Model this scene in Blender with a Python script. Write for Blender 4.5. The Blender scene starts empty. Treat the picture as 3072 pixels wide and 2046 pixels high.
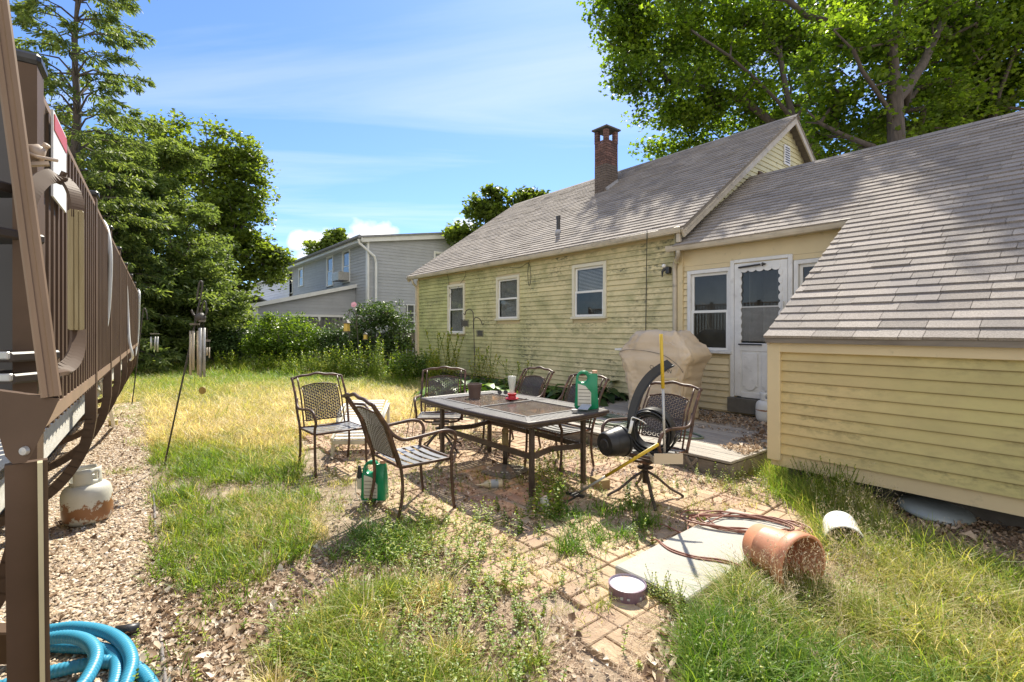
import bpy, math, random
import numpy as np
from mathutils import Vector, Matrix
S = bpy.context.scene
C = S.collection
R = math.radians
random.seed(7); rng = np.random.default_rng(7)

# ---------------------------------------------------------------- camera
F = 1450.0; HZ = 987.0; CAMZ = 1.5          # focal length and eye level of the photo in its own pixels
cam = bpy.data.cameras.new('camera'); co = bpy.data.objects.new('camera', cam); C.objects.link(co)
co.location = (0, 0, CAMZ); co.rotation_euler = (R(90), 0, 0)
cam.sensor_width = 36; cam.lens = F/3072*36; cam.shift_y = -(1023-HZ)/3072
cam.clip_start = 0.05; cam.clip_end = 2000
S.camera = co
# ---------------------------------------------------------------- light
SUN_EL = R(50); SUN_AZ = R(7.5)               # azimuth measured from +Y (straight ahead) towards +X
S.view_settings.view_transform = 'Standard'; S.view_settings.look = 'None'
S.view_settings.gamma = 1; S.view_settings.exposure = 0.95
sd = Vector((math.sin(SUN_AZ)*math.cos(SUN_EL), math.cos(SUN_AZ)*math.cos(SUN_EL), math.sin(SUN_EL)))
sun = bpy.data.lights.new('sun', 'SUN'); sun.energy = 5.0; sun.angle = R(0.55); sun.color = (1, .935, .80)
so = bpy.data.objects.new('sun', sun); C.objects.link(so)
so.rotation_euler = sd.to_track_quat('Z', 'Y').to_euler(); so.location = (0, 0, 30)
W = bpy.data.worlds.new('World'); S.world = W; W.use_nodes = True
nt = W.node_tree; nt.nodes.clear()
def N(tree, typ, **kw):
    n = tree.nodes.new(typ)
    for k, v in kw.items():
        if k.startswith('i_'):
            key = k[2:]; key = int(key) if key.isdigit() else key.replace('_', ' ')
            n.inputs[key].default_value = v
        else: setattr(n, k, v)
    return n
sky = N(nt, 'ShaderNodeTexSky', sky_type='NISHITA', sun_disc=False, sun_elevation=SUN_EL, sun_rotation=SUN_AZ, altitude=50, air_density=1.0, dust_density=0.3, ozone_density=2.2)
hs = N(nt, 'ShaderNodeMix', data_type='RGBA', blend_type='MULTIPLY'); hs.inputs[0].default_value = 1
nt.links.new(sky.outputs[0], hs.inputs[6]); hs.inputs[7].default_value = (0.58, 0.72, 0.97, 1)
tc = N(nt, 'ShaderNodeTexCoord'); sep = N(nt, 'ShaderNodeSeparateXYZ'); nt.links.new(tc.outputs['Generated'], sep.inputs[0])
def math_(tree, op, a, b=None, clamp=False):
    n = tree.nodes.new('ShaderNodeMath'); n.operation = op; n.use_clamp = clamp
    for i, v in enumerate((a, b)):
        if v is None: continue
        if isinstance(v, (int, float)): n.inputs[i].default_value = v
        else: tree.links.new(v, n.inputs[i])
    return n.outputs[0]
# cirrus: noise on a high plane
zz = math_(nt, 'MAXIMUM', sep.outputs[2], 0.03)
px_ = math_(nt, 'DIVIDE', sep.outputs[0], zz); py_ = math_(nt, 'DIVIDE', sep.outputs[1], zz)
cb = N(nt, 'ShaderNodeCombineXYZ'); nt.links.new(px_, cb.inputs[0]); nt.links.new(py_, cb.inputs[1])
mp = N(nt, 'ShaderNodeMapping'); mp.inputs['Rotation'].default_value = (0, 0, R(35)); mp.inputs['Scale'].default_value = (0.16, 0.75, 1); mp.inputs['Location'].default_value = (3.1, .6, 0)
nt.links.new(cb.outputs[0], mp.inputs[0])
n1 = N(nt, 'ShaderNodeTexNoise'); n1.inputs['Scale'].default_value = 1.3; n1.inputs['Detail'].default_value = 8; n1.inputs['Roughness'].default_value = .55; n1.inputs['Distortion'].default_value = .5
nt.links.new(mp.outputs[0], n1.inputs[0])
r1 = N(nt, 'ShaderNodeMapRange'); r1.inputs['From Min'].default_value = .47; r1.inputs['From Max'].default_value = .82; r1.inputs['To Max'].default_value = .46
nt.links.new(n1.outputs[0], r1.inputs[0])
# cumulus low over the neighbouring roof
cum = None
n2 = N(nt, 'ShaderNodeTexNoise'); n2.inputs['Scale'].default_value = 26; n2.inputs['Detail'].default_value = 6
nt.links.new(tc.outputs['Generated'], n2.inputs[0])
for (bx, by, rad) in ((1115, 735, .060), (1165, 735, .042), (1045, 735, .036), (975, 742, .036), (895, 722, .024), (940, 730, .026), (1398, 690, .034), (1120, 790, .08), (985, 790, .07)):
    d = Vector(((bx-1536)/F, 1, (HZ-by)/F)).normalized()
    vm = N(nt, 'ShaderNodeVectorMath', operation='DISTANCE'); nt.links.new(tc.outputs['Generated'], vm.inputs[0]); vm.inputs[1].default_value = d
    q = math_(nt, 'SUBTRACT', 1.0, math_(nt, 'DIVIDE', vm.outputs['Value'], rad))
    cum = q if cum is None else math_(nt, 'MAXIMUM', cum, q)
q = math_(nt, 'ADD', cum, math_(nt, 'MULTIPLY', math_(nt, 'SUBTRACT', n2.outputs[0], .5), 1.5))
r2 = N(nt, 'ShaderNodeMapRange'); r2.inputs['From Min'].default_value = .05; r2.inputs['From Max'].default_value = .62; nt.links.new(q, r2.inputs[0])
# unseen broken cloud added behind the camera as bright neutral fill light
nb_ = N(nt, 'ShaderNodeTexNoise'); nb_.inputs['Scale'].default_value = 2.6; nb_.inputs['Detail'].default_value = 7; nt.links.new(tc.outputs['Generated'], nb_.inputs[0])
rb_ = N(nt, 'ShaderNodeMapRange'); rb_.inputs[1].default_value = .1; rb_.inputs[2].default_value = .75; nt.links.new(math_(nt, 'ADD', math_(nt, 'MULTIPLY', sep.outputs[1], -1.0), math_(nt, 'SUBTRACT', nb_.outputs[0], .45)), rb_.inputs[0])
mxa = math_(nt, 'MAXIMUM', math_(nt, 'MAXIMUM', r1.outputs[0], r2.outputs[0]), rb_.outputs[0])
mx = N(nt, 'ShaderNodeMix', data_type='RGBA'); nt.links.new(mxa, mx.inputs[0]); nt.links.new(hs.outputs[2], mx.inputs[6]); mx.inputs[7].default_value = (6.4, 6.3, 6.2, 1)
bg = N(nt, 'ShaderNodeBackground'); bg.inputs[1].default_value = 0.115; nt.links.new(mx.outputs[2], bg.inputs[0])
out = N(nt, 'ShaderNodeOutputWorld'); nt.links.new(bg.outputs[0], out.inputs[0])
S.cycles.max_bounces = 8; S.cycles.transparent_max_bounces = 24; S.cycles.sample_clamp_indirect = 6

# ---------------------------------------------------------------- places
d1 = Vector((-.626, .780, 0)).normalized(); d2 = Vector((d1.y, -d1.x, 0))   # along the house, into the house
def V(x): return x*3072/2354.0
def G(px, py, z=0.0):            # photo pixel -> point on the plane at height z
    D = F*(CAMZ-z)/(py-HZ); return Vector(((px-1536)/F*D, D, z))
def A(px, py, D):                # photo pixel -> point at depth D
    return Vector(((px-1536)/F*D, D, CAMZ+(HZ-py)/F*D))
HO = Vector((3.46, 7.43, 0)); HR = math.atan2(-d1.y, -d1.x)
def HL(px, py, y=0.0):           # photo pixel -> house-local x, z on the plane local y
    r = (px-1536)/F; o = HO + d2*y; t = (o.x-o.y*r)/(-d1.x+d1.y*r)
    D = o.y+d1.y*t; return (-t, CAMZ+(HZ-py)/F*D)

# ---------------------------------------------------------------- mesh building
class MB:
    def __init__(s): s.v = []; s.f = []; s.a = []; s.r = 0.5
    def add(s, vs, fs, r=None):
        n = len(s.v); s.v += [tuple(v) for v in vs]; s.f += [tuple(n+i for i in f) for f in fs]; s.a += [s.r if r is None else r]*len(vs)
    def box(s, c, size, m=None, r=None, taper=1.0):
        x, y, z = [q/2 for q in size]; vs = []
        for dz in (-1, 1):
            k = 1 if dz < 0 else taper
            for dx, dy in ((-1, -1), (1, -1), (1, 1), (-1, 1)): vs.append(Vector((dx*x*k, dy*y*k, dz*z)))
        if m is not None: vs = [m @ v for v in vs]
        c = Vector(c); s.add([v+c for v in vs], [(3, 2, 1, 0), (4, 5, 6, 7), (0, 1, 5, 4), (1, 2, 6, 5), (2, 3, 7, 6), (3, 0, 4, 7)], r)
    def cbox(s, c, size, b=.004, m=None, r=None):     # box with chamfered edges
        x, y, z = [q/2 for q in size]; b = min(b, x*.9, y*.9, z*.9); vs = []; idx = {}
        for sx in (-1, 1):
            for sy in (-1, 1):
                for sz in (-1, 1):
                    for ax in range(3):
                        p = [sx*(x-b), sy*(y-b), sz*(z-b)]; p[ax] = (sx*x, sy*y, sz*z)[ax]
                        idx[(sx, sy, sz, ax)] = len(vs); vs.append(Vector(p))
        fs = []
        I = lambda sx, sy, sz, a: idx[(sx, sy, sz, a)]
        for sg in (-1, 1):
            fs.append((I(sg,-1,-1,0), I(sg,1,-1,0), I(sg,1,1,0), I(sg,-1,1,0)))
            fs.append((I(-1,sg,-1,1), I(1,sg,-1,1), I(1,sg,1,1), I(-1,sg,1,1)))
            fs.append((I(-1,-1,sg,2), I(1,-1,sg,2), I(1,1,sg,2), I(-1,1,sg,2)))
        for a_ in (-1, 1):
            for b_ in (-1, 1):
                fs.append((I(a_,b_,-1,0), I(a_,b_,1,0), I(a_,b_,1,1), I(a_,b_,-1,1)))
                fs.append((I(a_,-1,b_,0), I(a_,1,b_,0), I(a_,1,b_,2), I(a_,-1,b_,2)))
                fs.append((I(-1,a_,b_,1), I(1,a_,b_,1), I(1,a_,b_,2), I(-1,a_,b_,2)))
                for c_ in (-1, 1): fs.append((I(a_,b_,c_,0), I(a_,b_,c_,1), I(a_,b_,c_,2)))
        if m is not None: vs = [m @ v for v in vs]
        c = Vector(c); s.add([v+c for v in vs], fs, r)
    def beam(s, p, q, w, h, up=(0, 0, 1), r=None, b=0.0):     # square bar from p to q
        p = Vector(p); q = Vector(q); d = q-p; L = d.length
        if L < 1e-6: return
        d.normalize(); up = Vector(up)
        if abs(d.dot(up)) > .98: up = Vector((0, 1, 0))
        x = d.cross(up).normalized(); z = x.cross(d); m = Matrix((x, d, z)).transposed()
        (s.cbox((p+q)/2, (w, L, h), b, m, r) if b else s.box((p+q)/2, (w, L, h), m, r))
    def tube(s, pts, rad, n=8, closed=False, cap=True, r=None, flat=None):
        pts = [Vector(p) for p in pts]; k = len(pts); rad = rad if hasattr(rad, '__len__') else [rad]*k
        base = len(s.v); up = None; vs = []
        for i, p in enumerate(pts):
            a = pts[(i-1) % k] if (i or closed) else p; b = pts[(i+1) % k] if (i < k-1 or closed) else p
            d = (b-a).normalized()
            if up is None:
                up = Vector((0, 0, 1)) if abs(d.z) < .9 else Vector((0, 1, 0))
            x = d.cross(up)
            if x.length < 1e-4: x = d.cross(Vector((1, .3, 0)))
            x.normalize(); up = x.cross(d)
            fl = flat or 1.0
            for j in range(n):
                t = 2*math.pi*j/n; vs.append(p+x*math.cos(t)*rad[i]+up*math.sin(t)*rad[i]*fl)
        fs = []
        for i in range(k if closed else k-1):
            i2 = (i+1) % k
            for j in range(n):
                j2 = (j+1) % n; fs.append((i*n+j, i2*n+j, i2*n+j2, i*n+j2))
        if cap and not closed: fs += [tuple(range(n)), tuple((k-1)*n+j for j in range(n-1, -1, -1))]
        s.add(vs, fs, r)
    def lathe(s, prof, n=24, m=None, cap=True, r=None, wob=0):
        vs = []; k = len(prof)
        for (rr, z) in prof:
            for j in range(n):
                t = 2*math.pi*j/n; vs.append(Vector((rr*math.cos(t)*(1+wob*math.sin(3*t+z*9)), rr*math.sin(t), z)))
        if m is not None: vs = [m @ v for v in vs]
        fs = [(i*n+j, i*n+(j+1) % n, (i+1)*n+(j+1) % n, (i+1)*n+j) for i in range(k-1) for j in range(n)]
        if cap: fs += [tuple(range(n-1, -1, -1)), tuple((k-1)*n+j for j in range(n))]
        s.add(vs, fs, r)
    def prism(s, poly, m, h, r=None):     # 2D polygon (x,y) extruded by h along z, mapped by matrix m
        n = len(poly); vs = [m @ Vector((x, y, z)) for z in (0, h) for x, y in poly]
        s.add(vs, [tuple(range(n-1, -1, -1)), tuple(range(n, 2*n))]+[(i, (i+1) % n, n+(i+1) % n, n+i) for i in range(n)], r)
    def build(s, name, mt, parent=None, smooth=False, auto=None, weld=False):
        me = bpy.data.meshes.new(name); me.from_pydata(s.v, [], s.f); me.update()
        at = me.attributes.new('rnd', 'FLOAT', 'POINT'); at.data.foreach_set('value', s.a)
        bmfix(me, weld)
        o = bpy.data.objects.new(name, me); C.objects.link(o); me.materials.append(mt)
        if smooth:
            me.polygons.foreach_set('use_smooth', [True]*len(me.polygons))
            if auto:
                try: me.set_sharp_from_angle(angle=R(auto))
                except Exception: pass
        if parent is not None: o.parent = parent
        return o
import bmesh
def bmfix(me, weld=False):
    if len(me.polygons) > 60000: return
    b = bmesh.new(); b.from_mesh(me)
    if weld: bmesh.ops.remove_doubles(b, verts=b.verts, dist=1e-4)
    bmesh.ops.recalc_face_normals(b, faces=b.faces); b.to_mesh(me); b.free()
def arrmesh(name, v, facesets, rnd, mt, parent=None, smooth=False):
    me = bpy.data.meshes.new(name); v = np.asarray(v, dtype=np.float32)
    me.vertices.add(len(v)); me.vertices.foreach_set('co', v.ravel())
    nl = sum(f.size for f in facesets); nf = sum(len(f) for f in facesets)
    me.loops.add(nl); me.polygons.add(nf)
    me.loops.foreach_set('vertex_index', np.concatenate([f.ravel() for f in facesets]).astype(np.int32))
    tot = np.concatenate([np.full(len(f), f.shape[1]) for f in facesets]); st = np.concatenate([[0], np.cumsum(tot)[:-1]])
    me.polygons.foreach_set('loop_start', st.astype(np.int32)); me.polygons.foreach_set('loop_total', tot.astype(np.int32))
    me.update(calc_edges=True); me.validate()
    a = me.attributes.new('rnd', 'FLOAT', 'POINT'); a.data.foreach_set('value', np.asarray(rnd, dtype=np.float32))
    if smooth: me.polygons.foreach_set('use_smooth', [True]*nf)
    me.materials.append(mt); o = bpy.data.objects.new(name, me); C.objects.link(o)
    if parent is not None: o.parent = parent
    return o
def tag(o, label=None, cat=None, group=None, kind=None):
    if label: o['label'] = label
    if cat: o['category'] = cat
    if group: o['group'] = group
    if kind: o['kind'] = kind
    return o
def thing(name, label, cat, loc=(0, 0, 0), rz=0.0, group=None):
    o = bpy.data.objects.new(name, None); C.objects.link(o); o.location = loc; o.rotation_euler = (0, 0, rz); o.empty_display_size = .1
    return tag(o, label, cat, group)
def dup(root, loc, rz, label):
    def cp(o, par):
        c = o.copy(); C.objects.link(c)
        if par is not None: c.parent = par
        for ch in list(o.children):
            if ch.name in orig: cp(ch, c)
        return c
    orig = {x.name for x in root.children_recursive}
    r = cp(root, None); r.location = loc; r.rotation_euler = (0, 0, rz); r['label'] = label
    return r
def spline(pts, n=8, closed=False):
    P = [Vector(p) for p in pts]; o = []; k = len(P)
    for i in range(k if closed else k-1):
        if closed: a, b, c, d = P[(i-1) % k], P[i], P[(i+1) % k], P[(i+2) % k]
        else: a, b, c, d = P[max(i-1, 0)], P[i], P[i+1], P[min(i+2, k-1)]
        for j in range(n):
            t = j/n; o.append(.5*((2*b)+(c-a)*t+(2*a-5*b+4*c-d)*t*t+(3*b-a-3*c+d)*t**3))
    if not closed: o.append(P[-1])
    return o

# ---------------------------------------------------------------- materials
def M(name, c1, c2=None, scale=6, rough=.6, metal=0, bump=0, bscale=None, attr=0, spec=.5, detail=6, stretch=None, lo=.35, hi=.65, trans=0, third=None, t_scale=2, t_lo=.5, t_hi=.6, t_stretch=None, coat=0, wob=0):
    m = bpy.data.materials.new(name); m.use_nodes = True; t = m.node_tree; b = t.nodes['Principled BSDF']
    b.inputs['Roughness'].default_value = rough; b.inputs['Metallic'].default_value = metal; b.inputs['Specular IOR Level'].default_value = spec
    if coat: b.inputs['Coat Weight'].default_value = coat
    tcx = N(t, 'ShaderNodeTexCoord'); src = None
    def noise(sc, st=None, det=detail):
        mpn = N(t, 'ShaderNodeMapping'); mpn.inputs['Scale'].default_value = st or (1, 1, 1); t.links.new(tcx.outputs['Object'], mpn.inputs[0])
        n = N(t, 'ShaderNodeTexNoise'); n.inputs['Scale'].default_value = sc; n.inputs['Detail'].default_value = det; n.inputs['Roughness'].default_value = .6; t.links.new(mpn.outputs[0], n.inputs[0]); return n.outputs[0]
    def rng_(x, a, bb):
        r = N(t, 'ShaderNodeMapRange'); r.inputs[1].default_value = a; r.inputs[2].default_value = bb; t.links.new(x, r.inputs[0]); return r.outputs[0]
    if c2 is not None:
        mxx = N(t, 'ShaderNodeMix', data_type='RGBA'); t.links.new(rng_(noise(scale, stretch), lo, hi), mxx.inputs[0]); mxx.inputs[6].default_value = (*c1, 1); mxx.inputs[7].default_value = (*c2, 1); src = mxx.outputs[2]
    else:
        rgb = N(t, 'ShaderNodeRGB'); rgb.outputs[0].default_value = (*c1, 1); src = rgb.outputs[0]
    if third is not None:
        mxx = N(t, 'ShaderNodeMix', data_type='RGBA'); t.links.new(rng_(noise(t_scale, t_stretch), t_lo, t_hi), mxx.inputs[0]); t.links.new(src, mxx.inputs[6]); mxx.inputs[7].default_value = (*third, 1); src = mxx.outputs[2]
    if attr:
        an = N(t, 'ShaderNodeAttribute', attribute_name='rnd'); r = N(t, 'ShaderNodeMapRange'); r.inputs[3].default_value = 1-attr; r.inputs[4].default_value = 1+attr; t.links.new(an.outputs['Fac'], r.inputs[0])
        vv = N(t, 'ShaderNodeVectorMath', operation='SCALE'); t.links.new(src, vv.inputs[0]); t.links.new(r.outputs[0], vv.inputs[3]); src = vv.outputs[0]
    t.links.new(src, b.inputs['Base Color'])
    if bump:
        bn = N(t, 'ShaderNodeBump'); bn.inputs['Strength'].default_value = min(1, bump); bn.inputs['Distance'].default_value = .01*max(1, bump); t.links.new(noise(bscale or scale*4, stretch), bn.inputs['Height']); t.links.new(bn.outputs[0], b.inputs['Normal'])
    if trans:
        tr = N(t, 'ShaderNodeBsdfTranslucent'); t.links.new(src, tr.inputs[0]); ms = N(t, 'ShaderNodeMixShader'); ms.inputs[0].default_value = trans
        t.links.new(b.outputs[0], ms.inputs[1]); t.links.new(tr.outputs[0], ms.inputs[2]); t.links.new(ms.outputs[0], t.nodes['Material Output'].inputs[0])
    return m
def MF(name, stops, trans=.5, rough=.5, tgain=(1.25, 1.2, .6), spec=.35, clump=0.0, cscale=.6):     # foliage: colour picked by the per-leaf value
    m = bpy.data.materials.new(name); m.use_nodes = True; t = m.node_tree; b = t.nodes['Principled BSDF']
    b.inputs['Roughness'].default_value = rough; b.inputs['Specular IOR Level'].default_value = spec
    an = N(t, 'ShaderNodeAttribute', attribute_name='rnd'); fac = an.outputs['Fac']
    if clump:
        tcx = N(t, 'ShaderNodeTexCoord'); n = N(t, 'ShaderNodeTexNoise'); n.inputs['Scale'].default_value = cscale; n.inputs['Detail'].default_value = 3; t.links.new(tcx.outputs['Object'], n.inputs[0])
        fac = math_(t, 'ADD', fac, math_(t, 'MULTIPLY', math_(t, 'SUBTRACT', n.outputs[0], .5), clump), True)
    cr = N(t, 'ShaderNodeValToRGB'); t.links.new(fac, cr.inputs[0]); e = cr.color_ramp.elements
    while len(e) < len(stops): e.new(.5)
    for i, (p, c) in enumerate(stops): e[i].position = p; e[i].color = (*c, 1)
    t.links.new(cr.outputs[0], b.inputs['Base Color'])
    if trans:
        tr = N(t, 'ShaderNodeBsdfTranslucent'); vv = N(t, 'ShaderNodeVectorMath', operation='MULTIPLY'); vv.inputs[1].default_value = tgain; t.links.new(cr.outputs[0], vv.inputs[0]); t.links.new(vv.outputs[0], tr.inputs[0])
        ms = N(t, 'ShaderNodeMixShader'); ms.inputs[0].default_value = trans
        t.links.new(b.outputs[0], ms.inputs[1]); t.links.new(tr.outputs[0], ms.inputs[2]); t.links.new(ms.outputs[0], t.nodes['Material Output'].inputs[0])
    return m
def MG(name, tint=(.02, .025, .025), clear=.55):     # window glass: see-through with a Fresnel reflection
    m = bpy.data.materials.new(name); m.use_nodes = True; t = m.node_tree; t.nodes.remove(t.nodes['Principled BSDF'])
    tr = N(t, 'ShaderNodeBsdfTransparent'); tr.inputs[0].default_value = (clear, clear, clear, 1); gl = N(t, 'ShaderNodeBsdfGlossy'); gl.inputs['Roughness'].default_value = .02
    lw0 = N(t, 'ShaderNodeLayerWeight'); lw0.inputs[0].default_value = .5; fcz = math_(t, 'ADD', .06, math_(t, 'MULTIPLY', math_(t, 'POWER', lw0.outputs['Facing'], 3.0), .8), True)
    ms = N(t, 'ShaderNodeMixShader'); t.links.new(fcz, ms.inputs[0]); t.links.new(tr.outputs[0], ms.inputs[1]); t.links.new(gl.outputs[0], ms.inputs[2]); t.links.new(ms.outputs[0], t.nodes['Material Output'].inputs[0])
    return m
def MS(name, c_left, c_right, xl, xr, z0, ex, mild=(.12, .12, .075), amount=.5, algae=None):
    # lap siding: colour drifts along the wall, mildew in blotches that follow the laps, shadow of each lap painted in as dark lines
    m = bpy.data.materials.new(name); m.use_nodes = True; t = m.node_tree; b = t.nodes['Principled BSDF']; b.inputs['Roughness'].default_value = .6; b.inputs['Specular IOR Level'].default_value = .35
    tcx = N(t, 'ShaderNodeTexCoord'); sp = N(t, 'ShaderNodeSeparateXYZ'); t.links.new(tcx.outputs['Object'], sp.inputs[0])
    def nz(sc, st, det=8, ro=.62):
        mpn = N(t, 'ShaderNodeMapping'); mpn.inputs['Scale'].default_value = st; t.links.new(tcx.outputs['Object'], mpn.inputs[0]); n = N(t, 'ShaderNodeTexNoise'); n.inputs['Scale'].default_value = sc; n.inputs['Detail'].default_value = det; n.inputs['Roughness'].default_value = ro; t.links.new(mpn.outputs[0], n.inputs[0]); return n.outputs[0]
    def rg(x, a_, b_, lo=0, hi=1):
        r = N(t, 'ShaderNodeMapRange'); r.inputs[1].default_value = a_; r.inputs[2].default_value = b_; r.inputs[3].default_value = lo; r.inputs[4].default_value = hi; t.links.new(x, r.inputs[0]); return r.outputs[0]
    def mixc(f, c1, c2):
        x = N(t, 'ShaderNodeMix', data_type='RGBA'); t.links.new(f, x.inputs[0])
        for k, c in ((6, c1), (7, c2)):
            if isinstance(c, tuple): x.inputs[k].default_value = (*c, 1)
            else: t.links.new(c, x.inputs[k])
        return x.outputs[2]
    gx_ = math_(t, 'ADD', rg(sp.outputs[0], xl, xr), math_(t, 'MULTIPLY', math_(t, 'SUBTRACT', nz(.9, (1, 1, 1)), .5), 1.3), True)
    col = mixc(gx_, c_left, c_right)
    fr = math_(t, 'FRACT', math_(t, 'DIVIDE', math_(t, 'SUBTRACT', sp.outputs[2], z0), ex))
    blot = rg(nz(1.1, (1, 1, 1.3), 4), .42, .62); fine = rg(nz(11, (1, 1, 2.2), 10, .7), .44, .62); lapk = rg(fr, .15, .75, .35, 1.0)
    an = N(t, 'ShaderNodeAttribute', attribute_name='rnd'); rowk = rg(an.outputs['Fac'], 0, 1, .35, 1.0)
    mk = math_(t, 'MULTIPLY', math_(t, 'MULTIPLY', blot, fine), math_(t, 'MULTIPLY', lapk, math_(t, 'MULTIPLY', rowk, amount)), True)
    soft = math_(t, 'MULTIPLY', rg(nz(2.4, (1, 1, 1.5), 7), .45, .7), .45*amount, True)
    col = mixc(soft, col, tuple(.55*q for q in c_left)); col = mixc(mk, col, mild)
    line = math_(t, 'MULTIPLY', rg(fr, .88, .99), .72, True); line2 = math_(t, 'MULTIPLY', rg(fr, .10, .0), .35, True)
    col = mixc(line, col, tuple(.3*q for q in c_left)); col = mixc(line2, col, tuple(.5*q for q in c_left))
    vv = N(t, 'ShaderNodeVectorMath', operation='SCALE'); t.links.new(col, vv.inputs[0]); t.links.new(rg(an.outputs['Fac'], 0, 1, .93, 1.06), vv.inputs[3]); t.links.new(vv.outputs[0], b.inputs['Base Color']); return m
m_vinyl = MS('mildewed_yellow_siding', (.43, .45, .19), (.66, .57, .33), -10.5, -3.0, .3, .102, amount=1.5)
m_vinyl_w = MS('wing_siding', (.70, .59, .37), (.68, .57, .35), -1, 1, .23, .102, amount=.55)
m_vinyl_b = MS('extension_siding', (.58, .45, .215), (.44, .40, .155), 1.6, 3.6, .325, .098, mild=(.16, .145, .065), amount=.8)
m_gable = M('pale_gable_siding', (.62, .58, .36), (.56, .53, .34), 2, .6, third=(.3, .29, .2), t_scale=5, t_lo=.6, t_hi=.8, attr=.05)
m_ytrim = M('yellow_trim', (.62, .51, .30), (.57, .47, .28), 3, .5, third=(.35, .31, .2), t_scale=9, t_lo=.62, t_hi=.8)
m_gut = M('dirty_gutter', (.52, .46, .36), (.40, .35, .27), 2.5, .45, third=(.22, .20, .16), t_scale=4, t_lo=.55, t_hi=.75, t_stretch=(1, 1, 3))
m_white = M('white_vinyl', (.74, .74, .72), (.66, .66, .64), 3, .4)
m_white2 = M('dirty_white_paint', (.70, .70, .69), (.58, .58, .57), 4, .45, third=(.42, .41, .40), t_scale=7, t_lo=.6, t_hi=.8)
m_shing = M('asphalt_shingle', (.22, .193, .168), (.375, .335, .295), 95, .92, bump=.6, bscale=220, attr=.22, third=(.22, .20, .19), t_scale=1.4, t_lo=.52, t_hi=.8, spec=.2, stretch=(1, 1, 1))
m_brick = M('chimney_brick', (.095, .05, .04), (.17, .09, .07), 4, .85, attr=.35, bump=.4, bscale=60)
m_mort = M('mortar', (.33, .31, .29), (.25, .23, .22), 20, .9)
m_soot = M('painted_chimney', (.11, .085, .07), (.16, .125, .10), 9, .85, bump=.3, bscale=40)
m_lead = M('flashing', (.4, .4, .42), (.28, .28, .29), 8, .5)
m_black = M('black_paint', (.02, .02, .022), (.035, .033, .033), 20, .4)
m_room = M('dark_room', (.10, .11, .105), (.06, .065, .06), 2, .9)
m_blind = M('window_blind', (.6, .62, .56), (.5, .52, .46), 3, .7)
m_glass = MG('window_glass', clear=.86)
m_conc = M('foundation_block', (.085, .08, .07), (.13, .12, .105), 5, .95, bump=.4)
m_deckw = M('weathered_deck_board', (.27, .235, .195), (.42, .38, .32), 3, .85, stretch=(1, 14, 14), bump=.5, bscale=30, attr=.18, detail=9)
m_deckd = M('deck_skirt_board', (.16, .135, .105), (.23, .20, .16), 3, .9, stretch=(1, 8, 8), bump=.4)
m_brown = M('brown_aluminium', (.085, .055, .036), (.11, .072, .048), 3, .6, metal=.0, spec=.15, attr=.08)
m_brownl = M('faded_brown_aluminium', (.19, .13, .085), (.24, .165, .11), 2, .6, spec=.2, stretch=(6, 6, .6))
m_pink = M('faded_rail', (.30, .20, .14), (.25, .17, .12), 5, .5)
m_cream = M('cream_pool_wall', (.55, .50, .30), (.47, .43, .27), 4, .5, attr=.15)
m_oldw = M('white_weathered_board', (.62, .60, .54), (.5, .48, .42), 5, .8, stretch=(4, 1, 8), bump=.3)
m_sil = M('dull_aluminium', (.5, .49, .46), (.4, .39, .36), 10, .4, metal=.4)
m_hosew = M('clear_white_hose', (.68, .68, .63), (.6, .6, .55), 8, .35)
# ================================================================= THE YELLOW HOUSE
house = thing('yellow_house', 'long low yellow sided house with brown shingle roof and brick chimney right of the patio', 'house', HO, HR)
XF, XG, XB, XE = -10.35, -.98, 1.56, 5.2       # far end, gable end, start of the low extension, end of it
YB, BZ0 = -2.5, .325                              # front of the extension
def siding(mb, x0, x1, z0, z1, y, holes=(), ex=.102, clip=None, face=-1, axis='x', thick=.02):
    z = z0; i = 0
    while z < z1-1e-4:
        zt = min(z+ex, z1); zm = (z+zt)/2; a, b = x0, x1
        if clip: a, b = clip(zm)
        if b-a > .02:
            segs = [(a, b)]
            for (hx0, hx1, hz0, hz1) in holes:
                if zt > hz0+.01 and z < hz1-.01:
                    ns = []
                    for (p, q) in segs:
                        if hx1 <= p or hx0 >= q: ns.append((p, q)); continue
                        if hx0 > p: ns.append((p, hx0))
                        if hx1 < q: ns.append((hx1, q))
                    segs = ns
            for (p, q) in segs:
                o0 = random.uniform(.6, 3.6); xs = [p]+[p+o0+3.66*j for j in range(8) if p+o0+3.66*j < q-.15]+[q]; k = len(xs)-1
                for j in range(k):
                    vs = []; rr = random.random(); lap_ = .0012*(j % 2)
                    for (xx, zz_, off) in ((xs[j], z, thick), (xs[j+1], z, thick), (xs[j+1], zt, .002), (xs[j], zt, .002), (xs[j], z, .0), (xs[j+1], z, .0)):
                        yy = y+face*(off+lap_)
                        vs.append((xx, yy, zz_) if axis == 'x' else (yy, xx, zz_))
                    mb.add(vs, [(0, 1, 2, 3), (4, 5, 1, 0)], rr)
        z += ex; i += 1
def hb(px0, py0, px1, py1, y=0):      # photo box on the house wall -> x0,x1,z0,z1
    x0, zt = HL(px0, py0, y); x1, zb = HL(px1, py1, y); return x0, x1, zb, zt
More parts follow.
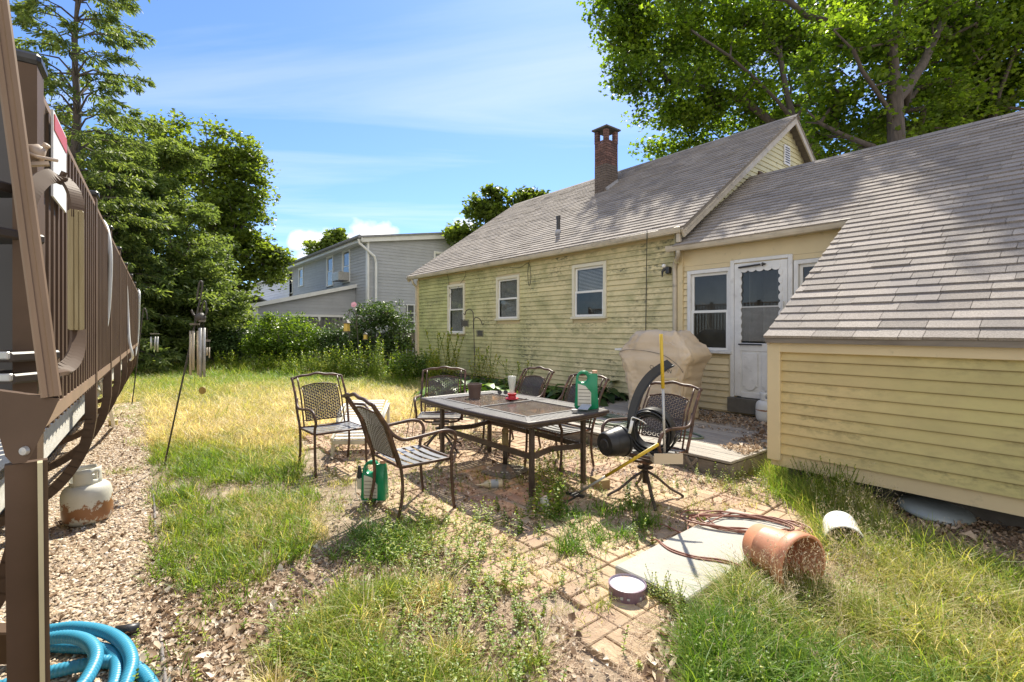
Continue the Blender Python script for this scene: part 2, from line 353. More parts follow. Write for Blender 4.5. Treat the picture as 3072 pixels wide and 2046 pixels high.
# windows of the main wall: (left,top,right,bottom) in the photo
wins = []
for (a, t_, b, bt) in ((1346, 856, 1397, 1003), (1492, 833, 1561, 960), (1720, 797, 1822, 955)):
    xa, za = HL(a, t_); xb, zb = HL(b, bt); wins.append((xa, xb, zb, za))
def window(x0, x1, z0, z1, y, parent, blind=.0, trim=.07, name='window', sill=True, split=.5, room=True, tm=m_ytrim, lab=None):
    w = bpy.data.objects.new(name, None); C.objects.link(w); w.parent = parent; w.location = ((x0+x1)/2, y, z0)
    if lab: w['label'] = lab
    hw = (x1-x0)/2; h = z1-z0; f = MB()
    for sx in (-1, 1): f.cbox((sx*(hw-trim/2), -.024, h/2), (trim, .05, h), .004)
    f.cbox((0, -.026, h-trim/2), (hw*2-trim*2+.004, .054, trim), .004)
    if sill: f.cbox((0, -.035, .02), (hw*2+.03, .09, .045), .005)
    f.build('window_trim', tm, w)
    iw = hw-trim; g = MB(); zb = .045; zt = h-trim; zm = zb+(zt-zb)*split; fw = .042
    for (a, b, yy) in ((zb, zm+fw/2, -.016), (zm-fw/2, zt, .006)):
        for sx in (-1, 1): g.cbox((sx*(iw-fw/2), yy, (a+b)/2), (fw, .022, b-a), .003)
        g.cbox((0, yy, a+fw/2), (iw*2-fw*2, .021, fw), .003); g.cbox((0, yy, b-fw/2), (iw*2-fw*2, .021, fw), .003)
    g.build('sash', m_white, w)
    p = MB(); pw_ = iw-fw
    for (yy, za_, zb_) in ((-.016, zb+fw-.002, zm-fw/2+.002), (.008, zm+fw/2-.002, zt-fw+.002)): p.add([(-pw_, yy, za_), (pw_, yy, za_), (pw_, yy, zb_), (-pw_, yy, zb_)], [(0, 1, 2, 3)])
    p.build('pane', m_glass, w)
    if blind:
        bl = MB(); zz0 = zt-(zt-zb)*blind; n = int((zt-zz0)/.028)
        for i in range(n): bl.box((0, .035, zz0+.028*i+.01), (iw*2-fw*2-.01, .022, .002), Matrix.Rotation(R(38), 3, 'X'))
        bl.build('blind', m_blind, w)
    if room:
        q = MB(); q.box((0, .45, h/2), (iw*2+.6, .01, h+.5)); q.box((0, .3, -.12), (iw*2+.6, .5, .01)); q.box((-iw-.3, .25, h/2), (.01, .44, h+.4)); q.box((iw+.3, .25, h/2), (.01, .44, h+.4)); q.build('room_backing', m_room, w)
    return w
m_wtrim = M('cream_window_trim', (.66, .62, .50), (.60, .57, .44), 3, .5)
window(*wins[0], 0, house, tm=m_wtrim, blind=.97, lab='narrow window nearest the far corner'); window(*wins[1], 0, house, tm=m_wtrim, blind=.97, lab='middle small window'); window(*wins[2], 0, house, tm=m_wtrim, blind=.5, lab='window with dark slatted blind nearest the grill')
# wing openings
dx0, dzt = HL(2208, 790); dx1, _ = HL(2369, 780); _, dz0 = HL(2210, 1188)
wx0, wzt = HL(2066, 803); wx1, _ = HL(2196, 800); _, wzb = HL(2066, 1056)
rx0, rzt = HL(2381, 752)
DOOR = (dx0-.02, dx1+.02, dz0-.02, 2.52)
RW = (dx1+.07, XB-.02, 1.35, 2.46)
LW = (wx0, dx0-.045, wzb, 2.46)
window(LW[0], LW[1], LW[2], LW[3], 0, house, trim=.06, tm=m_white2, lab='tall picture window beside the storm door')
window(RW[0], RW[1]+.5, RW[2], RW[3], 0, house, trim=.06, tm=m_white2, lab='window right of the storm door behind the low roof')
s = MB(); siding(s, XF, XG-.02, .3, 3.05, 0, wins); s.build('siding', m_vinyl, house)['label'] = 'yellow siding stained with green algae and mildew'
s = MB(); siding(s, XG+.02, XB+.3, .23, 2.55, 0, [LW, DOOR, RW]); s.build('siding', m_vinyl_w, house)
# broad boards under the eaves
s = MB(); s.box(((XF+XG)/2, .02, 3.1), (XG-XF, .03, .14)); s.box(((XG+XB)/2+.1, -.002, 2.72), (XB-XG+.2, .04, .36), r=.3); s.box((((LW[0]+XB)/2), -.012, 2.5), (XB-LW[0]+.1, .05, .07)); s.build('fascia', m_ytrim, house)
# inner walls so that nothing is see-through, ends and back
def wallpoly(mb, pts): mb.add([Vector(p) for p in pts], [tuple(range(len(pts)))])
def framed(mb, x0, x1, z0, z1, y, holes):
    xs = sorted({x0, x1, *[h[0] for h in holes], *[h[1] for h in holes]})
    for a, b in zip(xs, xs[1:]):
        if a >= x1 or b <= x0: continue
        zc = z0
        for h in sorted(holes, key=lambda q: q[2]):
            if h[0] <= a+1e-6 and h[1] >= b-1e-6:
                if h[2] > zc: wallpoly(mb, [(a, y, zc), (b, y, zc), (b, y, h[2]), (a, y, h[2])])
                zc = h[3]
        wallpoly(mb, [(a, y, zc), (b, y, zc), (b, y, z1), (a, y, z1)])
RY, RZ = 4.22, 6.22; GY, GZ = -.24, 3.17
def mroof(y): return GZ+(RZ-GZ)*(y-GY)/(RY-GY) if y <= RY else RZ-(RZ-GZ)*(y-RY)/(RY-GY)
WY, WZ = 2.46, 4.54; EY, EZ = -2.59, 1.42
def wroof(y): return EZ+(WZ-EZ)*(y-EY)/(WY-EY) if y <= WY else WZ-(WZ-EZ)*(y-WY)/(WY-EY)
iw = MB(); framed(iw, XF, XG, .25, 3.2, .004, wins); framed(iw, XG, XB+.3, .2, 2.9, .004, [LW, DOOR, RW])
wallpoly(iw, [(XF, 0, 0), (XF, 2*RY, 0), (XF, 2*RY, mroof(2*RY)), (XF, RY, RZ-.05), (XF, 0, mroof(0)-.03)])
wallpoly(iw, [(XG, .006, 0), (XG, 2*RY, 0), (XG, 2*RY, mroof(2*RY)), (XG, RY, RZ-.1), (XG, .006, mroof(0)-.05)])
wallpoly(iw, [(XF, 2*RY, 0), (XE, 2*RY-1, 0), (XE, 2*RY-1, 1.4), (XF, 2*RY, 3.1)])
wallpoly(iw, [(XB+.01, YB+.01, .2), (XB+.01, .01, .2), (XB+.01, .01, wroof(0)-.04), (XB+.01, YB+.01, wroof(YB)-.04)])
wallpoly(iw, [(XE, YB, .2), (XE, 5.5, .2), (XE, WY, WZ-.05), (XE, YB, wroof(YB)-.04)])
wallpoly(iw, [(XB, YB+.006, .2), (XE, YB+.006, .2), (XE, YB+.006, wroof(YB)-.03), (XB, YB+.006, wroof(YB)-.03)])
iw.build('wall', m_ytrim, house)
g = MB(); siding(g, 0, 0, 2.6, 6.15, XG, ex=.105, axis='y', face=1, clip=lambda z: (max(GY+.05, GY+(z-GZ)/(RZ-GZ)*(RY-GY)+.12), 2*RY-GY-(z-GZ)/(RZ-GZ)*(RY-GY)-.12))
g.build('gable_siding', m_gable, house)
v = MB(); gx = XG+.03
v.cbox((gx, RY-.02, 5.38), (.03, .30, .44), .004); v.build('gable_vent', m_white2, house)
vb = MB()
for i in range(7): vb.box((gx+.017, RY-.02, 5.22+.053*i), (.012, .22, .016), r=.2)
o = vb.build('louvre', m_black, house); 
v = MB(); v.cbox((gx, 3.05, 4.5), (.04, .45, .5), .004); v.build('gable_window', m_brown, house)
# corner boards
for nm_, c_, s__ in (('corner_board', (XF+.045, -.01, 1.65), (.11, .06, 2.8)), ('corner_board', (XG+.03, -.012, 1.6), (.10, .07, 2.75)), ('corner_board', (XB+.045, YB-.012, .82), (.115, .07, 1.12)), ('corner_board', (dx0-.04, -.012, .80), (.11, .05, 1.1)), ('frieze_board', ((XB+XE)/2, YB-.014, 1.345), (XE-XB, .06, .125))):
    c = MB(); c.cbox(c_, s__, .004); c.build(nm_, m_ytrim, house)
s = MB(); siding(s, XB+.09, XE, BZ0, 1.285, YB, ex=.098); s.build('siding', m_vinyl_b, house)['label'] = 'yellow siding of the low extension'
b = MB(); b.box(((XB+XE)/2+.3, YB+.40, .13), (XE-XB, .12, .34)); b.box(((XB+XE)/2, YB+.23, .315), (XE-XB-.1, .42, .02)); b.box((XB+.2, -1.2, .1), (.12, 2.5, .2)); b.box(((XF+XG)/2, .08, .13), (XG-XF-.1, .1, .30)); b.box(((XG+XB)/2, .08, .1), (XB-XG+.2, .1, .22)); b.build('foundation', m_conc, house)
# shingle roofs: courses of separate tabs
def shingles(mb, x0f, x1f, y0, z0, y1, z1, ex=.142, tab=.305, th=.014):
    L = math.hypot(y1-y0, z1-z0); dy, dz = (y1-y0)/L, (z1-z0)/L; ny, nz = -dz, dy
    if nz < 0: ny, nz = -ny, -nz
    n = int(L/ex); e = L/n; warp = 0
    for i in range(n+0):
        s0 = i*e; s1 = min(L, s0+e*1.12); ya = y0+dy*s0; x0, x1 = x0f(ya+dy*e*.5), x1f(ya+dy*e*.5); x = x0-random.random()*tab
        lift0 = th*random.uniform(.9, 1.3)
        while x < x1:
            w = tab*random.choice((.5, 1, 1, 1, 1.5)); a, b = max(x, x0), min(x+w-.004, x1)
            if b-a > .01:
                l = lift0+(random.random()**4)*.008; rr = random.random(); r2 = (rr*.7+.3*random.random())
                j = random.uniform(-.003, .003)
                P = lambda xx, ss, h: (xx, y0+dy*ss+ny*h, z0+dz*ss+nz*h)
                vs = [P(a, s0+j, l+.004), P(b, s0+j, l+.004), P(b, s1, .003), P(a, s1, .003), P(a, s0+j, -.004), P(b, s0+j, -.004)]
                mb.add(vs, [(0, 1, 2, 3), (4, 5, 1, 0), (4, 0, 3), (5, 2, 1)], r2)
            x += w
def roofbase(mb, pts, th=.05):
    vs = [Vector(p) for p in pts]; n = len(vs); lo = [v-Vector((0, 0, th)) for v in vs]
    mb.add([v-Vector((0, 0, .004)) for v in vs]+lo, [tuple(range(n)), tuple(range(2*n-1, n-1, -1))]+[(i, n+i, n+(i+1) % n, (i+1) % n) for i in range(n)])
xa, xb = XF-.28, XG+.22
rb = MB(); roofbase(rb, [(xa, GY, GZ), (xb, GY, GZ), (xb, RY, RZ), (xa, RY, RZ)]); roofbase(rb, [(xa, RY, RZ), (xb, RY, RZ), (xb, 2*RY-GY, GZ), (xa, 2*RY-GY, GZ)])
xw = XG+.0
roofbase(rb, [(xw, -.24, wroof(-.24)), (XB-.01, -.24, wroof(-.24)), (XB-.01, EY, EZ), (XE, EY, EZ), (XE, WY, WZ), (xw, WY, WZ)]); roofbase(rb, [(xw, WY, WZ), (XE, WY, WZ), (XE, 2*WY-EY-2, wroof(2*WY-EY-2)), (xw, 2*WY-EY-2, wroof(2*WY-EY-2))])
roof = rb.build('roof', m_deckd, house)
sh = MB(); shingles(sh, lambda y: xa, lambda y: xb, GY-.01, GZ, RY, RZ); shingles(sh, lambda y: xa, lambda y: xb, 2*RY-GY, GZ, RY, RZ, ex=.28, tab=.6)
for i in range(34):
    x = xa+i*.3; sh.add([(x, RY-.13, RZ-.075), (x+.31, RY-.13, RZ-.075), (x+.31, RY, RZ+.022), (x, RY, RZ+.022), (x, RY+.13, RZ-.075), (x+.31, RY+.13, RZ-.075)], [(0, 1, 2, 3), (3, 2, 5, 4)], random.random()*.6) if x+.31 < xb+.3 else None
o = sh.build('shingles', m_shing, roof)
sh = MB(); shingles(sh, lambda y: (xw+.02 if y > -.26 else XB-.02), lambda y: XE, EY-.012, EZ, WY, WZ); shingles(sh, lambda y: xw, lambda y: XE, 2*WY-EY-2, wroof(2*WY-EY-2), WY, WZ, ex=.28, tab=.6)
for i in range(21):
    x = xw+i*.3; sh.add([(x, WY-.14, WZ-.07), (x+.31, WY-.14, WZ-.07), (x+.31, WY, WZ+.022), (x, WY, WZ+.022), (x, WY+.14, WZ-.07), (x+.31, WY+.14, WZ-.07)], [(0, 1, 2, 3), (3, 2, 5, 4)], random.random()*.6)
sh.build('shingles', m_shing, roof)
# rake boards
for (y0, y1) in ((GY, RY), (2*RY-GY, RY)):
    for xx in (xb-.02, xa+.02):
        k = MB(); p = Vector((xx, y0, GZ-.10)); q = Vector((xx, y1, RZ-.10)); k.beam(p, q, .03, .15); k.build('rake_board', m_gut, house)
k = MB(); p = Vector((XB-.0, -.24, wroof(-.24)-.07)); q = Vector((XB-.0, EY+.03, EZ-.05)); k.beam(p, q, .025, .05); k.build('rake_board', m_gut, house); k = MB()
k.beam((XG+.12, GY+.04, GZ-.06), (XG+.12, RY, RZ-.06), .22, .012)
k.build('soffit', m_gut, house)
# gutters and spouts
def gutter(x0, x1, y, z, nm='gutter', sag=0):
    m = MB(); prof = [(0, 0), (-.10, .0), (-.115, .035), (-.125, .09), (-.118, .095), (-.10, .05), (-.09, .012), (-.01, .012), (0, .09), (.006, .09), (.006, 0)]
    n = 12; vs = []
    for i in range(n+1):
        x = x0+(x1-x0)*i/n; dzz = -sag*math.sin(math.pi*i/n)
        vs += [(x, y+a, z+b+dzz) for a, b in prof]
    L = len(prof); fs = [(i*L+j, i*L+(j+1) % L, (i+1)*L+(j+1) % L, (i+1)*L+j) for i in range(n) for j in range(L)]+[tuple(range(L)), tuple(n*L+j for j in range(L-1, -1, -1))]
    m.add(vs, fs); return m.build(nm, m_gut, house)
gutter(XF-.2, XG+.17, -.15, GZ-.085, sag=.02); gutter(XG-.12, XB+.0, -.13, wroof(-.24)-.075, sag=.01)
d = MB(); x = XG-.02
def spout(m, pts): m.tube(spline(pts, 6), .038, 8)
spout(d, [(x+.12, -.22, wroof(-.24)-.08), (x+.11, -.2, 2.72), (x-.04, -.06, 2.56), (x-.04, -.055, 2.2), (x-.04, -.055, .35)])
d.build('downspout', m_gut, house, True)
d = MB(); d.cbox((XG+.1, -.19, 3.03), (.075, .06, .2), .01); d.build('downspout', m_gut, house)
d = MB(); spout(d, [(XF+.02, -.22, GZ-.09), (XF+.03, -.18, 2.95), (XF-.0, -.06, 2.82), (XF-.0, -.055, 2.4), (XF-.0, -.055, .3)]); d.build('downspout', m_gut, house, True)
# chimney
cx, cy, cz = -4.89-.2, 2.72+.24, 4.75
ch = MB(); bw, bd = .40, .46
ctop = 6.72; zs = 5.95
core = MB(); core.box((cx, cy, (cz+ctop)/2-.1), (bw-.012, bd-.012, ctop-cz-.2)); chm = core.build('chimney', m_mort, roof)
def courses(m, z0, z1, bw, bd):
    z = z0; i = 0
    while z < z1:
        for side in range(4):
            L = bw if side % 2 == 0 else bd; off = (i+side) % 2*.1; p = -L/2+(.0 if (i+side) % 2 else -.1)
            while p < L/2:
                a, b = max(p, -L/2), min(p+.195, L/2)
                if b-a > .02:
                    c_ = (a+b)/2
                    if side == 0: m.box((cx+c_, cy-bd/2, z+.028), (b-a, .02, .055), r=random.random())
                    if side == 2: m.box((cx+c_, cy+bd/2, z+.028), (b-a, .02, .055), r=random.random())
                    if side == 1: m.box((cx+bw/2, cy+c_, z+.028), (.021, b-a, .055), r=random.random())
                    if side == 3: m.box((cx-bw/2, cy+c_, z+.028), (.021, b-a, .055), r=random.random())
                p += .205
        z += .066; i += 1
bk = MB(); courses(bk, zs, 6.55, bw, bd)
for sx in (-1, 1):
    for sy in (-1, 1):
        for i in range(5): bk.box((cx+sx*(bw/2-.045), cy+sy*(bd/2-.045), 6.59+i*.066), (.115, .115, .056), r=random.random())
bk.build('brickwork', m_brick, chm)
so_ = MB(); courses(so_, 4.7, zs-.01, bw+.004, bd+.004); so_.build('painted_brickwork', m_soot, chm)
cp = MB(); cp.cbox((cx, cy, 6.935), (bw+.14, bd+.14, .045), .008); cp.build('chimney_cap', m_conc, chm)
fl = MB(); fl.box((cx, cy-bd/2-.03, 4.86), (bw+.1, .05, .16)); fl.beam((cx+bw/2+.03, cy-bd/2-.03, mroof(cy-bd/2)+.02), (cx+bw/2+.03, cy+bd/2, mroof(cy+bd/2)+.02), .03, .12); fl.build('flashing', m_lead, chm)
# vent pipe on the roof
vx, vy = -5.55, 1.02
for it in range(1):
    pv = A(1675, 690, 1); 
    # intersect the sight line with the roof plane in house coordinates
    o_ = Vector((0, 0, CAMZ)); dr = Vector(((1675-1536)/F, 1, (HZ-702)/F))
    ex_ = -d1; best = None
    for q in np.linspace(6, 20, 1400):
        P = o_+dr*q; l = P-HO; lx = l.dot(ex_); ly = l.dot(d2)
        if mroof(ly) >= P.z and ly > -.2: best = (lx, ly, P.z); break
    if best: vx, vy = best[0], best[1]
pz = mroof(vy)
vp = MB(); vp.lathe([(.045, pz-.1), (.045, pz+.34), (.052, pz+.345), (.052, pz+.42)], 14, Matrix.Translation((vx, vy, 0))); vpo = vp.build('vent_pipe', m_black, roof, True, 40)
vf = MB(); vf.lathe([(.085, pz-.03), (.06, pz+.08), (.05, pz+.1)], 14, Matrix.Translation((vx, vy, 0))); vf.build('pipe_collar', m_lead, vpo, True)
# storm door
door = bpy.data.objects.new('storm_door', None); C.objects.link(door); door.parent = house; door.location = ((dx0+dx1)/2, 0, dz0)
dw = dx1-dx0; dh = 2.50-dz0
f = MB()
for sx in (-1, 1): f.cbox((sx*(dw/2+.03), -.03, dh/2+.02), (.06, .07, dh+.06), .004)
f.cbox((0, -.03, dh+.03), (dw+.0, .066, .05), .004); f.build('door_frame', m_white2, door)
f = MB(); y = -.045
for sx in (-1, 1): f.cbox((sx*(dw/2-.055), y, dh/2), (.10, .035, dh-.02), .004)
f.cbox((0, y, dh-.06), (dw-.21, .034, .10), .004); f.cbox((0, y, .76), (dw-.21, .034, .12), .004); f.cbox((0, y, .04), (dw-.21, .034, .08), .004); f.cbox((0, y+.004, .39), (dw-.2, .02, .66), .003)
n = 9
W_ = dw-.2; zlo, zhi = .84, dh-.12
for i in range(n):          # scalloped edge round the glass
    zc = zlo+(zhi-zlo)*(i+.5)/n
    for sx in (-1, 1): f.lathe([(.0, 0), (.048, .0), (.048, .012), (0, .012)], 12, Matrix.Translation((sx*(W_/2+.004), y-.012, zc)) @ Matrix.Rotation(R(90), 4, 'X') @ Matrix.Scale(.6, 4, (1, 0, 0)), cap=False)
for i in range(5):
    f.lathe([(.0, 0), (.06, .0), (.06, .012), (0, .012)], 12, Matrix.Translation((-W_/2+W_*(i+.5)/5, y-.012, zhi+.012)) @ Matrix.Rotation(R(90), 4, 'X') @ Matrix.Scale(.7, 4, (0, 1, 0)), cap=False)
f.build('door_leaf', m_white2, door)
f = MB(); f.box((0, y-.004, 1.36), (W_, .022, .022)); f.build('screen_bar', m_sil, door)
f = MB()
for sx in (-1, 1):
    f.cbox((sx*W_*.25, y-.016, .42), (W_*.40, .012, .5), .005)
    f.lathe([(.0, 0), (.085, .0), (.085, .012), (0, .012)], 16, Matrix.Translation((sx*W_*.25, y-.016, .2)) @ Matrix.Rotation(R(90), 4, 'X'), cap=False)
f.build('lower_panel', m_white2, door)
f = MB(); f.add([(-W_/2, y+.004, zlo), (W_/2, y+.004, zlo), (W_/2, y+.004, zhi), (-W_/2, y+.004, zhi)], [(0, 1, 2, 3)]); f.build('pane', m_glass, door)
m_screen = M('insect_screen', (.10, .10, .105), (.2, .2, .21), 260, .6)
f = MB(); nx_ = 46
for i in range(nx_): f.box((-W_/2+W_*(i+.5)/nx_, y-.003, 1.10), (.0025, .001, .5))
for i in range(30): f.box((0, y-.0035, .86+.0168*i), (W_, .001, .0025))
f.build('screen', m_sil, door)
f = MB(); f.box((0, .5, 1.1), (1.4, .01, 2.6)); f.box((0, .3, -.02), (1.4, .5, .02)); f.build('room_backing', m_room, door)
f = MB(); f.tube([(-dw/2+.08, y-.04, dh-.07), (.06-dw*.05, y-.05, dh-.055)], .014, 8); f.lathe([(.03, 0), (0, .06)], 8, Matrix.Translation((.05, y-.05, dh-.055)) @ Matrix.Rotation(R(90), 4, 'Y')); f.tube([(-dw/2+.08, y-.04, .80), (.04, y-.045, .80)], .011, 8); f.build('door_closer', m_black, door)
f = MB(); f.cbox((dw/2-.06, y-.03, 1.36), (.025, .04, .14), .006); f.build('door_handle', m_white2, door)
f = MB(); f.cbox((0, -.06, -.12), (dw+.14, .16, .22), .006); f.build('door_step', m_conc, door)
# hanging paper ornament behind the door glass and plant inside are left to the reflections
# black lamp on the wall
lx, lz = HL(2003, 812)
lamp = thing('wall_lamp', 'small black wall lamp with a clear globe beside the downspout', 'lamp', HO-d1*lx-d2*.0+Vector((0, 0, lz)), HR)
lb = MB(); lb.cbox((.05, -.05, .0), (.07, .1, .12), .01); lb.tube([(0, -.08, .03), (-.03, -.11, -.02), (-.035, -.11, -.12)], [.03, .022, .006], 8); lb.build('bracket', m_black, lamp)
m_globe = M('lamp_globe', (.8, .8, .8), None, rough=.08, spec=.8); lb = MB(); lb.lathe([(.001, -.035), (.022, -.03), (.034, -.01), (.035, .008), (.024, .028), (.001, .036)], 14, Matrix.Translation((-.01, -.1, .075))); lb.build('globe', m_globe, lamp, True)
# cables on the wall
m_cable = M('black_cable', (.03, .035, .03), None, rough=.6)
def hp(px, py, y=-.03): x, z = HL(px, py, y); return HO+Vector((-d1.x*x, -d1.y*x, 0))+d2*y+Vector((0, 0, z))
cb_ = MB(); cb_.tube([hp(1941, 690, -.3), hp(1941, 712, -.27), hp(1939, 850), hp(1937, 1000), hp(1936, 1120)], .007, 6)
tag(cb_.build('antenna_cable', m_cable), 'straight dark cable hanging from the gutter down behind the grill', 'cable')
cb_ = MB(); cb_.tube(spline([hp(1598, 755), hp(1590, 775), hp(1585, 800), hp(1583, 825), hp(1587, 857), hp(1592, 840), hp(1590, 800), hp(1582, 790), hp(1560, 802), hp(1530, 803)], 6), .005, 5)
tag(cb_.build('loop_cable', m_cable), 'thin looped cable hanging on the siding between two windows', 'cable')
cb_ = MB(); cb_.tube(spline([hp(1336, 806), hp(1346, 840), hp(1348, 862), hp(1357, 876), hp(1349, 885), hp(1352, 892)], 6), .005, 5); cb_.tube(spline([hp(1393, 797), hp(1397, 824), hp(1380, 852), hp(1370, 872)], 6), .005, 5)
tag(cb_.build('cable_tangle', m_cable), 'tangled thin cables hanging over the narrow far window', 'cable')

# ================================================================= NEIGHBOURS
m_grey = M('grey_siding', (.40, .41, .43), (.36, .37, .39), 2, .6, attr=.05)
m_greyd = M('grey_roof', (.19, .19, .20), (.26, .26, .27), 6, .8)
def nbl(px, py, D): return A(px, py, D)
gc = A(1103, 987, 24.0); gc.z = 0
gh = thing('grey_house', 'grey clapboard two storey house with white trim beyond the picket fence', 'house', gc, HR)
# local: x along -d1 (towards the yard), y into the house; long wall is x<0 at y=0, gable wall at x=0
def NL(o, px, py):       # on the long wall (y=0)
    r = (px-1536)/F; t = (o.x-o.y*r)/(-d1.x+d1.y*r); D = o.y+d1.y*t; return -t, CAMZ+(HZ-py)/F*D
def NR(o, px, py):       # on the gable wall (x=0)
    r = (px-1536)/F; s_ = (o.y*r-o.x)/(d2.x-d2.y*r); D = o.y+d2.y*s_; return s_, CAMZ+(HZ-py)/F*D
lw = [NL(gc, *a)+NL(gc, *b) for a, b in (((868, 817), (879, 880)), ((897, 806), (911, 858)), ((981, 770), (1001, 857)), ((1028, 752), (1051, 845)))]
lw = [(a, c, d, b) for a, b, c, d in lw]
z_e = 6.1
s = MB(); siding(s, -17, -.1, 2.0, z_e, 0, lw, ex=.16, thick=.02); s.build('siding', m_grey, gh)['label'] = 'long grey wall under the gutter'
peak = NR(gc, 1330, 707)
s = MB(); siding(s, .05, 9.5, .8, peak[1], 0, [], ex=.16, axis='y', face=1, thick=.02, clip=lambda z: (.05, 9.5) if z < z_e else (max(.05, (z-z_e)/(peak[1]-z_e)*peak[0]), min(9.5, peak[0]+(peak[1]-z)*1.1+.05))); s.build('siding', m_grey, gh)['label'] = 'grey end wall facing the yellow house'
b = MB(); wallpoly(b, [(-17, .03, 0), (-.03, .03, 0), (-.03, .03, z_e), (-17, .03, z_e)]); wallpoly(b, [(-.03, .03, 0), (-.03, 9.5, 0), (-.03, 9.5, z_e-.5), (-.03, peak[0], peak[1]-.05), (-.03, .03, z_e)]); wallpoly(b, [(-17, .03, 0), (-17, 9.5, 0), (-17, 9.5, z_e-.5), (-17, peak[0], peak[1]-.05), (-17, .03, z_e)]); wallpoly(b, [(-17, 9.5, 0), (-.03, 9.5, 0), (-.03, 9.5, 5.6), (-17, 9.5, 5.6)]); b.build('wall', m_grey, gh)
for i, q in enumerate(lw): window(*q, -.0, gh, trim=.10, tm=m_white, room=False)
for q in lw: pass
b = MB()
for (a, c_, d_, e_) in lw: b.box(((a+c_)/2, .02, (d_+e_)/2), (c_-a, .02, e_-d_))
b.build('window_shade', m_room, gh)
b = MB(); roofbase(b, [(-17.4, -.45, z_e-.05), (.3, -.45, z_e-.05), (.3, peak[0], peak[1]+.16), (-17.4, peak[0], peak[1]+.16)], .1); roofbase(b, [(-17.4, peak[0], peak[1]+.16), (.3, peak[0], peak[1]+.16), (.3, 10, z_e-1.6), (-17.4, 10, z_e-1.6)], .1); b.build('roof', m_greyd, gh)
b = MB(); b.beam((-17.4, -.4, z_e-.19), (.3, -.4, z_e-.19), .06, .22); b.beam((.2, -.4, z_e-.22), (.2, peak[0], peak[1]-.06), .05, .26); b.beam((.2, peak[0], peak[1]-.06), (.2, 10, z_e-1.8), .05, .26); b.cbox((-.02, -.0, 3.2), (.24, .1, 5.6), .01); b.box((-8.5, -.2, z_e-.3), (17, .45, .04)); b.build('trim_board', m_white, gh)
b = MB(); b.tube([(-17.4, -.53, z_e-.1), (.32, -.53, z_e-.1)], .085, 8); b.build('gutter', m_greyd, gh)
b = MB(); b.tube([(.1, -.5, z_e-.2), (.1, -.45, z_e-.4), (.25, .25, z_e-1.0), (.2, .35, z_e-1.3), (.2, .35, 1)], .065, 8); b.build('downspout', m_white, gh)
ac0 = NL(gc, 1026, 822); ac1 = NL(gc, 1048, 842)
b = MB(); b.cbox(((ac0[0]+ac1[0])/2, -.3, (ac0[1]+ac1[1])/2), (ac1[0]-ac0[0], .55, ac0[1]-ac1[1]), .02)
for i in range(7): b.box(((ac0[0]+ac1[0])/2, -.585, ac1[1]+.06+i*.055), ((ac1[0]-ac0[0])*.85, .012, .02))
b.build('air_conditioner', m_sil, gh)
g0 = NR(gc, 1300, 753)
window(0, 1, 0, 1, 0, gh) if False else None
wq = bpy.data.objects.new('end_window', None); C.objects.link(wq); wq.parent = gh; wq.rotation_euler = (0, 0, R(90)); wq.location = (0, 0, 0)
window(g0[0], g0[0]+1.1, g0[1]-1.3, g0[1], -.02, wq, trim=.1, tm=m_white, room=False)
g1 = NR(gc, 1215, 915)
b = MB(); b.box((g1[0]+.9, -.03, 1.9), (1.7, .03, 1.75)); b.build('end_pane', m_room, wq)
b = MB(); 
for i in range(5): b.box((g1[0]+.1+i*.4, -.06, 1.9), (.05, .03, 1.8))
for i in range(5): b.box((g1[0]+.9, -.062, 1.05+i*.43), (1.75, .03, .05))
b.build('end_muntin', m_white, wq)
# lean-to of the grey house
eo = NL(gc, 1066, 860); B_ = 4.7
ex0 = eo[0]; ez = eo[1]; ezl = 2.65
s = MB(); siding(s, 0, 0, .8, ez, ex0, ex=.16, axis='y', face=1, thick=.02, clip=lambda z: ((-B_ if z < ezl else -B_*(1-(z-ezl)/(ez-ezl))), 0)); s.build('lean_to_siding', m_grey, gh)
b = MB(); wallpoly(b, [(ex0-.02, -B_, 0), (ex0-.02, 0, 0), (ex0-.02, 0, ez), (ex0-.02, -B_, ezl)]); wallpoly(b, [(ex0-.02, -B_, 0), (ex0-7, -B_, 0), (ex0-7, -B_, ezl), (ex0-.02, -B_, ezl)]); wallpoly(b, [(ex0-7, -B_, 0), (ex0-7, 0, 0), (ex0-7, 0, ez), (ex0-7, -B_, ezl)]); b.build('lean_to_wall', m_gable, gh)
b = MB(); roofbase(b, [(ex0-7.3, -B_-.3, ezl-.02), (ex0+.25, -B_-.3, ezl-.02), (ex0+.25, 0, ez+.12), (ex0-7.3, 0, ez+.12)], .08); b.build('lean_to_roof', m_greyd, gh)
b = MB(); b.beam((ex0+.24, -B_-.3, ezl-.11), (ex0+.24, 0, ez+.03), .04, .18); b.beam((ex0-7.3, -B_-.28, ezl-.12), (ex0+.25, -B_-.28, ezl-.12), .04, .18); b.cbox((ex0-.02, -B_, 1.3), (.2, .2, 2.6), .01); 
for i in range(5): b.cbox((ex0-.75-i*.55, -B_-.02, 1.72), (.09, .08, 1.1), .01)
b.box((ex0-1.85, -B_-.03, 2.27), (2.3, .08, .1)); b.box((ex0-1.85, -B_-.03, 1.2), (2.3, .08, .1))
q0 = -B_+1.5
for yy in (q0, q0+1.35, q0+2.7): b.cbox((ex0+.04, yy, 1.6), (.07, .12, 1.2), .01)
b.box((ex0+.045, q0+1.35, 2.16), (.07, 2.8, .12)); b.build('lean_to_trim', m_white, gh)
b = MB(); b.box((ex0-1.85, -B_-.012, 1.74), (2.2, .02, 1.1)); b.build('lean_to_pane', m_room, gh); b = MB(); b.box((ex0+.01, q0+1.35, 1.6), (.025, 2.7, 1.1)); b.build('lean_to_pane', m_room, gh)
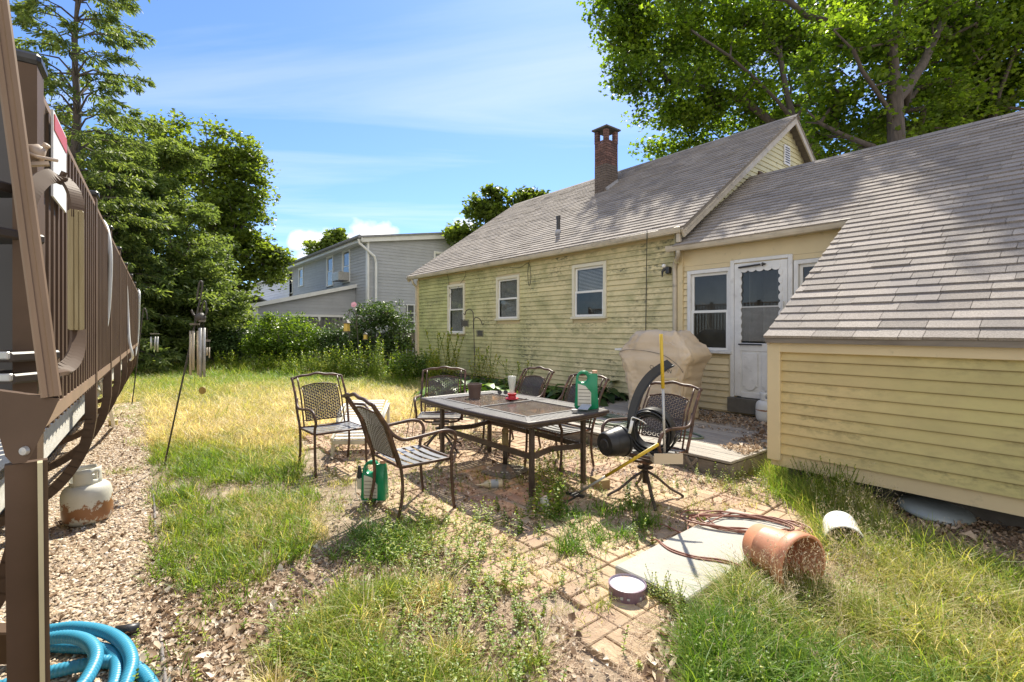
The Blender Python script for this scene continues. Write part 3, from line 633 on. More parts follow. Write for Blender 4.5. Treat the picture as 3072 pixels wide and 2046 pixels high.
# the white house further back and the dark garage
m_wsid = M('white_siding', (.66, .67, .70), None, rough=.6, attr=.04); wc = A(705, 987, 52); wc.z = 0
wh = thing('white_house', 'white clapboard house far behind the trees at left', 'house', wc, HR)
s = MB(); siding(s, -3, 22, 1, 5.6, 0, [], ex=.2, thick=.03); siding(s, 0, 9, 1, 6.6, -3, ex=.2, axis='y', face=-1, thick=.03, clip=lambda z: (0, 9) if z < 5.6 else ((z-5.6)*4, 9-(z-5.6)*4)); s.build('siding', m_wsid, wh)
b = MB(); roofbase(b, [(-3.4, -.4, 5.6), (22, -.4, 5.6), (22, 4.5, 7.4), (-3.4, 4.5, 7.4)], .2); roofbase(b, [(-3.4, 4.5, 7.4), (22, 4.5, 7.4), (22, 9.4, 5.6), (-3.4, 9.4, 5.6)], .2); b.build('roof', m_wsid, wh)
b = MB(); b.box((-1.8, -.03, 3.8), (.9, .05, 2)); b.build('window', m_room, wh)
gg = A(640, 987, 34); gg.z = 0
ga = thing('garage', 'dark grey garage with a white eave behind the picket fence', 'garage', gg, HR)
b = MB(); b.box((-3.5, 2.5, 1.2), (8, 5, 2.4)); b.build('wall', m_greyd, ga)
b = MB(); roofbase(b, [(-7.8, -.3, 2.5), (.8, -.3, 2.5), (.8, 2.5, 4.0), (-7.8, 2.5, 4.0)], .12); roofbase(b, [(-7.8, 2.5, 4.0), (.8, 2.5, 4.0), (.8, 5.3, 2.5), (-7.8, 5.3, 2.5)], .12); b.build('roof', m_greyd, ga)
b = MB(); b.box((-3.5, -.3, 2.3), (8.6, .05, .22)); b.build('fascia', m_white, ga)

# ================================================================= FENCES
m_fence = M('weathered_fence', (.125, .12, .11), (.18, .172, .16), 4, .9, stretch=(6, 6, .7), attr=.25, bump=.3)
def picket(p, q, h, name, label, sp=.15, z0=0.05, wd=.13, pm=m_fence, posts=True, round_top=True):
    p = Vector(p); q = Vector(q); L = (q-p).length; rt = thing(name, label, 'fence', p, math.atan2(q.y-p.y, q.x-p.x)); b = MB(); n = int(L/sp)
    for i in range(n):
        x = i*sp+sp/2; r_ = random.random(); hh = h+random.uniform(-.01, .01); y = random.uniform(-.003, .003)
        w = wd/2
        poly = [(-w, 0), (w, 0), (w, hh-.13), (w*.45, hh-.12), (w*.5, hh-.06), (0, hh), (-w*.5, hh-.06), (-w*.45, hh-.12), (-w, hh-.13)] if round_top else [(-w, 0), (w, 0), (w, hh), (-w, hh)]
        b.prism(poly, Matrix.Translation((x, y, z0)) @ Matrix.Rotation(R(90), 4, 'X'), .018, r_)
    b.build('picket_panel', pm, rt)
    b = MB()
    for zz_ in (h*.2, h*.83): b.box((L/2, .045, z0+zz_), (L, .05, .09))
    b.build('rail', pm, rt)
    if posts:
        for i in range(int(L/2.4)+1):
            b = MB(); b.cbox((min(i*2.4, L), .08, z0+h*.5), (.1, .1, h*.98), .01); b.build('fence_post', pm, rt)
    return rt
fl_ = Vector((-19.5, 20.2, 0)); fm = Vector((-6.4, 20.4, 0)); fr = Vector((-3.9, 17.5, 0))
picket(fl_, fm, 1.93, 'picket_fence', 'tall weathered grey picket fence along the back of the yard')
picket(Vector((-6.2, 16.9, 0)), Vector((-3.15, 16.4, 0)), 1.32, 'slat_fence', 'low grey slat fence at the far corner of the yellow house', sp=.12, wd=.085, round_top=False)

# ================================================================= GROUND
m_soil = M('soil_and_litter', (.30, .23, .16), (.20, .15, .10), 14, .95, bump=1, bscale=60, third=(.42, .34, .25), t_scale=5, t_lo=.5, t_hi=.62, detail=12)
m_lawn = M('meadow_ground', (.20, .19, .06), (.33, .27, .12), 1.2, .95, third=(.12, .15, .03), t_scale=.5, t_lo=.45, t_hi=.6, bump=1, bscale=50)
m_far = M('far_lawn', (.07, .10, .025), (.10, .13, .04), .5, .95)
def sheet(name, poly, z, mt, nx=1, kind='structure'):
    b = MB(); b.add([(x, y, z) for x, y in poly], [tuple(range(len(poly)))]); o = b.build(name, mt); o['kind'] = kind; return o
def DU(u, q): p = d1*u+d2*q; return (p.x, p.y)
# one broad sheet with gentle unevenness near the camera
n = 90; gx = np.concatenate([[-150, -80, -40], np.linspace(-20, 12, n), [30, 70, 150]]); gy = np.concatenate([[-60, -20], np.linspace(-3, 21, n), [30, 60, 120, 300]])
X, Y = np.meshgrid(gx, gy)
def bumpz(x, y): return .012*np.sin(x*2.1+1)*np.cos(y*1.7)+.008*np.sin(x*5.3+y*3.1)+.006*np.cos(x*9.1-y*7.7)
Zg = bumpz(X, Y)-.022; Zg[(X < -19.9) | (X > 11.9) | (Y > 20.9) | (Y < -2.9)] = -.022
vv = np.stack([X.ravel(), Y.ravel(), Zg.ravel()], 1); w_ = len(gx)
ii, jj = np.meshgrid(np.arange(w_-1), np.arange(len(gy)-1)); a0 = (jj*w_+ii).ravel(); fq = np.stack([a0, a0+1, a0+w_+1, a0+w_], 1)
o = arrmesh('ground', vv, [fq], np.full(len(vv), .5), m_soil, smooth=True); o['kind'] = 'structure'
sheet('back_lawn', [DU(9.6, .7), DU(8.6, 3.5), DU(7.4, 7.2), (-3.0, 16.2), (-5.6, 20.5), (-30, 20.5), (-26, 14), DU(13, -.6), DU(9.5, .2)], .012, m_lawn)
sheet('neighbour_lawn', [(-60, 20.9), (30, 20.9), (60, 110), (-100, 110)], .0, m_far)
# ================================================================= POOL WITH RAILING
PD = Vector((-.593, .805, 0)).normalized(); PN = Vector((PD.y, -PD.x, 0))      # along the railing, outwards to the yard
P0 = Vector((-1.55, 1.55, 0)); PR = math.atan2(PD.y, PD.x)
pool = thing('swimming_pool', 'above ground pool with cream wall, white deck edge and brown aluminium railing at left', 'pool', P0, PR)
# local: x along the railing away from the camera, y = -PN (towards the water) is +y
ZD, ZT, INS = 1.06, 2.30, .70
LEN = 10.9
posts = [0, 1.86, 3.12, 4.42, 5.92, 7.55, 9.15, 10.9]
b = MB()
def outline(off):
    e = off*.45
    return [(-4+e, off), (LEN-.6-e*.2, off), (LEN+1.2-e, off+1.6), (LEN+1.6-e, off+4), (LEN+1.2-e, 6.6-off), (LEN-.6, 8.0-off), (-4+e, 8.0-off)]
wl = outline(INS); n = len(wl)
for i in range(n):
    a, c = Vector((*wl[i], 0)), Vector((*wl[(i+1) % n], 0)); L = (c-a).length; k = max(1, int(L/.085)); d = (c-a)/k; nn = Vector((d.y, -d.x, 0)).normalized()
    for j in range(k):
        p = a+d*j; q = a+d*(j+1); m_ = random.random()*.6+(.4 if j % 2 else 0)
        o1 = nn*(.012); b.add([p+d*.08, q-d*.08, q-d*.08+Vector((0, 0, ZD-.1)), p+d*.08+Vector((0, 0, ZD-.1))], [(0, 1, 2, 3)], m_) if False else b.add([p, p+d*.12+o1, q-d*.12+o1, q, q+Vector((0, 0, ZD-.12)), q-d*.12+o1+Vector((0, 0, ZD-.12)), p+d*.12+o1+Vector((0, 0, ZD-.12)), p+Vector((0, 0, ZD-.12))], [(0, 1, 6, 7), (1, 2, 5, 6), (2, 3, 4, 5)], m_)
b.build('pool_wall', m_cream, pool)
b = MB(); o1 = outline(.06); o2 = outline(.85); vs = [Vector((*p, ZD)) for p in o1]+[Vector((*p, ZD)) for p in o2]; vs += [v-Vector((0, 0, .03)) for v in vs]; n = 7
b.add(vs, [(i, (i+1) % n, n+(i+1) % n, n+i) for i in range(n)]+[(2*n+i, 3*n+i, 3*n+(i+1) % n, 2*n+(i+1) % n) for i in range(n)]+[(i, 2*n+i, 2*n+(i+1) % n, (i+1) % n) for i in range(n)])
b.build('pool_deck', m_oldw, pool)
b = MB()
b.beam((-1.0, INS-.08, ZD-.15), (LEN-.6, INS-.08, ZD-.15), .045, .17); b.beam((-1.0, .12, ZD-.05), (LEN-.4, .12, ZD-.05), .03, .05)
b.beam((-1.0, .10, ZD-.10), (LEN-.3, .10, ZD-.10), .03, .13)
b.build('deck_beam', m_oldw, pool)
m_water = M('pool_water', (.03, .12, .12), None, rough=.05); b = MB(); b.add([Vector((*p, ZD-.18)) for p in o2], [tuple(range(n))]); b.build('water', m_water, pool)
b = MB(); b.add([Vector((*p, .02)) for p in o2], [tuple(range(n))]); 
for x in posts:       # railing posts that curve under the deck and back to the wall
    t = MB(); w = .085 if x > .1 else .11
    pts = [(x, 0, ZT+.03), (x, 0, ZD+.1), (x, 0, ZD-.12), (x, .04, ZD-.32), (x, .16, ZD-.52), (x, .36, ZD-.66), (x, INS, ZD-.76)]
    pts = [pts[0], pts[1]]+spline(pts[2:], 5)
    for a, c in zip(pts, pts[1:]):
        a = Vector(a); c = Vector(c); t.beam(a, c+(c-a).normalized()*.006, w, .055, up=(0, 1, 0) if abs((c-a).normalized().z) > .7 else (0, 0, 1))
    o = t.build('railing_post', m_brown, pool)
    t = MB(); t.cbox((x, 0, ZT+.05), (w+.02, .075, .035), .01); t.build('post_cap', m_black, o)
for i, (x0, x1) in enumerate(zip(posts, posts[1:])):
    t = MB(); x0 += .05; x1 -= .05
    k = int((x1-x0)/.098)
    for j in range(k):
        x = x0+(j+.5)*(x1-x0)/k; t.box((x, .0, (ZT+ZD)/2+.03), (.036, .045, ZT-ZD-.12))
    rp = t.build('railing_panel', m_brown, pool)
    t = MB(); t.beam((x0, 0, ZT-.02), (x1, 0, ZT-.02), .045, .035, b=.006); t.build('top_rail', m_brownl, rp)
    t = MB(); t.beam((x0, -.012, ZD+.13), (x1, -.012, ZD+.13), .022, .055); t.build('bottom_rail', m_pink, rp)
    if i == 0:
        m_sign = M('sign_white', (.78, .78, .74), None, rough=.4); m_red = M('sign_red', (.5, .07, .05), None, rough=.4)
        t = MB(); t.box((.27, -.04, 2.11), (.30, .006, .30)); sg = t.build('safety_sign', m_sign, pool)
        t = MB(); t.box((.27, -.0445, 2.22), (.28, .003, .055)); t.build('sign_band', m_red, sg)

# the entry stair, folded rail and its leg, right beside the camera
m_dk = M('dark_tread', (.05, .038, .03), None, rough=.5)
st = thing('pool_ladder', 'brown aluminium pool entry stair with slanted side rail and square leg at the left edge', 'ladder', A(95, 1300, 1.25))
ol = Vector(st.location)
VD = Vector((-.70, .714, 0))
def L_(px, py, D): return A(px, py, D)-ol
b = MB(); pa = L_(-22, -120, 1.22); pb = L_(154, 1190, 1.24)
dd = (pb-pa).normalized(); sx = dd.cross(Vector((0, 1, 0))).normalized()
def chan(bb, p, q, w, dpt):
    ax = (q-p).normalized(); s_ = ax.cross(VD).normalized(); f_ = s_.cross(ax)
    prof = [(-w/2, 0), (-w/2+.004, -.006), (-w/6, -.007), (-w/10, -.003), (w/10, -.003), (w/6, -.007), (w/2-.004, -.006), (w/2, 0), (w/2, dpt), (-w/2, dpt)]
    if f_.dot(VD) < 0: f_ = -f_
    vs = [p+s_*a+f_*c for a, c in prof]+[q+s_*a+f_*c for a, c in prof]; k = len(prof)
    bb.add(vs, [(i, (i+1) % k, k+(i+1) % k, k+i) for i in range(k)]+[tuple(range(k)), tuple(range(2*k-1, k-1, -1))])
chan(b, pa, pb, .040, .05); b.build('side_rail', m_brownl, st)
b = MB(); poly = [L_(-160, 1152, 1.24), L_(178, 1196, 1.24), L_(158, 1240, 1.24), L_(92, 1370, 1.24), L_(78, 1388, 1.24), L_(38, 1392, 1.24), L_(16, 1370, 1.24), L_(-10, 1283, 1.24)]
k = len(poly); vs = poly+[p+VD*.05 for p in poly]; b.add(vs, [tuple(range(k)), tuple(range(2*k-1, k-1, -1))]+[(i, (i+1) % k, k+(i+1) % k, k+i) for i in range(k)]); br = b.build('hinge_bracket', m_brown, st)
b = MB(); b.lathe([(.0, -.004), (.012, -.004), (.010, .004), (0, .006)], 12, Matrix.Translation(L_(72, 1353, 1.235)) @ Matrix.Rotation(R(90), 4, 'X'), cap=False); b.build('bolt', m_sil, br)
b = MB(); b.beam(L_(80, 1385, 1.27), L_(97, 2900, 1.27), .080, .03, up=VD); b.build('leg', m_brown, st)
b = MB(); b.beam(L_(120, 1385, 1.262), L_(137, 2900, 1.262), .010, .034, up=VD); b.build('leg_edge', m_cream, st)
b = MB(); b.cbox(L_(10, 1930, 1.3), (.085, .05, .085), .004); b.build('foot_block', m_brown, st)
b = MB(); vs = [L_(-500, -300, 1.75), L_(-40, -300, 1.75), L_(30, 400, 1.75), L_(98, 1000, 1.75), L_(160, 1180, 1.75), L_(-500, 1180, 1.75)]; k = 6
vs += [v+Vector((0, .03, 0)) for v in vs]; b.add(vs, [tuple(range(k)), tuple(range(2*k-1, k-1, -1))]+[(i, (i+1) % k, k+(i+1) % k, k+i) for i in range(k)]); b.build('side_panel', m_dk, st)
for j, (py, x1, h) in enumerate(((560, 18, 36), (706, 62, 60), (1068, 110, 40), (1130, 118, 34))):
    b = MB(); q = L_(x1-210, py, 1.5); b.cbox(q, (.44, .16, .03), .006); sp_ = b.build('tread', m_dk, st)
    b = MB(); b.cbox(q+Vector((0, -.085, .006)), (.44, .012, .022), .003); b.build('tread_nosing', m_sil, sp_)
# arched grab rail
b = MB(); D_ = 1.5
path = spline([L_(75, 625, 1.35), L_(96, 575, 1.38), L_(125, 540, 1.42), L_(158, 528, 1.46), L_(192, 538, 1.5), L_(218, 570, 1.5), L_(229, 610, 1.5), L_(231, 650, 1.5)], 5)
for a, c in zip(path, path[1:]): b.beam(a, c+(c-a).normalized()*.004, .010, .042, up=(.1, 1, 0))
gr_ = b.build('grab_rail', m_brown, st)
b = MB(); gp, gq = L_(227, 632, 1.5), L_(228, 990, 1.5); b.beam(gp, gq, .038, .03, up=VD, b=.004)
for sx_ in (-1, 0, 1): b.beam(gp-VD*.016+Vector((.72, .70, 0))*sx_*.011, gq-VD*.016+Vector((.72, .70, 0))*sx_*.011, .008, .006, up=VD)
m_grip = M('tan_grip', (.25, .19, .085), (.30, .24, .12), 4, .6, stretch=(30, 30, 2)); b.build('grip', m_grip, gr_)
b = MB(); path = spline([L_(234, 985, 1.52), L_(232, 1040, 1.5), L_(215, 1085, 1.46), L_(180, 1115, 1.4), L_(150, 1125, 1.32)], 5)
for a, c in zip(path, path[1:]): b.beam(a, c+(c-a).normalized()*.004, .010, .042, up=(.1, 1, 0))
b.build('lower_bend', m_brown, gr_)
m_tan = M('tan_plastic', (.46, .36, .26), (.38, .30, .22), 10, .45)
latch = thing('rail_latch', 'bird shaped tan plastic latch clipped to the slanted ladder rail', 'latch', A(110, 470, 1.3)); lo_ = Vector(latch.location)
b = MB(); pts = [A(68, 470, 1.27), A(92, 462, 1.28), A(114, 452, 1.29), A(128, 446, 1.3), A(140, 432, 1.3)]
b.tube(spline([p-lo_ for p in pts], 4), [.006, .010, .013, .016, .019, .021, .022, .021, .019, .017, .015, .012, .010, .009, .008, .007, .006], 8)
b.tube([A(134, 438, 1.3)-lo_, A(147, 440, 1.3)-lo_], .005, 6); b.tube([A(118, 452, 1.29)-lo_, A(122, 486, 1.29)-lo_], .008, 6); b.build('bird_body', m_tan, latch, True)
b = MB(); b.beam(A(76, 494, 1.27)-lo_, A(148, 491, 1.3)-lo_, .02, .009); b.tube([A(80, 457, 1.26)-lo_, A(110, 470, 1.27)-lo_, A(173, 482, 1.31)-lo_], .0045, 8); b.build('clip_arm', m_tan, latch)

# hoses slung over the railing
def pl(x, y, z): return P0+PD*x+PN*(-y)+Vector((0, 0, z))
def hose(name, pts, rad, label, mt=m_hosew, n=8):
    b = MB(); b.tube(spline(pts, 7), rad, n); return tag(b.build(name, mt, None, True), label, 'hose')
hose('pool_hose', [A(296, 676, 4.1), A(306, 662, 4.0), A(322, 690, 3.9), A(331, 760, 3.85), A(329, 860, 3.85), A(322, 950, 3.85), A(308, 1020, 3.8), A(294, 1065, 3.75), A(268, 1088, 3.8)], .015, 'white hose looped over the near railing post of the pool')
hose('pool_hose', [A(360, 800, 6.6), A(369, 806, 6.5), A(378, 850, 6.4), A(384, 945, 6.4), A(388, 1020, 6.3), A(398, 1068, 6.3), A(392, 1080, 6.6)], .015, 'white hose hanging over the middle of the pool railing')
hose('pool_hose', [A(408, 868, 10.4), A(417, 873, 10.3), A(418, 900, 10.2), A(415, 990, 10.2), A(410, 1040, 10.1), A(403, 1070, 10.0), A(396, 1062, 10.1)], .02, 'white hose hanging down the far end of the pool railing')
hose('drain_hose', [A(270, 1040, 3.6), A(290, 1100, 3.75), A(308, 1160, 4.3), A(325, 1215, 5.6), A(338, 1262, 6.4), G(340, 1278, .04)], .022, 'straight milky drain hose reaching from the railing down to the gravel')
b = MB(); b.lathe([(.0, 0), (.055, 0), (.055, .09), (.04, .1), (.0, .1)], 12, Matrix.Translation(G(340, 1278))); m_yel = M('yellowed_plastic', (.5, .42, .14), None, rough=.5); tag(b.build('hose_fitting', m_yel), 'yellowed round hose fitting standing in the gravel', 'fitting')

# blue corrugated vacuum hose
m_blue = M('blue_corrugated_hose', (.03, .23, .36), (.045, .28, .42), 3, .38, spec=.5)
def corr(mb, pts, rad):
    path = spline(pts, 40); P = [path[0]]; acc = 0; step = .0042
    for a, c in zip(path, path[1:]):
        L = (c-a).length; 
        while acc+L >= step: 
            t = (step-acc)/L; a = a+(c-a)*t; P.append(a); L = (c-a).length; acc = 0
        acc += L
    k = len(P); mb.tube(P, [rad*(1 if (i % 4) in (0, 1) else .93) for i in range(k)], 12)
b = MB(); rr_ = .027
corr(b, [G(-40, 2075, .03), G(100, 2030, .04), G(235, 1998, .05), G(320, 1985, .04), G(400, 2000, .03), G(450, 2050, .03), G(470, 2120, .03), G(420, 2190, .03)], rr_)
corr(b, [G(-60, 1960, .03), G(100, 1938, .03), G(200, 1940, .035), G(300, 1946, .04), G(340, 1965, .04), G(350, 2010, .05), G(330, 2080, .05), G(250, 2160, .05)], rr_)
corr(b, [G(-80, 1900, .03), G(120, 1893, .04), G(215, 1882, .06), G(305, 1893, .07), G(365, 1925, .08), G(393, 1975, .08), G(385, 2030, .07), G(340, 2110, .05), G(200, 2200, .03)], rr_)
corr(b, [G(-60, 1950, .07), G(110, 1922, .09), G(200, 1910, .11), G(262, 1925, .12), G(288, 1965, .12), G(270, 2020, .11), G(225, 2080, .1), G(120, 2160, .06), G(-60, 2200, .03)], rr_)
tag(b.build('blue_pool_hose', m_blue, None, True), 'coiled blue corrugated vacuum hose at the foot of the ladder', 'hose')
b = MB(); b.tube([G(345, 1893, .04), G(385, 1890, .035), G(418, 1882, .035)], [.022, .026, .022], 12); tag(b.build('hose_cuff', m_black, None, True), 'black rubber cuff at the end of the blue hose', 'cuff')

# ================================================================= PROPANE TANKS
m_tank = M('rusty_white_tank', (.60, .58, .50), (.52, .50, .42), 5, .42); t_ = m_tank.node_tree; bs = t_.nodes['Principled BSDF']
def rustband(m, lo, hi, soft=.03):
    t = m.node_tree; b = t.nodes['Principled BSDF']; lk = b.inputs['Base Color'].links[0]; src = lk.from_socket; tcx = N(t, 'ShaderNodeTexCoord'); sp = N(t, 'ShaderNodeSeparateXYZ'); t.links.new(tcx.outputs['Object'], sp.inputs[0])
    n = N(t, 'ShaderNodeTexNoise'); n.inputs['Scale'].default_value = 13; n.inputs['Detail'].default_value = 12; n.inputs['Roughness'].default_value = .75; t.links.new(tcx.outputs['Object'], n.inputs[0])
    mid = (lo+hi)/2; d = math_(t, 'ABSOLUTE', math_(t, 'SUBTRACT', sp.outputs[2], mid)); k = math_(t, 'SUBTRACT', 1.0, math_(t, 'DIVIDE', d, (hi-lo)/2+soft))
    v = math_(t, 'ADD', k, math_(t, 'MULTIPLY', math_(t, 'SUBTRACT', n.outputs[0], .53), 5.5)); r = N(t, 'ShaderNodeMapRange'); r.inputs[1].default_value = .05; r.inputs[2].default_value = .22; t.links.new(v, r.inputs[0])
    mx = N(t, 'ShaderNodeMix', data_type='RGBA'); t.links.new(r.outputs[0], mx.inputs[0]); t.links.new(src, mx.inputs[6]); mx.inputs[7].default_value = (.26, .12, .05, 1); t.links.new(mx.outputs[2], b.inputs['Base Color'])
rustband(m_tank, .07, .16)
def tank(name, label, loc, mt, s=1.0, tilt=0):
    r = thing(name, label, 'gas tank', loc, 0.4); r.rotation_euler = (0, R(tilt), .4); b = MB()
    b.lathe([(.0, .015), (.11, .015), (.138, .03), (.152, .065), (.155, .11), (.155, .21), (.152, .25), (.142, .28), (.12, .302), (.07, .318), (.0, .322)], 36, cap=False); b.build('tank_body', mt, r, True)
    b = MB(); b.lathe([(.10, 0), (.112, .0), (.112, .05), (.10, .05)], 28); b.build('foot_ring', mt, r, True)
    b = MB(); n = 40; z0, z1 = .30, .43
    for i in range(n):
        a0 = 2*math.pi*i/n+.3; a1 = 2*math.pi*(i+1)/n+.3
        if .0 <= i < 5: continue
        for (u, v) in ((z0, z0+.04), (z0+.04, z0+.09), (z0+.09, z1)):
            if u == z0+.04 and i in (9, 10, 11, 12, 20, 21, 22, 23, 24, 33, 34, 35): continue
            r_ = .098
            b.add([(r_*math.cos(a0), r_*math.sin(a0), u), (r_*math.cos(a1), r_*math.sin(a1), u), (r_*math.cos(a1), r_*math.sin(a1), v), (r_*math.cos(a0), r_*math.sin(a0), v)], [(0, 1, 2, 3)])
    c = b.build('collar', mt, r, True, weld=True); so_m = c.modifiers.new('s', 'SOLIDIFY'); so_m.thickness = .005
    b = MB(); b.lathe([(.018, .32), (.02, .36), (.012, .37), (.012, .39), (.026, .39), (.028, .41), (.0, .415)], 14); b.tube([(0, 0, .355), (.05, .02, .355)], .014, 8); b.build('valve', m_sil, r, True)
    return r
tank('propane_tank', 'rusty cream propane tank leaning on the gravel beside the pool', G(266, 1568)+Vector((0, 0, .0)), m_tank, tilt=-3)
m_tank2 = M('white_tank', (.66, .66, .63), None, rough=.35); rustband(m_tank2, .17, .19, .0)

# ================================================================= DECK
deck = thing('wooden_deck', 'low weathered grey board deck in front of the storm door', 'deck', HO, HR)
DX0, DX1, DY0 = -2.3, 1.26, -2.68
b = MB(); y = DY0; i = 0
while y < -.05:
    w = .138; x = DX0 if y < -.2 else XG-.1
    cuts = [DX0, random.uniform(-1.2, .2), DX1]
    for a, c in zip(cuts, cuts[1:]):
        b.cbox(((a+c)/2, y+w/2, .172+random.uniform(-.002, .003)), (c-a-.004, w, .028), .004, Matrix.Rotation(random.uniform(-.004, .004), 3, 'X'), random.random())
    y += w+.006; i += 1
b.build('deck_boards', m_deckw, deck)
b = MB(); b.box(((DX0+DX1)/2, DY0+.03, .075), (DX1-DX0-.02, .035, .145)); b.box((DX1-.03, -1.4, .075), (.035, 2.5, .145)); b.build('deck_skirt', m_deckd, deck)
for i in range(9):
    bb = MB(); x = DX1-.35-i*.13; bb.beam((x, DY0-.015, .15), (x+.12*(1 if i % 2 else -1), DY0-.02-.004*(i % 3), .0), .03, .012, up=(0, 1, 0)); bb.build('lattice_slat', m_deckd, deck)

# ================================================================= GRILL UNDER ITS COVER
m_tarp = M('tan_grill_cover', (.60, .49, .35), (.52, .41, .28), 1.5, .55, bump=.2, bscale=8, third=(.38, .31, .22), t_scale=2.5, t_lo=.55, t_hi=.8)
gl = HO-d1*(-.02); gpos = Vector((2.30, 7.36, .19))
grill = thing('covered_grill', 'large barbecue grill under a wrinkled tan fabric cover on the deck', 'grill', gpos, HR)
def gsec(z):   # half length, half depth, front shift
    tbl = [(.02, .47, .27), (.3, .48, .28), (.55, .51, .30), (.80, .58, .32), (.885, .65, .32), (.93, .66, .31), (1.0, .62, .30), (1.10, .52, .29), (1.22, .42, .27), (1.265, .38, .235), (1.285, .33, .16)]
    for (a, b_) in zip(tbl, tbl[1:]):
        if a[0] <= z <= b_[0]: k = (z-a[0])/(b_[0]-a[0]); return tuple(a[i]+(b_[i]-a[i])*k for i in (1, 2))
    return tbl[-1][1:]
b = MB(); nz, na = 60, 120; vs = []
for i in range(nz+1):
    z = .02+1.265*i/nz; hx, hy = gsec(z)
    for j in range(na):
        t = 2*math.pi*j/na; c_, s_ = math.cos(t), math.sin(t); e = .30 if z < 1.1 else .45
        x = hx*math.copysign(abs(c_)**e, c_); y = hy*math.copysign(abs(s_)**e, s_)
        lowf = max(0, (.92-z)/.9); f = 1+.020*math.sin(9*t+1.5*math.sin(4*z))*lowf*1.6+.016*math.sin(23*t+2*z)*lowf+.010*math.sin(5*t+13*z)
        zz = z+.012*math.sin(7*t)*(z > .85)-(.03*math.sin(3*t+1) if i == 0 else 0)
        vs.append((x*f, y*f+.012*math.sin(11*x+6*z), zz))
b.add(vs, [(i*na+j, i*na+(j+1) % na, (i+1)*na+(j+1) % na, (i+1)*na+j) for i in range(nz) for j in range(na)]+[tuple(nz*na+j for j in range(na))])
gc_ = b.build('cover', m_tarp, grill, True); dt = bpy.data.textures.new('folds', 'CLOUDS'); dt.noise_scale = .16; dm = gc_.modifiers.new('d', 'DISPLACE'); dm.texture = dt; dm.strength = .055; dm.mid_level = .5
dt = bpy.data.textures.new('fine', 'CLOUDS'); dt.noise_scale = .05; dm = gc_.modifiers.new('d2', 'DISPLACE'); dm.texture = dt; dm.strength = .03; dm.mid_level = .5
b = MB(); b.tube(spline([(-.6, -.28, .95), (-.42, -.325, .99), (-.1, -.33, .985), (.2, -.33, .94), (.38, -.34, .86), (.50, -.34, .77), (.54, -.33, .7)], 8), .005, 6); b.build('cover_seam', m_deckd, grill, True)
b = MB(); b.box((.34, -.345, .60), (.24, .012, .03), Matrix.Rotation(R(-4), 3, 'Y')); b.build('strap', m_ytrim, grill)
def letters(name, body, size, mt, parent, loc, rot):
    tx = bpy.data.curves.new('t', 'FONT'); tx.body = body; tx.size = size; tx.extrude = .001; tx.space_character = .9; tob = bpy.data.objects.new('t', tx); C.objects.link(tob)
    bpy.context.view_layer.update(); me = bpy.data.meshes.new_from_object(tob.evaluated_get(bpy.context.evaluated_depsgraph_get())); bpy.data.objects.remove(tob); me.materials.clear(); me.materials.append(mt)
    o = bpy.data.objects.new(name, me); C.objects.link(o); o.parent = parent; o.location = loc; o.rotation_euler = rot; return o
letters('logo_lettering', 'CHAR-MAN', .075, m_black, grill, (.04, -.40, .735), (R(90), R(8), 0))['label'] = 'dark lettering printed on the cover front'
b = MB(); b.cbox((-.68, -.02, .98), (.2, .34, .03), .006); b.build('side_shelf', m_white, grill)
tank('propane_tank', 'white propane tank with a thin rust line standing beside the low extension', HO+(-d1)*.585+d2*(-.30)+Vector((0, 0, .186)), m_tank2)

# ================================================================= TABLE
TC = Vector((-.05, 5.08, 0)); TR = math.atan2(-d1.y, -d1.x)
m_frame = M('dark_bronze_metal', (.05, .036, .028), (.08, .058, .045), 9, .45, spec=.35, third=(.14, .085, .055), t_scale=14, t_lo=.6, t_hi=.75)
m_frame_r = M('worn_bronze_metal', (.06, .034, .024), (.10, .055, .036), 7, .45, spec=.35, third=(.24, .12, .075), t_scale=10, t_lo=.55, t_hi=.7)
m_top = M('table_slats', (.10, .092, .085), (.15, .14, .13), 12, .4)
m_lace = M('dark_lattice', (.055, .042, .036), (.08, .06, .05), 14, .5)
table = thing('patio_table', 'rectangular bronze metal patio table with glass centre panels', 'table', TC, TR)
TL, TW, TZ = .93, .50, .72
def edge(s, n=14):     # bowed outline
    o = []
    for i in range(n+1): x = -TL+2*TL*i/n; o.append((x*s, (-TW-.055*(1-(x/TL)**2))*s))
    for i in range(1, n+1): y = -TW+2*TW*i/n; o.append(((TL+.02*(1-(y/TW)**2))*s, y*s))
    for i in range(1, n+1): x = TL-2*TL*i/n; o.append((x*s, (TW+.055*(1-(x/TL)**2))*s))
    for i in range(1, n): y = TW-2*TW*i/n; o.append(((-TL-.02*(1-(y/TW)**2))*s, y*s))
    return o
b = MB(); e = edge(1); k = len(e)
b.tube([(x, y, TZ-.018) for x, y in e], .02, 8, closed=True); b.tube([(x*.985, y*.985, TZ-.045) for x, y in e], .014, 6, closed=True); b.build('rim', m_frame, table, True)
ix, iy = TL-.20, TW-.15
b = MB()
for sy in (-1, 1):         # slatted borders, long sides
    nS = 46
    for i in range(nS):
        u = (i+.5)/nS; x = -TL+.03+(2*TL-.06)*u; yo = TW+.05*(1-(x/TL)**2)-.008; yi = iy if abs(x) < ix else iy+(abs(x)-ix)*(yo-iy)/(TL-ix)
        if yo-yi > .02: b.box((x, sy*(yo+yi)/2, TZ-.006), ((2*TL-.06)/nS-.009, yo-yi-.01, .006))
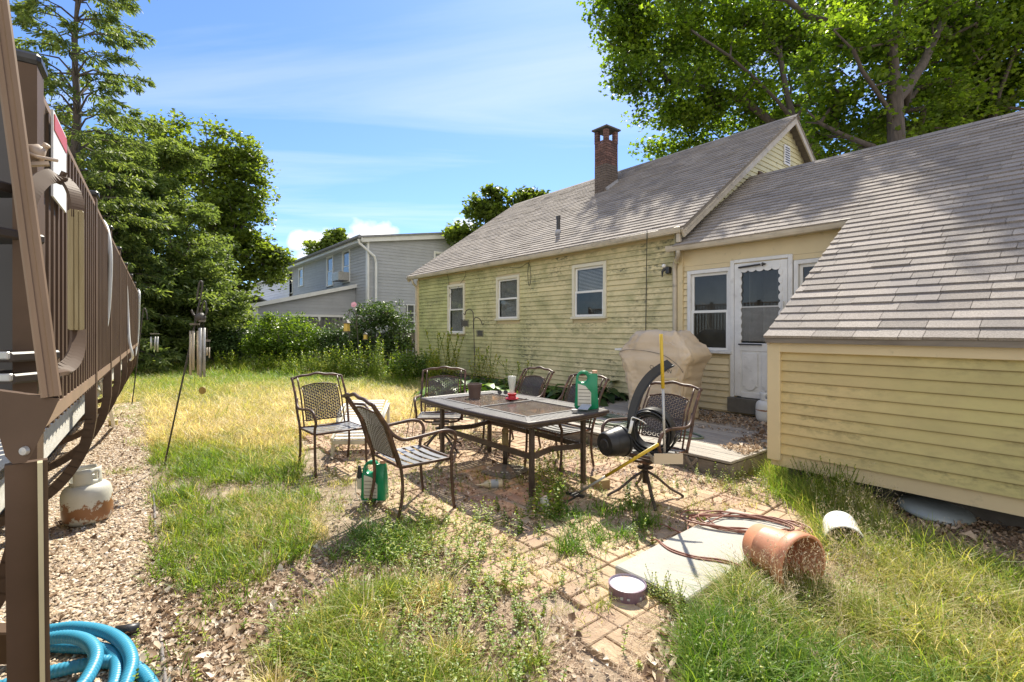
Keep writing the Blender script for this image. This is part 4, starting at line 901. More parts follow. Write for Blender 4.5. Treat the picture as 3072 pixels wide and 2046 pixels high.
for sx in (-1, 1):
    nS = 20
    for i in range(nS):
        u = (i+.5)/nS; y = -TW+.03+(2*TW-.06)*u; xo = TL+.012; xi = ix if abs(y) < iy else ix+(abs(y)-iy)*(xo-ix)/(TW-iy)
        if xo-xi > .02: b.box((sx*(xo+xi)/2, y, TZ-.006), (xo-xi-.01, (2*TW-.06)/nS-.009, .006))
b.build('slatted_border', m_top, table)
b = MB()
for (p, q) in (((-ix, -iy), (ix, -iy)), ((ix, -iy), (ix, iy)), ((ix, iy), (-ix, iy)), ((-ix, iy), (-ix, -iy)), ((0, -iy), (0, iy))): b.beam((*p, TZ-.004), (*q, TZ-.004), .026, .014)
for sx in (-1, 1):
    for sy in (-1, 1): b.beam((sx*ix, sy*iy, TZ-.005), (sx*(TL-.01), sy*(TW-.01), TZ-.005), .035, .013)
    
for sy in (-1, 1): b.beam((0, sy*iy, TZ-.005), (0, sy*(TW+.03), TZ-.005), .03, .013)
b.build('inner_frame', m_top, table)
m_tglass = bpy.data.materials.new('dusty_table_glass'); m_tglass.use_nodes = True; t = m_tglass.node_tree; pb = t.nodes['Principled BSDF']; pb.inputs['Base Color'].default_value = (.15, .125, .115, 1); pb.inputs['Roughness'].default_value = .12
tr = N(t, 'ShaderNodeBsdfTransparent'); tr.inputs[0].default_value = (.85, .60, .40, 1); ms = N(t, 'ShaderNodeMixShader'); tcx = N(t, 'ShaderNodeTexCoord'); nn_ = N(t, 'ShaderNodeTexNoise'); nn_.inputs['Scale'].default_value = 9; nn_.inputs['Detail'].default_value = 8; t.links.new(tcx.outputs['Object'], nn_.inputs[0]); rr = N(t, 'ShaderNodeMapRange'); rr.inputs[1].default_value = .35; rr.inputs[2].default_value = .7; rr.inputs[3].default_value = .55; rr.inputs[4].default_value = .85; t.links.new(nn_.outputs[0], rr.inputs[0]); t.links.new(rr.outputs[0], ms.inputs[0]); t.links.new(tr.outputs[0], ms.inputs[1]); t.links.new(pb.outputs[0], ms.inputs[2]); t.links.new(ms.outputs[0], t.nodes['Material Output'].inputs[0])
b = MB(); b.box((ix/2, 0, TZ-.008), (ix-.03, 2*iy-.03, .005)); b.build('glass_panel', m_tglass, table)
b = MB(); b.box((-ix/2, 0, TZ-.008), (ix-.03, 2*iy-.03, .005)); b.build('glass_panel', m_tglass, table)
lx_, ly_ = .77, .33
for sx in (-1, 1):
    for sy in (-1, 1): b = MB(); b.beam((sx*lx_, sy*ly_, 0), (sx*lx_, sy*ly_, TZ-.03), .042, .042, up=(0, 1, 0), b=.004); b.build('leg', m_frame, table)
b = MB()
for zz_ in (.37,):
    b.beam((-lx_, -ly_, zz_), (lx_, -ly_, zz_), .022, .05); b.beam((-lx_, ly_, zz_), (lx_, ly_, zz_), .022, .05)
    for sx in (-1, 1): b.beam((sx*lx_, -ly_, zz_), (sx*(lx_-.10), 0, zz_), .022, .05); b.beam((sx*lx_, ly_, zz_), (sx*(lx_-.10), 0, zz_), .022, .05)
b.build('stretcher', m_frame, table)

# ================================================================= CHAIRS
m_strap = M('grey_strap', (.27, .265, .26), (.2, .2, .2), 20, .35)
def chair(name, label, swivel, mt, loc, f):
    r = thing(name, label, 'chair', loc, math.atan2(-f[0], f[1]), 'bronze metal patio chairs round the table'); SZ = .43; w = .27
    zt = .97; yb = -.24
    def back(z): return yb-(max(0, z-.42))*.33-(.06*max(0, z-.75)/.2)
    for sx in (-1, 1):       # outer posts from seat to top (rear legs go on down)
        b = MB(); pts = [(sx*w, yb-.03 if not swivel else yb, 0.0 if not swivel else SZ-.02), (sx*w, yb+.015, .22) if not swivel else (sx*w, yb, SZ), (sx*w, yb, SZ)]+[(sx*(w+.01), back(z), z) for z in (.6, .75, .9, zt-.03)]
        b.tube(spline(pts, 4), .0135, 8, flat=1.0); b.build('rear_leg' if not swivel else 'back_post', mt, r, True)
        b = MB(); b.tube([(sx*(w-.045), back(z)+.004, z) for z in (SZ+.0, .6, .75, .9, zt-.02)], .009, 6); b.build('inner_post', mt, r, True)
        # arm that sweeps down from the back post, runs forward and curls into the front leg
        arm = [(sx*w, back(.74), .74), (sx*(w+.015), back(.70)+.05, .675), (sx*(w+.02), back(.66)+.12, .645), (sx*(w+.02), .0, .66), (sx*(w+.02), .13, .67), (sx*(w+.015), .215, .65), (sx*(w+.01), .25, .60), (sx*(w+.0), .245, .54), (sx*w, .215, .48), (sx*w, .215, SZ-.02)]
        b = MB(); b.tube(spline(arm, 5), .0145, 8); b.build('armrest', mt, r, True)
        if not swivel: b = MB(); b.tube(spline([(sx*w, .215, SZ), (sx*w, .222, .2), (sx*w, .245, 0)], 4), .0135, 8); b.build('front_leg', mt, r, True)
    b = MB(); b.tube([(x, back(zt)-.015*(1-(x/w)**2), zt-.02+.035*max(0,math.cos(x/w*math.pi/2))**1.3+.006*math.cos(x/w*9)) for x in np.linspace(-w-.02, w+.02, 17)], .0145, 8); b.build('top_rail', mt, r, True)
    # lattice back: small diamond tiles with slots between
    b = MB(); px0, pz0, pz1 = w-.075, SZ+.07, .85; nx, nzz = 8, 11; dx, dz = 2*px0/nx, (pz1-pz0)/nzz
    def bp(x, z): 
        z_ = z+.025*math.cos(x/px0*math.pi/2)*max(0, (z-pz0)/(pz1-pz0))
        return Vector((x, back(z_)+.006-.015*(1-(x/px0)**2), z_))
    g_ = .84
    for i in range(nx+1):
        for j in range(nzz*2+1):
            cx_ = -px0+dx*(i+(.5 if j % 2 else 0)); cz_ = pz0+dz*j/2
            if cx_ > px0+1e-6: continue
            P4 = [(cx_-dx/2*g_, cz_), (cx_, cz_-dz/2*g_), (cx_+dx/2*g_, cz_), (cx_, cz_+dz/2*g_)]
            P4 = [(min(max(x, -px0), px0), min(max(z, pz0), pz1)) for x, z in P4]
            q = [bp(x, z) for x, z in P4]; q2 = [v+Vector((0, -.004, 0)) for v in q]
            b.add(q+q2, [(0, 1, 2, 3), (7, 6, 5, 4), (0, 4, 5, 1), (1, 5, 6, 2), (2, 6, 7, 3), (3, 7, 4, 0)])
            if abs(cz_-pz0) > 1e-6 and j < nzz*2 and abs(cx_) < px0-dx*.4: b.box(bp(cx_, cz_+dz/2), (.006, .004, dz*.2)); b.box(bp(cx_+dx/2, cz_), (dx*.2, .004, .006))
    lat = b.build('back_lattice', m_lace, r)
    b = MB(); n = 12
    b.tube([bp(x, pz1)+Vector((0, 0, .006)) for x in np.linspace(-px0, px0, n)], .007, 6); b.tube([bp(x, pz0)-Vector((0, 0, .006)) for x in np.linspace(-px0, px0, n)], .007, 6)
    for sx in (-1, 1): b.tube([bp(sx*px0, z) for z in np.linspace(pz0, pz1, 8)], .007, 6)
    for z in (pz0+.0, pz1-.01): 
        for sx in (-1, 1): b.tube([bp(sx*px0, z), (sx*(w-.045), back(z), z)], .005, 5)
    b.build('lattice_frame', mt, lat, True)
    # seat: tube frame with five straps
    b = MB(); fr_ = [(-w, yb, SZ), (-w, .215, SZ), (w, .215, SZ), (w, yb, SZ)]
    b.tube(fr_, .0125, 8, closed=True); b.build('seat_frame', mt, r, True)
    for i in range(5):
        b = MB(); y = yb+.07+i*.083; 
        vs = []; m_ = 8
        for j in range(m_+1):
            x = -w+.004+(2*w-.008)*j/m_; z = SZ+.008-.012*math.cos(x/w*math.pi/2)
            vs += [(x, y-.026, z), (x, y+.026, z), (x, y+.026, z-.004), (x, y-.026, z-.004)]
        b.add(vs, [(j*4+a, j*4+(a+1) % 4, (j+1)*4+(a+1) % 4, (j+1)*4+a) for j in range(m_) for a in range(4)]+[(3, 2, 1, 0), (m_*4, m_*4+1, m_*4+2, m_*4+3)]); b.build('seat_strap', m_strap, r)
    if swivel:
        b = MB(); b.tube([(0, 0, .14), (0, 0, .345)], .026, 12); b.lathe([(0, .27), (.07, .272), (.07, .28), (0, .284)], 20, cap=False); b.build('column', m_frame, r, True)
        b = MB()
        for sx in (-1, 1): b.tube(spline([(sx*w*.95, -.1, SZ-.01), (sx*w*.93, -.08, .40), (sx*.2, -.02, .355), (sx*.06, 0, .345)], 5), .013, 8)
        b.box((0, 0, .345), (.2, .22, .02)); b.build('rocker_spring', mt, r)
        for q in range(4):
            a = math.pi/4+q*math.pi/2; c_, s_ = math.cos(a), math.sin(a); b = MB()
            b.tube(spline([(c_*.02, s_*.02, .24), (c_*.10, s_*.10, .19), (c_*.22, s_*.22, .09), (c_*.30, s_*.30, .045), (c_*.335, s_*.335, .02)], 4), .016, 8, flat=.7); b.build('base_foot', m_frame, r, True)
    return r
f2 = (-d2.x, -d2.y)
c1 = chair('patio_chair', 'bronze patio chair standing at the left edge of the bricks, turned from the table', False, m_frame_r, (-1.93, 5.22, 0), (.66, -.75))
c2 = dup(c1, (-.84, 4.09, 0), math.atan2(-d2.x, d2.y), 'rust worn patio chair in front of the table with the green jug under it')
c4 = dup(c1, (-.02, 6.12, 0), math.atan2(d2.x, -d2.y), 'patio chair behind the table just right of the bird feeder')
c5 = dup(c1, (.50, 5.10+.12, 0), math.atan2(d2.x, -d2.y), 'patio chair tucked under the table, mostly hidden behind the standing green jug')
c6 = chair('swivel_chair', 'swivel patio chair loaded with black plastic pots and edging', True, m_frame_r, (1.18, 4.28, 0), (-.72, -.69))
c3 = dup(c6, (-.88, 5.98, 0), math.atan2(-.05, -1), 'swivel patio chair at the far left end of the table behind the brown pot')

# ================================================================= THINGS ON AND UNDER THE TABLE
def TP(x, y, z=TZ): return TC+Vector((-d1.x*x, -d1.y*x, 0))+d2*y+Vector((0, 0, z))
m_green = M('green_jug_plastic', (.0, .20, .085), (.005, .24, .10), 4, .32); m_label = M('paper_label', (.62, .60, .52), (.52, .50, .42), 6, .6); m_ink = M('label_ink', (.06, .05, .04), None, rough=.7); m_capo = M('orange_white_cap', (.6, .35, .22), None, rough=.5)
def jug(label, loc, rz, s=1.0, sprayer=False):
    r = thing('weedkiller_jug', label, 'jug', loc, rz); W_, H_, T_ = .105*s, .37*s, .062*s
    # outer silhouette with handle hole, extruded with soft edges
    outer = [(-W_, 0), (W_, 0), (W_*1.03, H_*.3), (W_, H_*.66), (W_*.97, H_*.93), (W_*.5, H_*.93), (W_*.42, H_*.80), (W_*.25, H_*.93), (W_*.0, H_), (-W_*.5, H_*1.0), (-W_*.86, H_*.92), (-W_*1.0, H_*.78), (-W_*1.02, H_*.4)]
    hole = [(W_*.05, H_*.83), (-W_*.1, H_*.90), (-W_*.45, H_*.925), (-W_*.7, H_*.87), (-W_*.76, H_*.76), (-W_*.6, H_*.72), (-W_*.25, H_*.72), (-W_*.02, H_*.76)]
    ob = spline([(x, 0, z) for x, z in outer], 4, True); hb_ = spline([(x, 0, z) for x, z in hole], 6, True)
    # bridge the two rings: sample the outer by angle from the hole centre
    hc = Vector((-W_*.38, 0, H_*.82)); K = 64; ring_o = []; ring_h = []
    def ray(poly, a):
        d = Vector((math.cos(a), 0, math.sin(a))); best = 0
        for p, q in zip(poly, poly[1:]+poly[:1]):
            e = q-p; den = d.x*e.z-d.z*e.x
            if abs(den) < 1e-12: continue
            t = ((p-hc).x*e.z-(p-hc).z*e.x)/den; u = ((p-hc).x*d.z-(p-hc).z*d.x)/den
            if t > 0 and -1e-6 <= u <= 1+1e-6: best = max(best, t)
        return hc+d*best
    for i in range(K): a = 2*math.pi*i/K+.01; ring_o.append(ray(ob, a)); ring_h.append(ray(hb_, a))
    b = MB(); rows = [(1, -.55), (.985, -.9), (.93, -1), (.5, -1.0), (.07, -1), (.02, -.8), (0, -.4), (0, .4), (.02, .8), (.07, 1), (.5, 1), (.93, 1), (.985, .9), (1, .55)]; vs = []
    for (k_, y_) in rows:
        for i in range(K):
            p = ring_h[i].lerp(ring_o[i], k_); up = p.z/H_; th_ = T_*(1 if up < .62 else max(.42, 1-(up-.62)*2.0)); vs.append((p.x, y_*th_, max(0, p.z)))
    m_ = len(rows); b.add(vs, [(i*K+j, i*K+(j+1) % K, ((i+1) % m_)*K+(j+1) % K, ((i+1) % m_)*K+j) for i in range(m_) for j in range(K)]); b.build('jug_body', m_green, r, True)
    b = MB(); b.lathe([(.0, 0), (.026*s, 0), (.026*s, .03*s), (0, .032*s)], 16, Matrix.Translation((W_*.72, 0, H_*.94))); b.build('cap', m_capo, r)
    b = MB(); poly = [(-W_*.8, H_*.1), (W_*.42, H_*.1), (W_*.42, H_*.45), (-W_*.1, H_*.62), (-W_*.8, H_*.68)]
    b.add([(x, -T_*1.02, z) for x, z in poly]+[(x, -T_*1.0+.002, z) for x, z in poly], [(0, 1, 2, 3, 4), (9, 8, 7, 6, 5)]); lb_ = b.build('paper_label', m_label, r)
    b = MB()
    for i in range(5): b.box((-W_*.2, -T_*1.02-.0015, H_*(.17+.09*i)), (W_*1.1, .001, .004*s))
    b.build('label_print', m_ink, lb_)
    if sprayer:
        b = MB(); b.cbox((-W_*1.32, -.01, .15), (.042, .05, .10), .006); b.build('spray_wand_grip', m_label, r)
        b = MB(); b.tube([(-W_*1.3, -.01, .10), (-W_*1.34, -.01, .20), (-W_*1.42, -.01, .30)], [.02, .026, .012], 10); b.build('spray_trigger', m_black, r)
        b = MB(); b.tube(spline([(-W_*1.5, -.01, .28), (-W_*1.7, -.02, .15), (-W_*1.6, -.03, .05), (-W_*1.2, -.05, .015), (-.02, -.09, .03), (W_*.2, -.09, .1), (0, -.085, .2)], 8), .0035, 6); b.build('spray_tube', m_label, r, True)
    return r
jug('green plastic weedkiller jug with handle standing on the table corner', A(1760, 1226, 4.75), R(-10))
jug('green jug with a spray trigger standing on the bricks under the front chair', G(1125, 1500), R(-4), .93, True)
# flower pot, feeder, sunglasses, twig, small box, card
m_potb = M('brown_pot', (.085, .05, .04), (.12, .08, .06), 6, .5); q = A(1424, 1195, 5.5)
pot = thing('flower_pot', 'small dark brown plastic flower pot standing on the table', 'pot', TP(-.52, -.03)); b = MB(); b.lathe([(.0, 0), (.063, 0), (.078, .13), (.085, .13), (.085, .165), (.078, .165), (.072, .13), (.06, .02), (0, .02)], 24, cap=False); b.build('pot_body', m_potb, pot, True, 40); pot.location = A(1424, 1194, 5.52)
fd = thing('hummingbird_feeder', 'glass hummingbird feeder with red base standing on the table', 'bird feeder', A(1536, 1199, 5.35)); b = MB(); m_redp = M('red_plastic', (.45, .015, .02), None, rough=.35); b.lathe([(0, 0), (.055, 0), (.075, .012), (.07, .02), (.045, .028), (.04, .045), (.05, .055), (.05, .07), (0, .072)], 22, cap=False); b.build('feeder_base', m_redp, fd, True, 40)
m_cg = bpy.data.materials.new('milky_glass'); m_cg.use_nodes = True; t = m_cg.node_tree; pb = t.nodes['Principled BSDF']; pb.inputs['Base Color'].default_value = (.75, .76, .68, 1); pb.inputs['Roughness'].default_value = .15; tr = N(t, 'ShaderNodeBsdfTransparent'); ms = N(t, 'ShaderNodeMixShader'); ms.inputs[0].default_value = .5; t.links.new(tr.outputs[0], ms.inputs[1]); t.links.new(pb.outputs[0], ms.inputs[2]); t.links.new(ms.outputs[0], t.nodes['Material Output'].inputs[0])
b = MB(); b.lathe([(.03, .07), (.027, .1), (.03, .13), (.042, .19), (.048, .23), (.046, .26), (.03, .265), (0, .262)], 16, cap=False); b.build('nectar_bottle', m_cg, fd, True)
sg_ = thing('sunglasses', 'black sunglasses lying on the table behind the feeder', 'sunglasses', A(1508, 1183, 5.65)); b = MB()
for sx in (-1, 1): b.lathe([(0, -.002), (.026, -.002), (.026, .002), (0, .002)], 14, Matrix.Translation((sx*.034, 0, .024)) @ Matrix.Rotation(R(80), 4, 'X'), cap=False)
b.build('lens', m_black, sg_); b = MB(); b.tube([(-.06, .0, .03), (0, 0, .034), (.06, 0, .03)], .003, 6)
for sx in (-1, 1): b.tube([(sx*.06, 0, .03), (sx*.055, .12, .01)], .0025, 6)
b.build('frame', m_black, sg_)
m_twig = M('twig_bark', (.14, .10, .075), (.08, .06, .05), 20, .9)
b = MB(); b.tube(spline([A(1430, 1218, 4.98), A(1470, 1217, 5.0), A(1520, 1208, 5.1), A(1580, 1196, 5.3)], 5), .004, 5); b.tube([A(1472, 1215, 5.0), A(1445, 1200, 5.2)], .003, 5); tag(b.build('twig', m_twig), 'dark forked twig lying across the middle of the table', 'twig')
m_paper = M('grey_card', (.45, .48, .50), (.3, .32, .34), 4, .6)
b = MB(); b.cbox(A(1754, 1224, 4.6)+Vector((0, 0, .01)), (.10, .13, .006), .002, Matrix.Rotation(R(-28), 3, 'Z') @ Matrix.Rotation(R(14), 3, 'X')); tag(b.build('paper_packet', m_paper), 'small grey packet leaning at the foot of the jug on the table', 'packet')
b = MB(); b.lathe([(0, 0), (.027, 0), (.03, .028), (0, .028)], 16, Matrix.Translation(A(1724, 1237, 4.5))); tag(b.build('candle_tin', m_sil, None, True, 40), 'tiny round metal tin at the right edge of the table', 'tin')
b = MB()
for i in range(260):
    x = rng.uniform(-.7, -.02); y = rng.uniform(-.33, .33)
    if abs(x+.35) > .33 and random.random() < .5: continue
    p = TP(x, y, TZ-.003); s_ = random.uniform(.004, .012); a = random.random()*6.28; b.add([p+Vector((math.cos(a)*s_, math.sin(a)*s_, .001)), p+Vector((math.cos(a+2)*s_*.5, math.sin(a+2)*s_*.5, .004)), p+Vector((math.cos(a+3.1)*s_, math.sin(a+3.1)*s_, .002)), p+Vector((math.cos(a+5)*s_*.5, math.sin(a+5)*s_*.5, .003))], [(0, 1, 2, 3)], random.random())
m_leafd = MF('dead_leaf', [(0, (.13, .085, .055)), (.35, (.27, .18, .12)), (.7, (.45, .34, .25)), (1, (.62, .52, .43))], trans=.25, tgain=(1, 1, 1), rough=.7)
tag(b.build('table_litter', m_leafd), 'fallen seed litter scattered over the table glass', 'litter', kind='stuff')
ub = thing('umbrella_base', 'brown umbrella base with a short pole standing under the table', 'umbrella base', TC+Vector((-.02, -.06, 0))); b = MB(); b.lathe([(0, 0), (.25, 0), (.26, .02), (.24, .045), (.14, .075), (.06, .09), (.03, .10), (0, .1)], 4, Matrix.Rotation(R(12), 4, 'Z'), cap=False); bo = b.build('base', m_deckd, ub)
b = MB()
for i in range(22):
    a = 2*math.pi*i/22; b.lathe([(0, .0), (.013, .0), (.011, .004), (0, .004)], 8, Matrix.Translation((.185*math.cos(a), .185*math.sin(a)*.9, .060)) , cap=False)
b.build('dot_border', m_label, bo); b = MB(); b.tube([(0, 0, .08), (0, 0, .28)], .026, 12); b.build('pole', m_frame, ub, True); b = MB(); b.tube([(0, 0, .24), (0, 0, .42)], .034, 12); b.lathe([(0, .42), (.036, .42), (.04, .44), (.03, .47), (0, .475)], 12, cap=False); b.build('pole_sleeve', m_grip, ub, True)
bt = thing('cleaner_bottle', 'yellowed squeeze bottle lying on the bricks under the table', 'bottle', G(1478, 1465)+Vector((0, 0, .042)), R(12)); b = MB(); mr = Matrix.Rotation(R(-90), 4, 'Y'); b.lathe([(0, -.09), (.038, -.09), (.04, -.08), (.04, .04), (.03, .07), (.014, .085), (.014, .10), (.006, .12), (.004, .16), (0, .16)], 18, mr, cap=False); m_oldp = M('aged_plastic', (.60, .50, .32), None, rough=.35); b.build('bottle_body', m_oldp, bt, True, 50)
b = MB(); b.lathe([(.0408, -.05), (.0408, .02)], 18, mr, cap=False); b.build('bottle_label', m_paper, bt, True)
b = MB(); b.lathe([(0, 0), (.045, 0), (.055, .07), (.058, .07), (.05, .0), (0, -.003)], 16, Matrix.Translation(G(1622, 1530)+Vector((0, 0, .05))) @ Matrix.Rotation(R(75), 4, 'Y'), cap=False); tag(b.build('dusty_cup', m_label, None, True), 'dusty pale cup lying at the foot of the nearest table leg', 'cup')
b = MB(); b.cbox(G(1800, 1462)+Vector((0, 0, .045)), (.11, .17, .09), .004, Matrix.Rotation(R(25), 3, 'Z')); m_box = M('loose_paver', (.36, .27, .13), (.28, .2, .1), 8, .9); tag(b.build('loose_brick', m_box), 'single yellowish brick standing loose beyond the yellow broom handle', 'brick')
b = MB(); b.lathe([(0, 0), (.055, 0), (.075, .14), (.076, .14)], 18, Matrix.Translation(G(1890, 1462)), cap=False); m_clear = MG('clear_plastic', clear=.9); tag(b.build('plastic_cup', m_clear, None, True), 'clear plastic cup standing on the bricks under the swivel chair', 'cup')

# ---- load of the swivel chair
np_ = thing('nursery_pot', 'black plastic nursery pot lying on its side on the swivel chair', 'pot', A(1838, 1328, 4.12), 0); ax = (A(1868, 1322, 4.2)-A(1812, 1330, 4.05)).normalized(); mq = ax.to_track_quat('Z', 'Y').to_matrix().to_4x4()
m_blk = M('black_plastic', (.012, .012, .013), (.022, .022, .022), 8, .38, spec=.4); b = MB(); mq = Vector((.86, .5, .06)).normalized().to_track_quat('Z', 'Y').to_matrix().to_4x4(); b.lathe([(0, -.09), (.095, -.09), (.104, -.075), (.112, -.02), (.114, -.018), (.118, .03), (.12, .033), (.126, .085), (.135, .086), (.136, .105), (.128, .105), (.12, .03), (.098, -.07), (0, -.075)], 32, mq, cap=False)
b.build('pot_body', m_blk, np_, True, 35); b = MB(); b.lathe([(0, -.094), (.03, -.094), (.045, -.097), (.05, -.094), (.05, -.09)], 20, mq, cap=False)
for i in range(4): a = i*math.pi/2; b.lathe([(0, -.0985), (.009, -.0985)], 8, mq @ Matrix.Translation((.022*math.cos(a), .022*math.sin(a), 0)), cap=False)
b.build('drain_ring', m_black, np_, True)
# roll of lawn edging: a broad strip wound into a ring, the free end springing up
er = thing('lawn_edging_roll', 'roll of black lawn edging with its free end curving up from the swivel chair', 'edging', A(1958, 1290, 4.2)); eo_ = Vector(er.location); b = MB()
axd = Vector((-.52, -.85, -.04)).normalized(); ux = Vector((.85, -.52, 0)).normalized(); uy = Vector((0, 0, 1)); ux = (ux-axd*ux.dot(axd)).normalized(); uy = axd.cross(ux).normalized()
if uy.z < 0: uy = -uy
def strip(bb, ctr, hw, th=.004, bead=.009):
    k = len(ctr); vs = []
    for i, (p, nrm) in enumerate(ctr):
        for a, c in ((-hw, 0), (hw, 0), (hw, th), (-hw, th)): vs.append(p+axd*a+nrm*c)
    bb.add(vs, [(i*4+a, i*4+(a+1) % 4, (i+1)*4+(a+1) % 4, (i+1)*4+a) for i in range(k-1) for a in range(4)]+[(0, 1, 2, 3), ((k-1)*4+3, (k-1)*4+2, (k-1)*4+1, (k-1)*4)])
    bb.tube([p+axd*hw for p, _ in ctr], bead, 8)
ctr = []
for i in range(230):
    t = i/230*2*math.pi*4.0; rr_ = .130+.078*i/230+.004*math.sin(t*2.3); nn2 = ux*math.cos(t)+uy*math.sin(t); ctr.append((nn2*rr_+axd*(.05*math.sin(i*.013)), nn2))
strip(b, ctr, .06, bead=.010); b.build('coiled_strip', m_blk, er, True, 50)
b = MB(); cc = [A(1897, 1310, 4.05), A(1893, 1262, 4.05), A(1903, 1215, 4.08), A(1922, 1168, 4.1), A(1950, 1130, 4.12), A(1983, 1104, 4.14), A(2012, 1088, 4.16)]; cc = spline([p-eo_ for p in cc], 8); ctr = []
for i, p in enumerate(cc):
    d_ = (cc[min(i+1, len(cc)-1)]-cc[max(i-1, 0)]).normalized(); nr = axd.cross(d_).normalized(); ctr.append((p, nr))
ad = axd; axd = Vector((.55, -.35, -.55)).normalized(); strip(b, ctr, .036, bead=.008); axd = ad; b.build('free_end', m_blk, er, True, 50)
b = MB(); b.tube(spline([A(1893, 1265, 4.0)-eo_, A(1898, 1252, 3.98)-eo_, A(1925, 1262, 3.98)-eo_, A(1938, 1272, 4.0)-eo_], 4), .005, 6); b.beam(A(1888, 1300, 3.98)-eo_, A(1897, 1262, 3.98)-eo_, .025, .004, up=(0, 1, 0)); b.build('tie_strap', m_white, er, True)
# long handled dustpan
m_yell = M('yellow_handle', (.62, .42, .02), (.56, .38, .03), 5, .4); dp = thing('dustpan', 'long handled dustpan with yellow grip standing on the swivel chair', 'dustpan', A(2000, 1368, 3.95)); do = Vector(dp.location)
b = MB(); b.tube([A(1994, 1378, 3.93)-do, A(1989, 1160, 3.93)-do], .0115, 10); b.build('metal_pole', m_sil, dp, True); b = MB(); b.tube([A(1989, 1165, 3.93)-do, A(1983, 1002, 3.93)-do], .0145, 10); b.build('grip', m_yell, dp, True)
m_pan = M('cream_plastic', (.52, .43, .30), None, rough=.45); b = MB(); pw = .115; b.cbox((0, .05, -.05), (.235, .2, .006), .002); b.cbox((0, -.045, -.01), (.235, .006, .085), .002); b.cbox((-.117, .05, -.02), (.005, .19, .05), .002); b.cbox((.117, .05, -.02), (.005, .19, .05), .002); b.build('pan', m_pan, dp)
br_ = thing('floor_scraper', 'scraper with yellow handle leaning from the ground onto the swivel chair', 'scraper', G(1725, 1482)); bo_ = Vector(br_.location); tp = A(1974, 1333, 3.82); bp_ = G(1733, 1480, .03); b = MB(); b.tube([bp_-bo_, bp_.lerp(tp, .40)-bo_], .010, 10); b.build('metal_pole', m_sil, br_, True); b = MB(); b.tube([bp_.lerp(tp, .38)-bo_, tp-bo_], .0135, 10); b.build('grip', m_yell, br_, True); b = MB(); b.beam(bp_-bo_, G(1676, 1515, .01)-bo_, .05, .02); b.beam(G(1700, 1478, .02)-bo_, G(1752, 1490, .02)-bo_, .03, .02); b.build('scraper_head', m_black, br_)

# ================================================================= PLASTIC LOUNGERS
m_lng = M('yellowed_white_plastic', (.66, .62, .50), (.60, .56, .44), 3, .4)
lg = thing('plastic_lounger', 'slatted white plastic lounge chair behind the left patio chair', 'lounger', (-1.88, 6.0, 0), R(4), 'white plastic loungers')
m_lngw = M('white_plastic_slat', (.76, .75, .70), None, rough=.35)
b = MB()
for i in range(17):
    y = -.45+i*.056; z = .27+i*.022+.02*math.sin(i*.5); b.cbox((0, y, z), (.56+.05*(i/17), .045, .012), .004, Matrix.Rotation(R(20), 3, 'X'))
b.build('slatted_seat', m_lngw, lg)
for sx in (-1, 1):
    b = MB(); b.beam((sx*.31, -.48, .245), (sx*.34, .50, .62), .035, .07, b=.008); b.build('side_beam', m_lng, lg)
    b = MB(); b.beam((sx*.33, -.40, 0), (sx*.31, -.38, .25), .05, .07, up=(0, 1, 0), b=.01); b.build('leg', m_lng, lg)
    b = MB(); b.beam((sx*.38, .45, 0), (sx*.36, .42, .6), .05, .08, up=(0, 1, 0), b=.01); b.build('leg', m_lng, lg)
    b = MB(); b.tube(spline([(sx*.36, -.05, .40), (sx*.38, .1, .52), (sx*.38, .35, .60), (sx*.37, .50, .58)], 5), .03, 8, flat=.5); b.build('armrest', m_lng, lg, True)
b = MB(); b.beam((-.30, -.47, .22), (.30, -.47, .22), .03, .06, b=.008); b.build('front_bar', m_lng, lg)
lg.scale = (.74, .85, .86)
lg2 = dup(lg, (-.42, 6.75, 0), R(160), 'slatted plastic lounge chair standing behind the table near the hosta leaves')

# ================================================================= SLAB, CORD, POTS, TIN, DOME
m_slab = M('pale_concrete', (.33, .32, .275), (.40, .385, .335), 3, .9, bump=.3, bscale=90, third=(.20, .19, .17), t_scale=55, t_lo=.63, t_hi=.68)
pB, pL, pN = G(2189, 1524, .075), G(1843, 1697, .075), G(2062, 1798, .075); pR_ = pB+pN-pL
sl = MB(); ctr_ = (pL+pR_)/2; e1 = (pB-pL); e2 = (pN-pL); mm = Matrix((e1.normalized(), Vector((0, 0, 1)).cross(e1.normalized()), Vector((0, 0, 1)))).transposed(); sl.cbox((ctr_.x, ctr_.y, .04), (e1.length, e2.length, .075), .008, mm); slab = sl.build('concrete_slab', m_slab); tag(slab, 'pale speckled concrete slab lying at the front of the bricks', 'slab')
m_cord = M('red_brown_cord', (.22, .085, .055), (.28, .12, .08), 10, .5); b = MB(); cz = Vector((2.05, 3.55, .085)); cz = G(2236, 1573, .085)
pts = []
for i in range(110):
    t = i*.42; k_ = 1+.14*math.sin(i*.37)+.10*math.sin(i*.113+1); ex_ = .36*k_; ey_ = .15*k_; a_ = R(-14)
    x = ex_*math.cos(t)+.03*math.sin(i*.7); y = ey_*math.sin(t)+.02*math.cos(i*.9); pts.append(cz+Vector((x*math.cos(a_)-y*math.sin(a_), x*math.sin(a_)+y*math.cos(a_), .004*(i % 7))))
for i in range(14): pts.append(cz+Vector((-.30-.022*i, .1*math.sin(i*.6), .0-.003*i)))
b.tube(spline(pts, 4), .0052, 6)
b.tube(spline([G(1953, 1622, .03), G(1972, 1620, .085), G(2010, 1645, .083), G(2080, 1668, .083), G(2160, 1678, .083), G(2205, 1690, .083), G(2235, 1708, .07), G(2270, 1730, .03), G(2320, 1765, .02)], 6), .0052, 6)
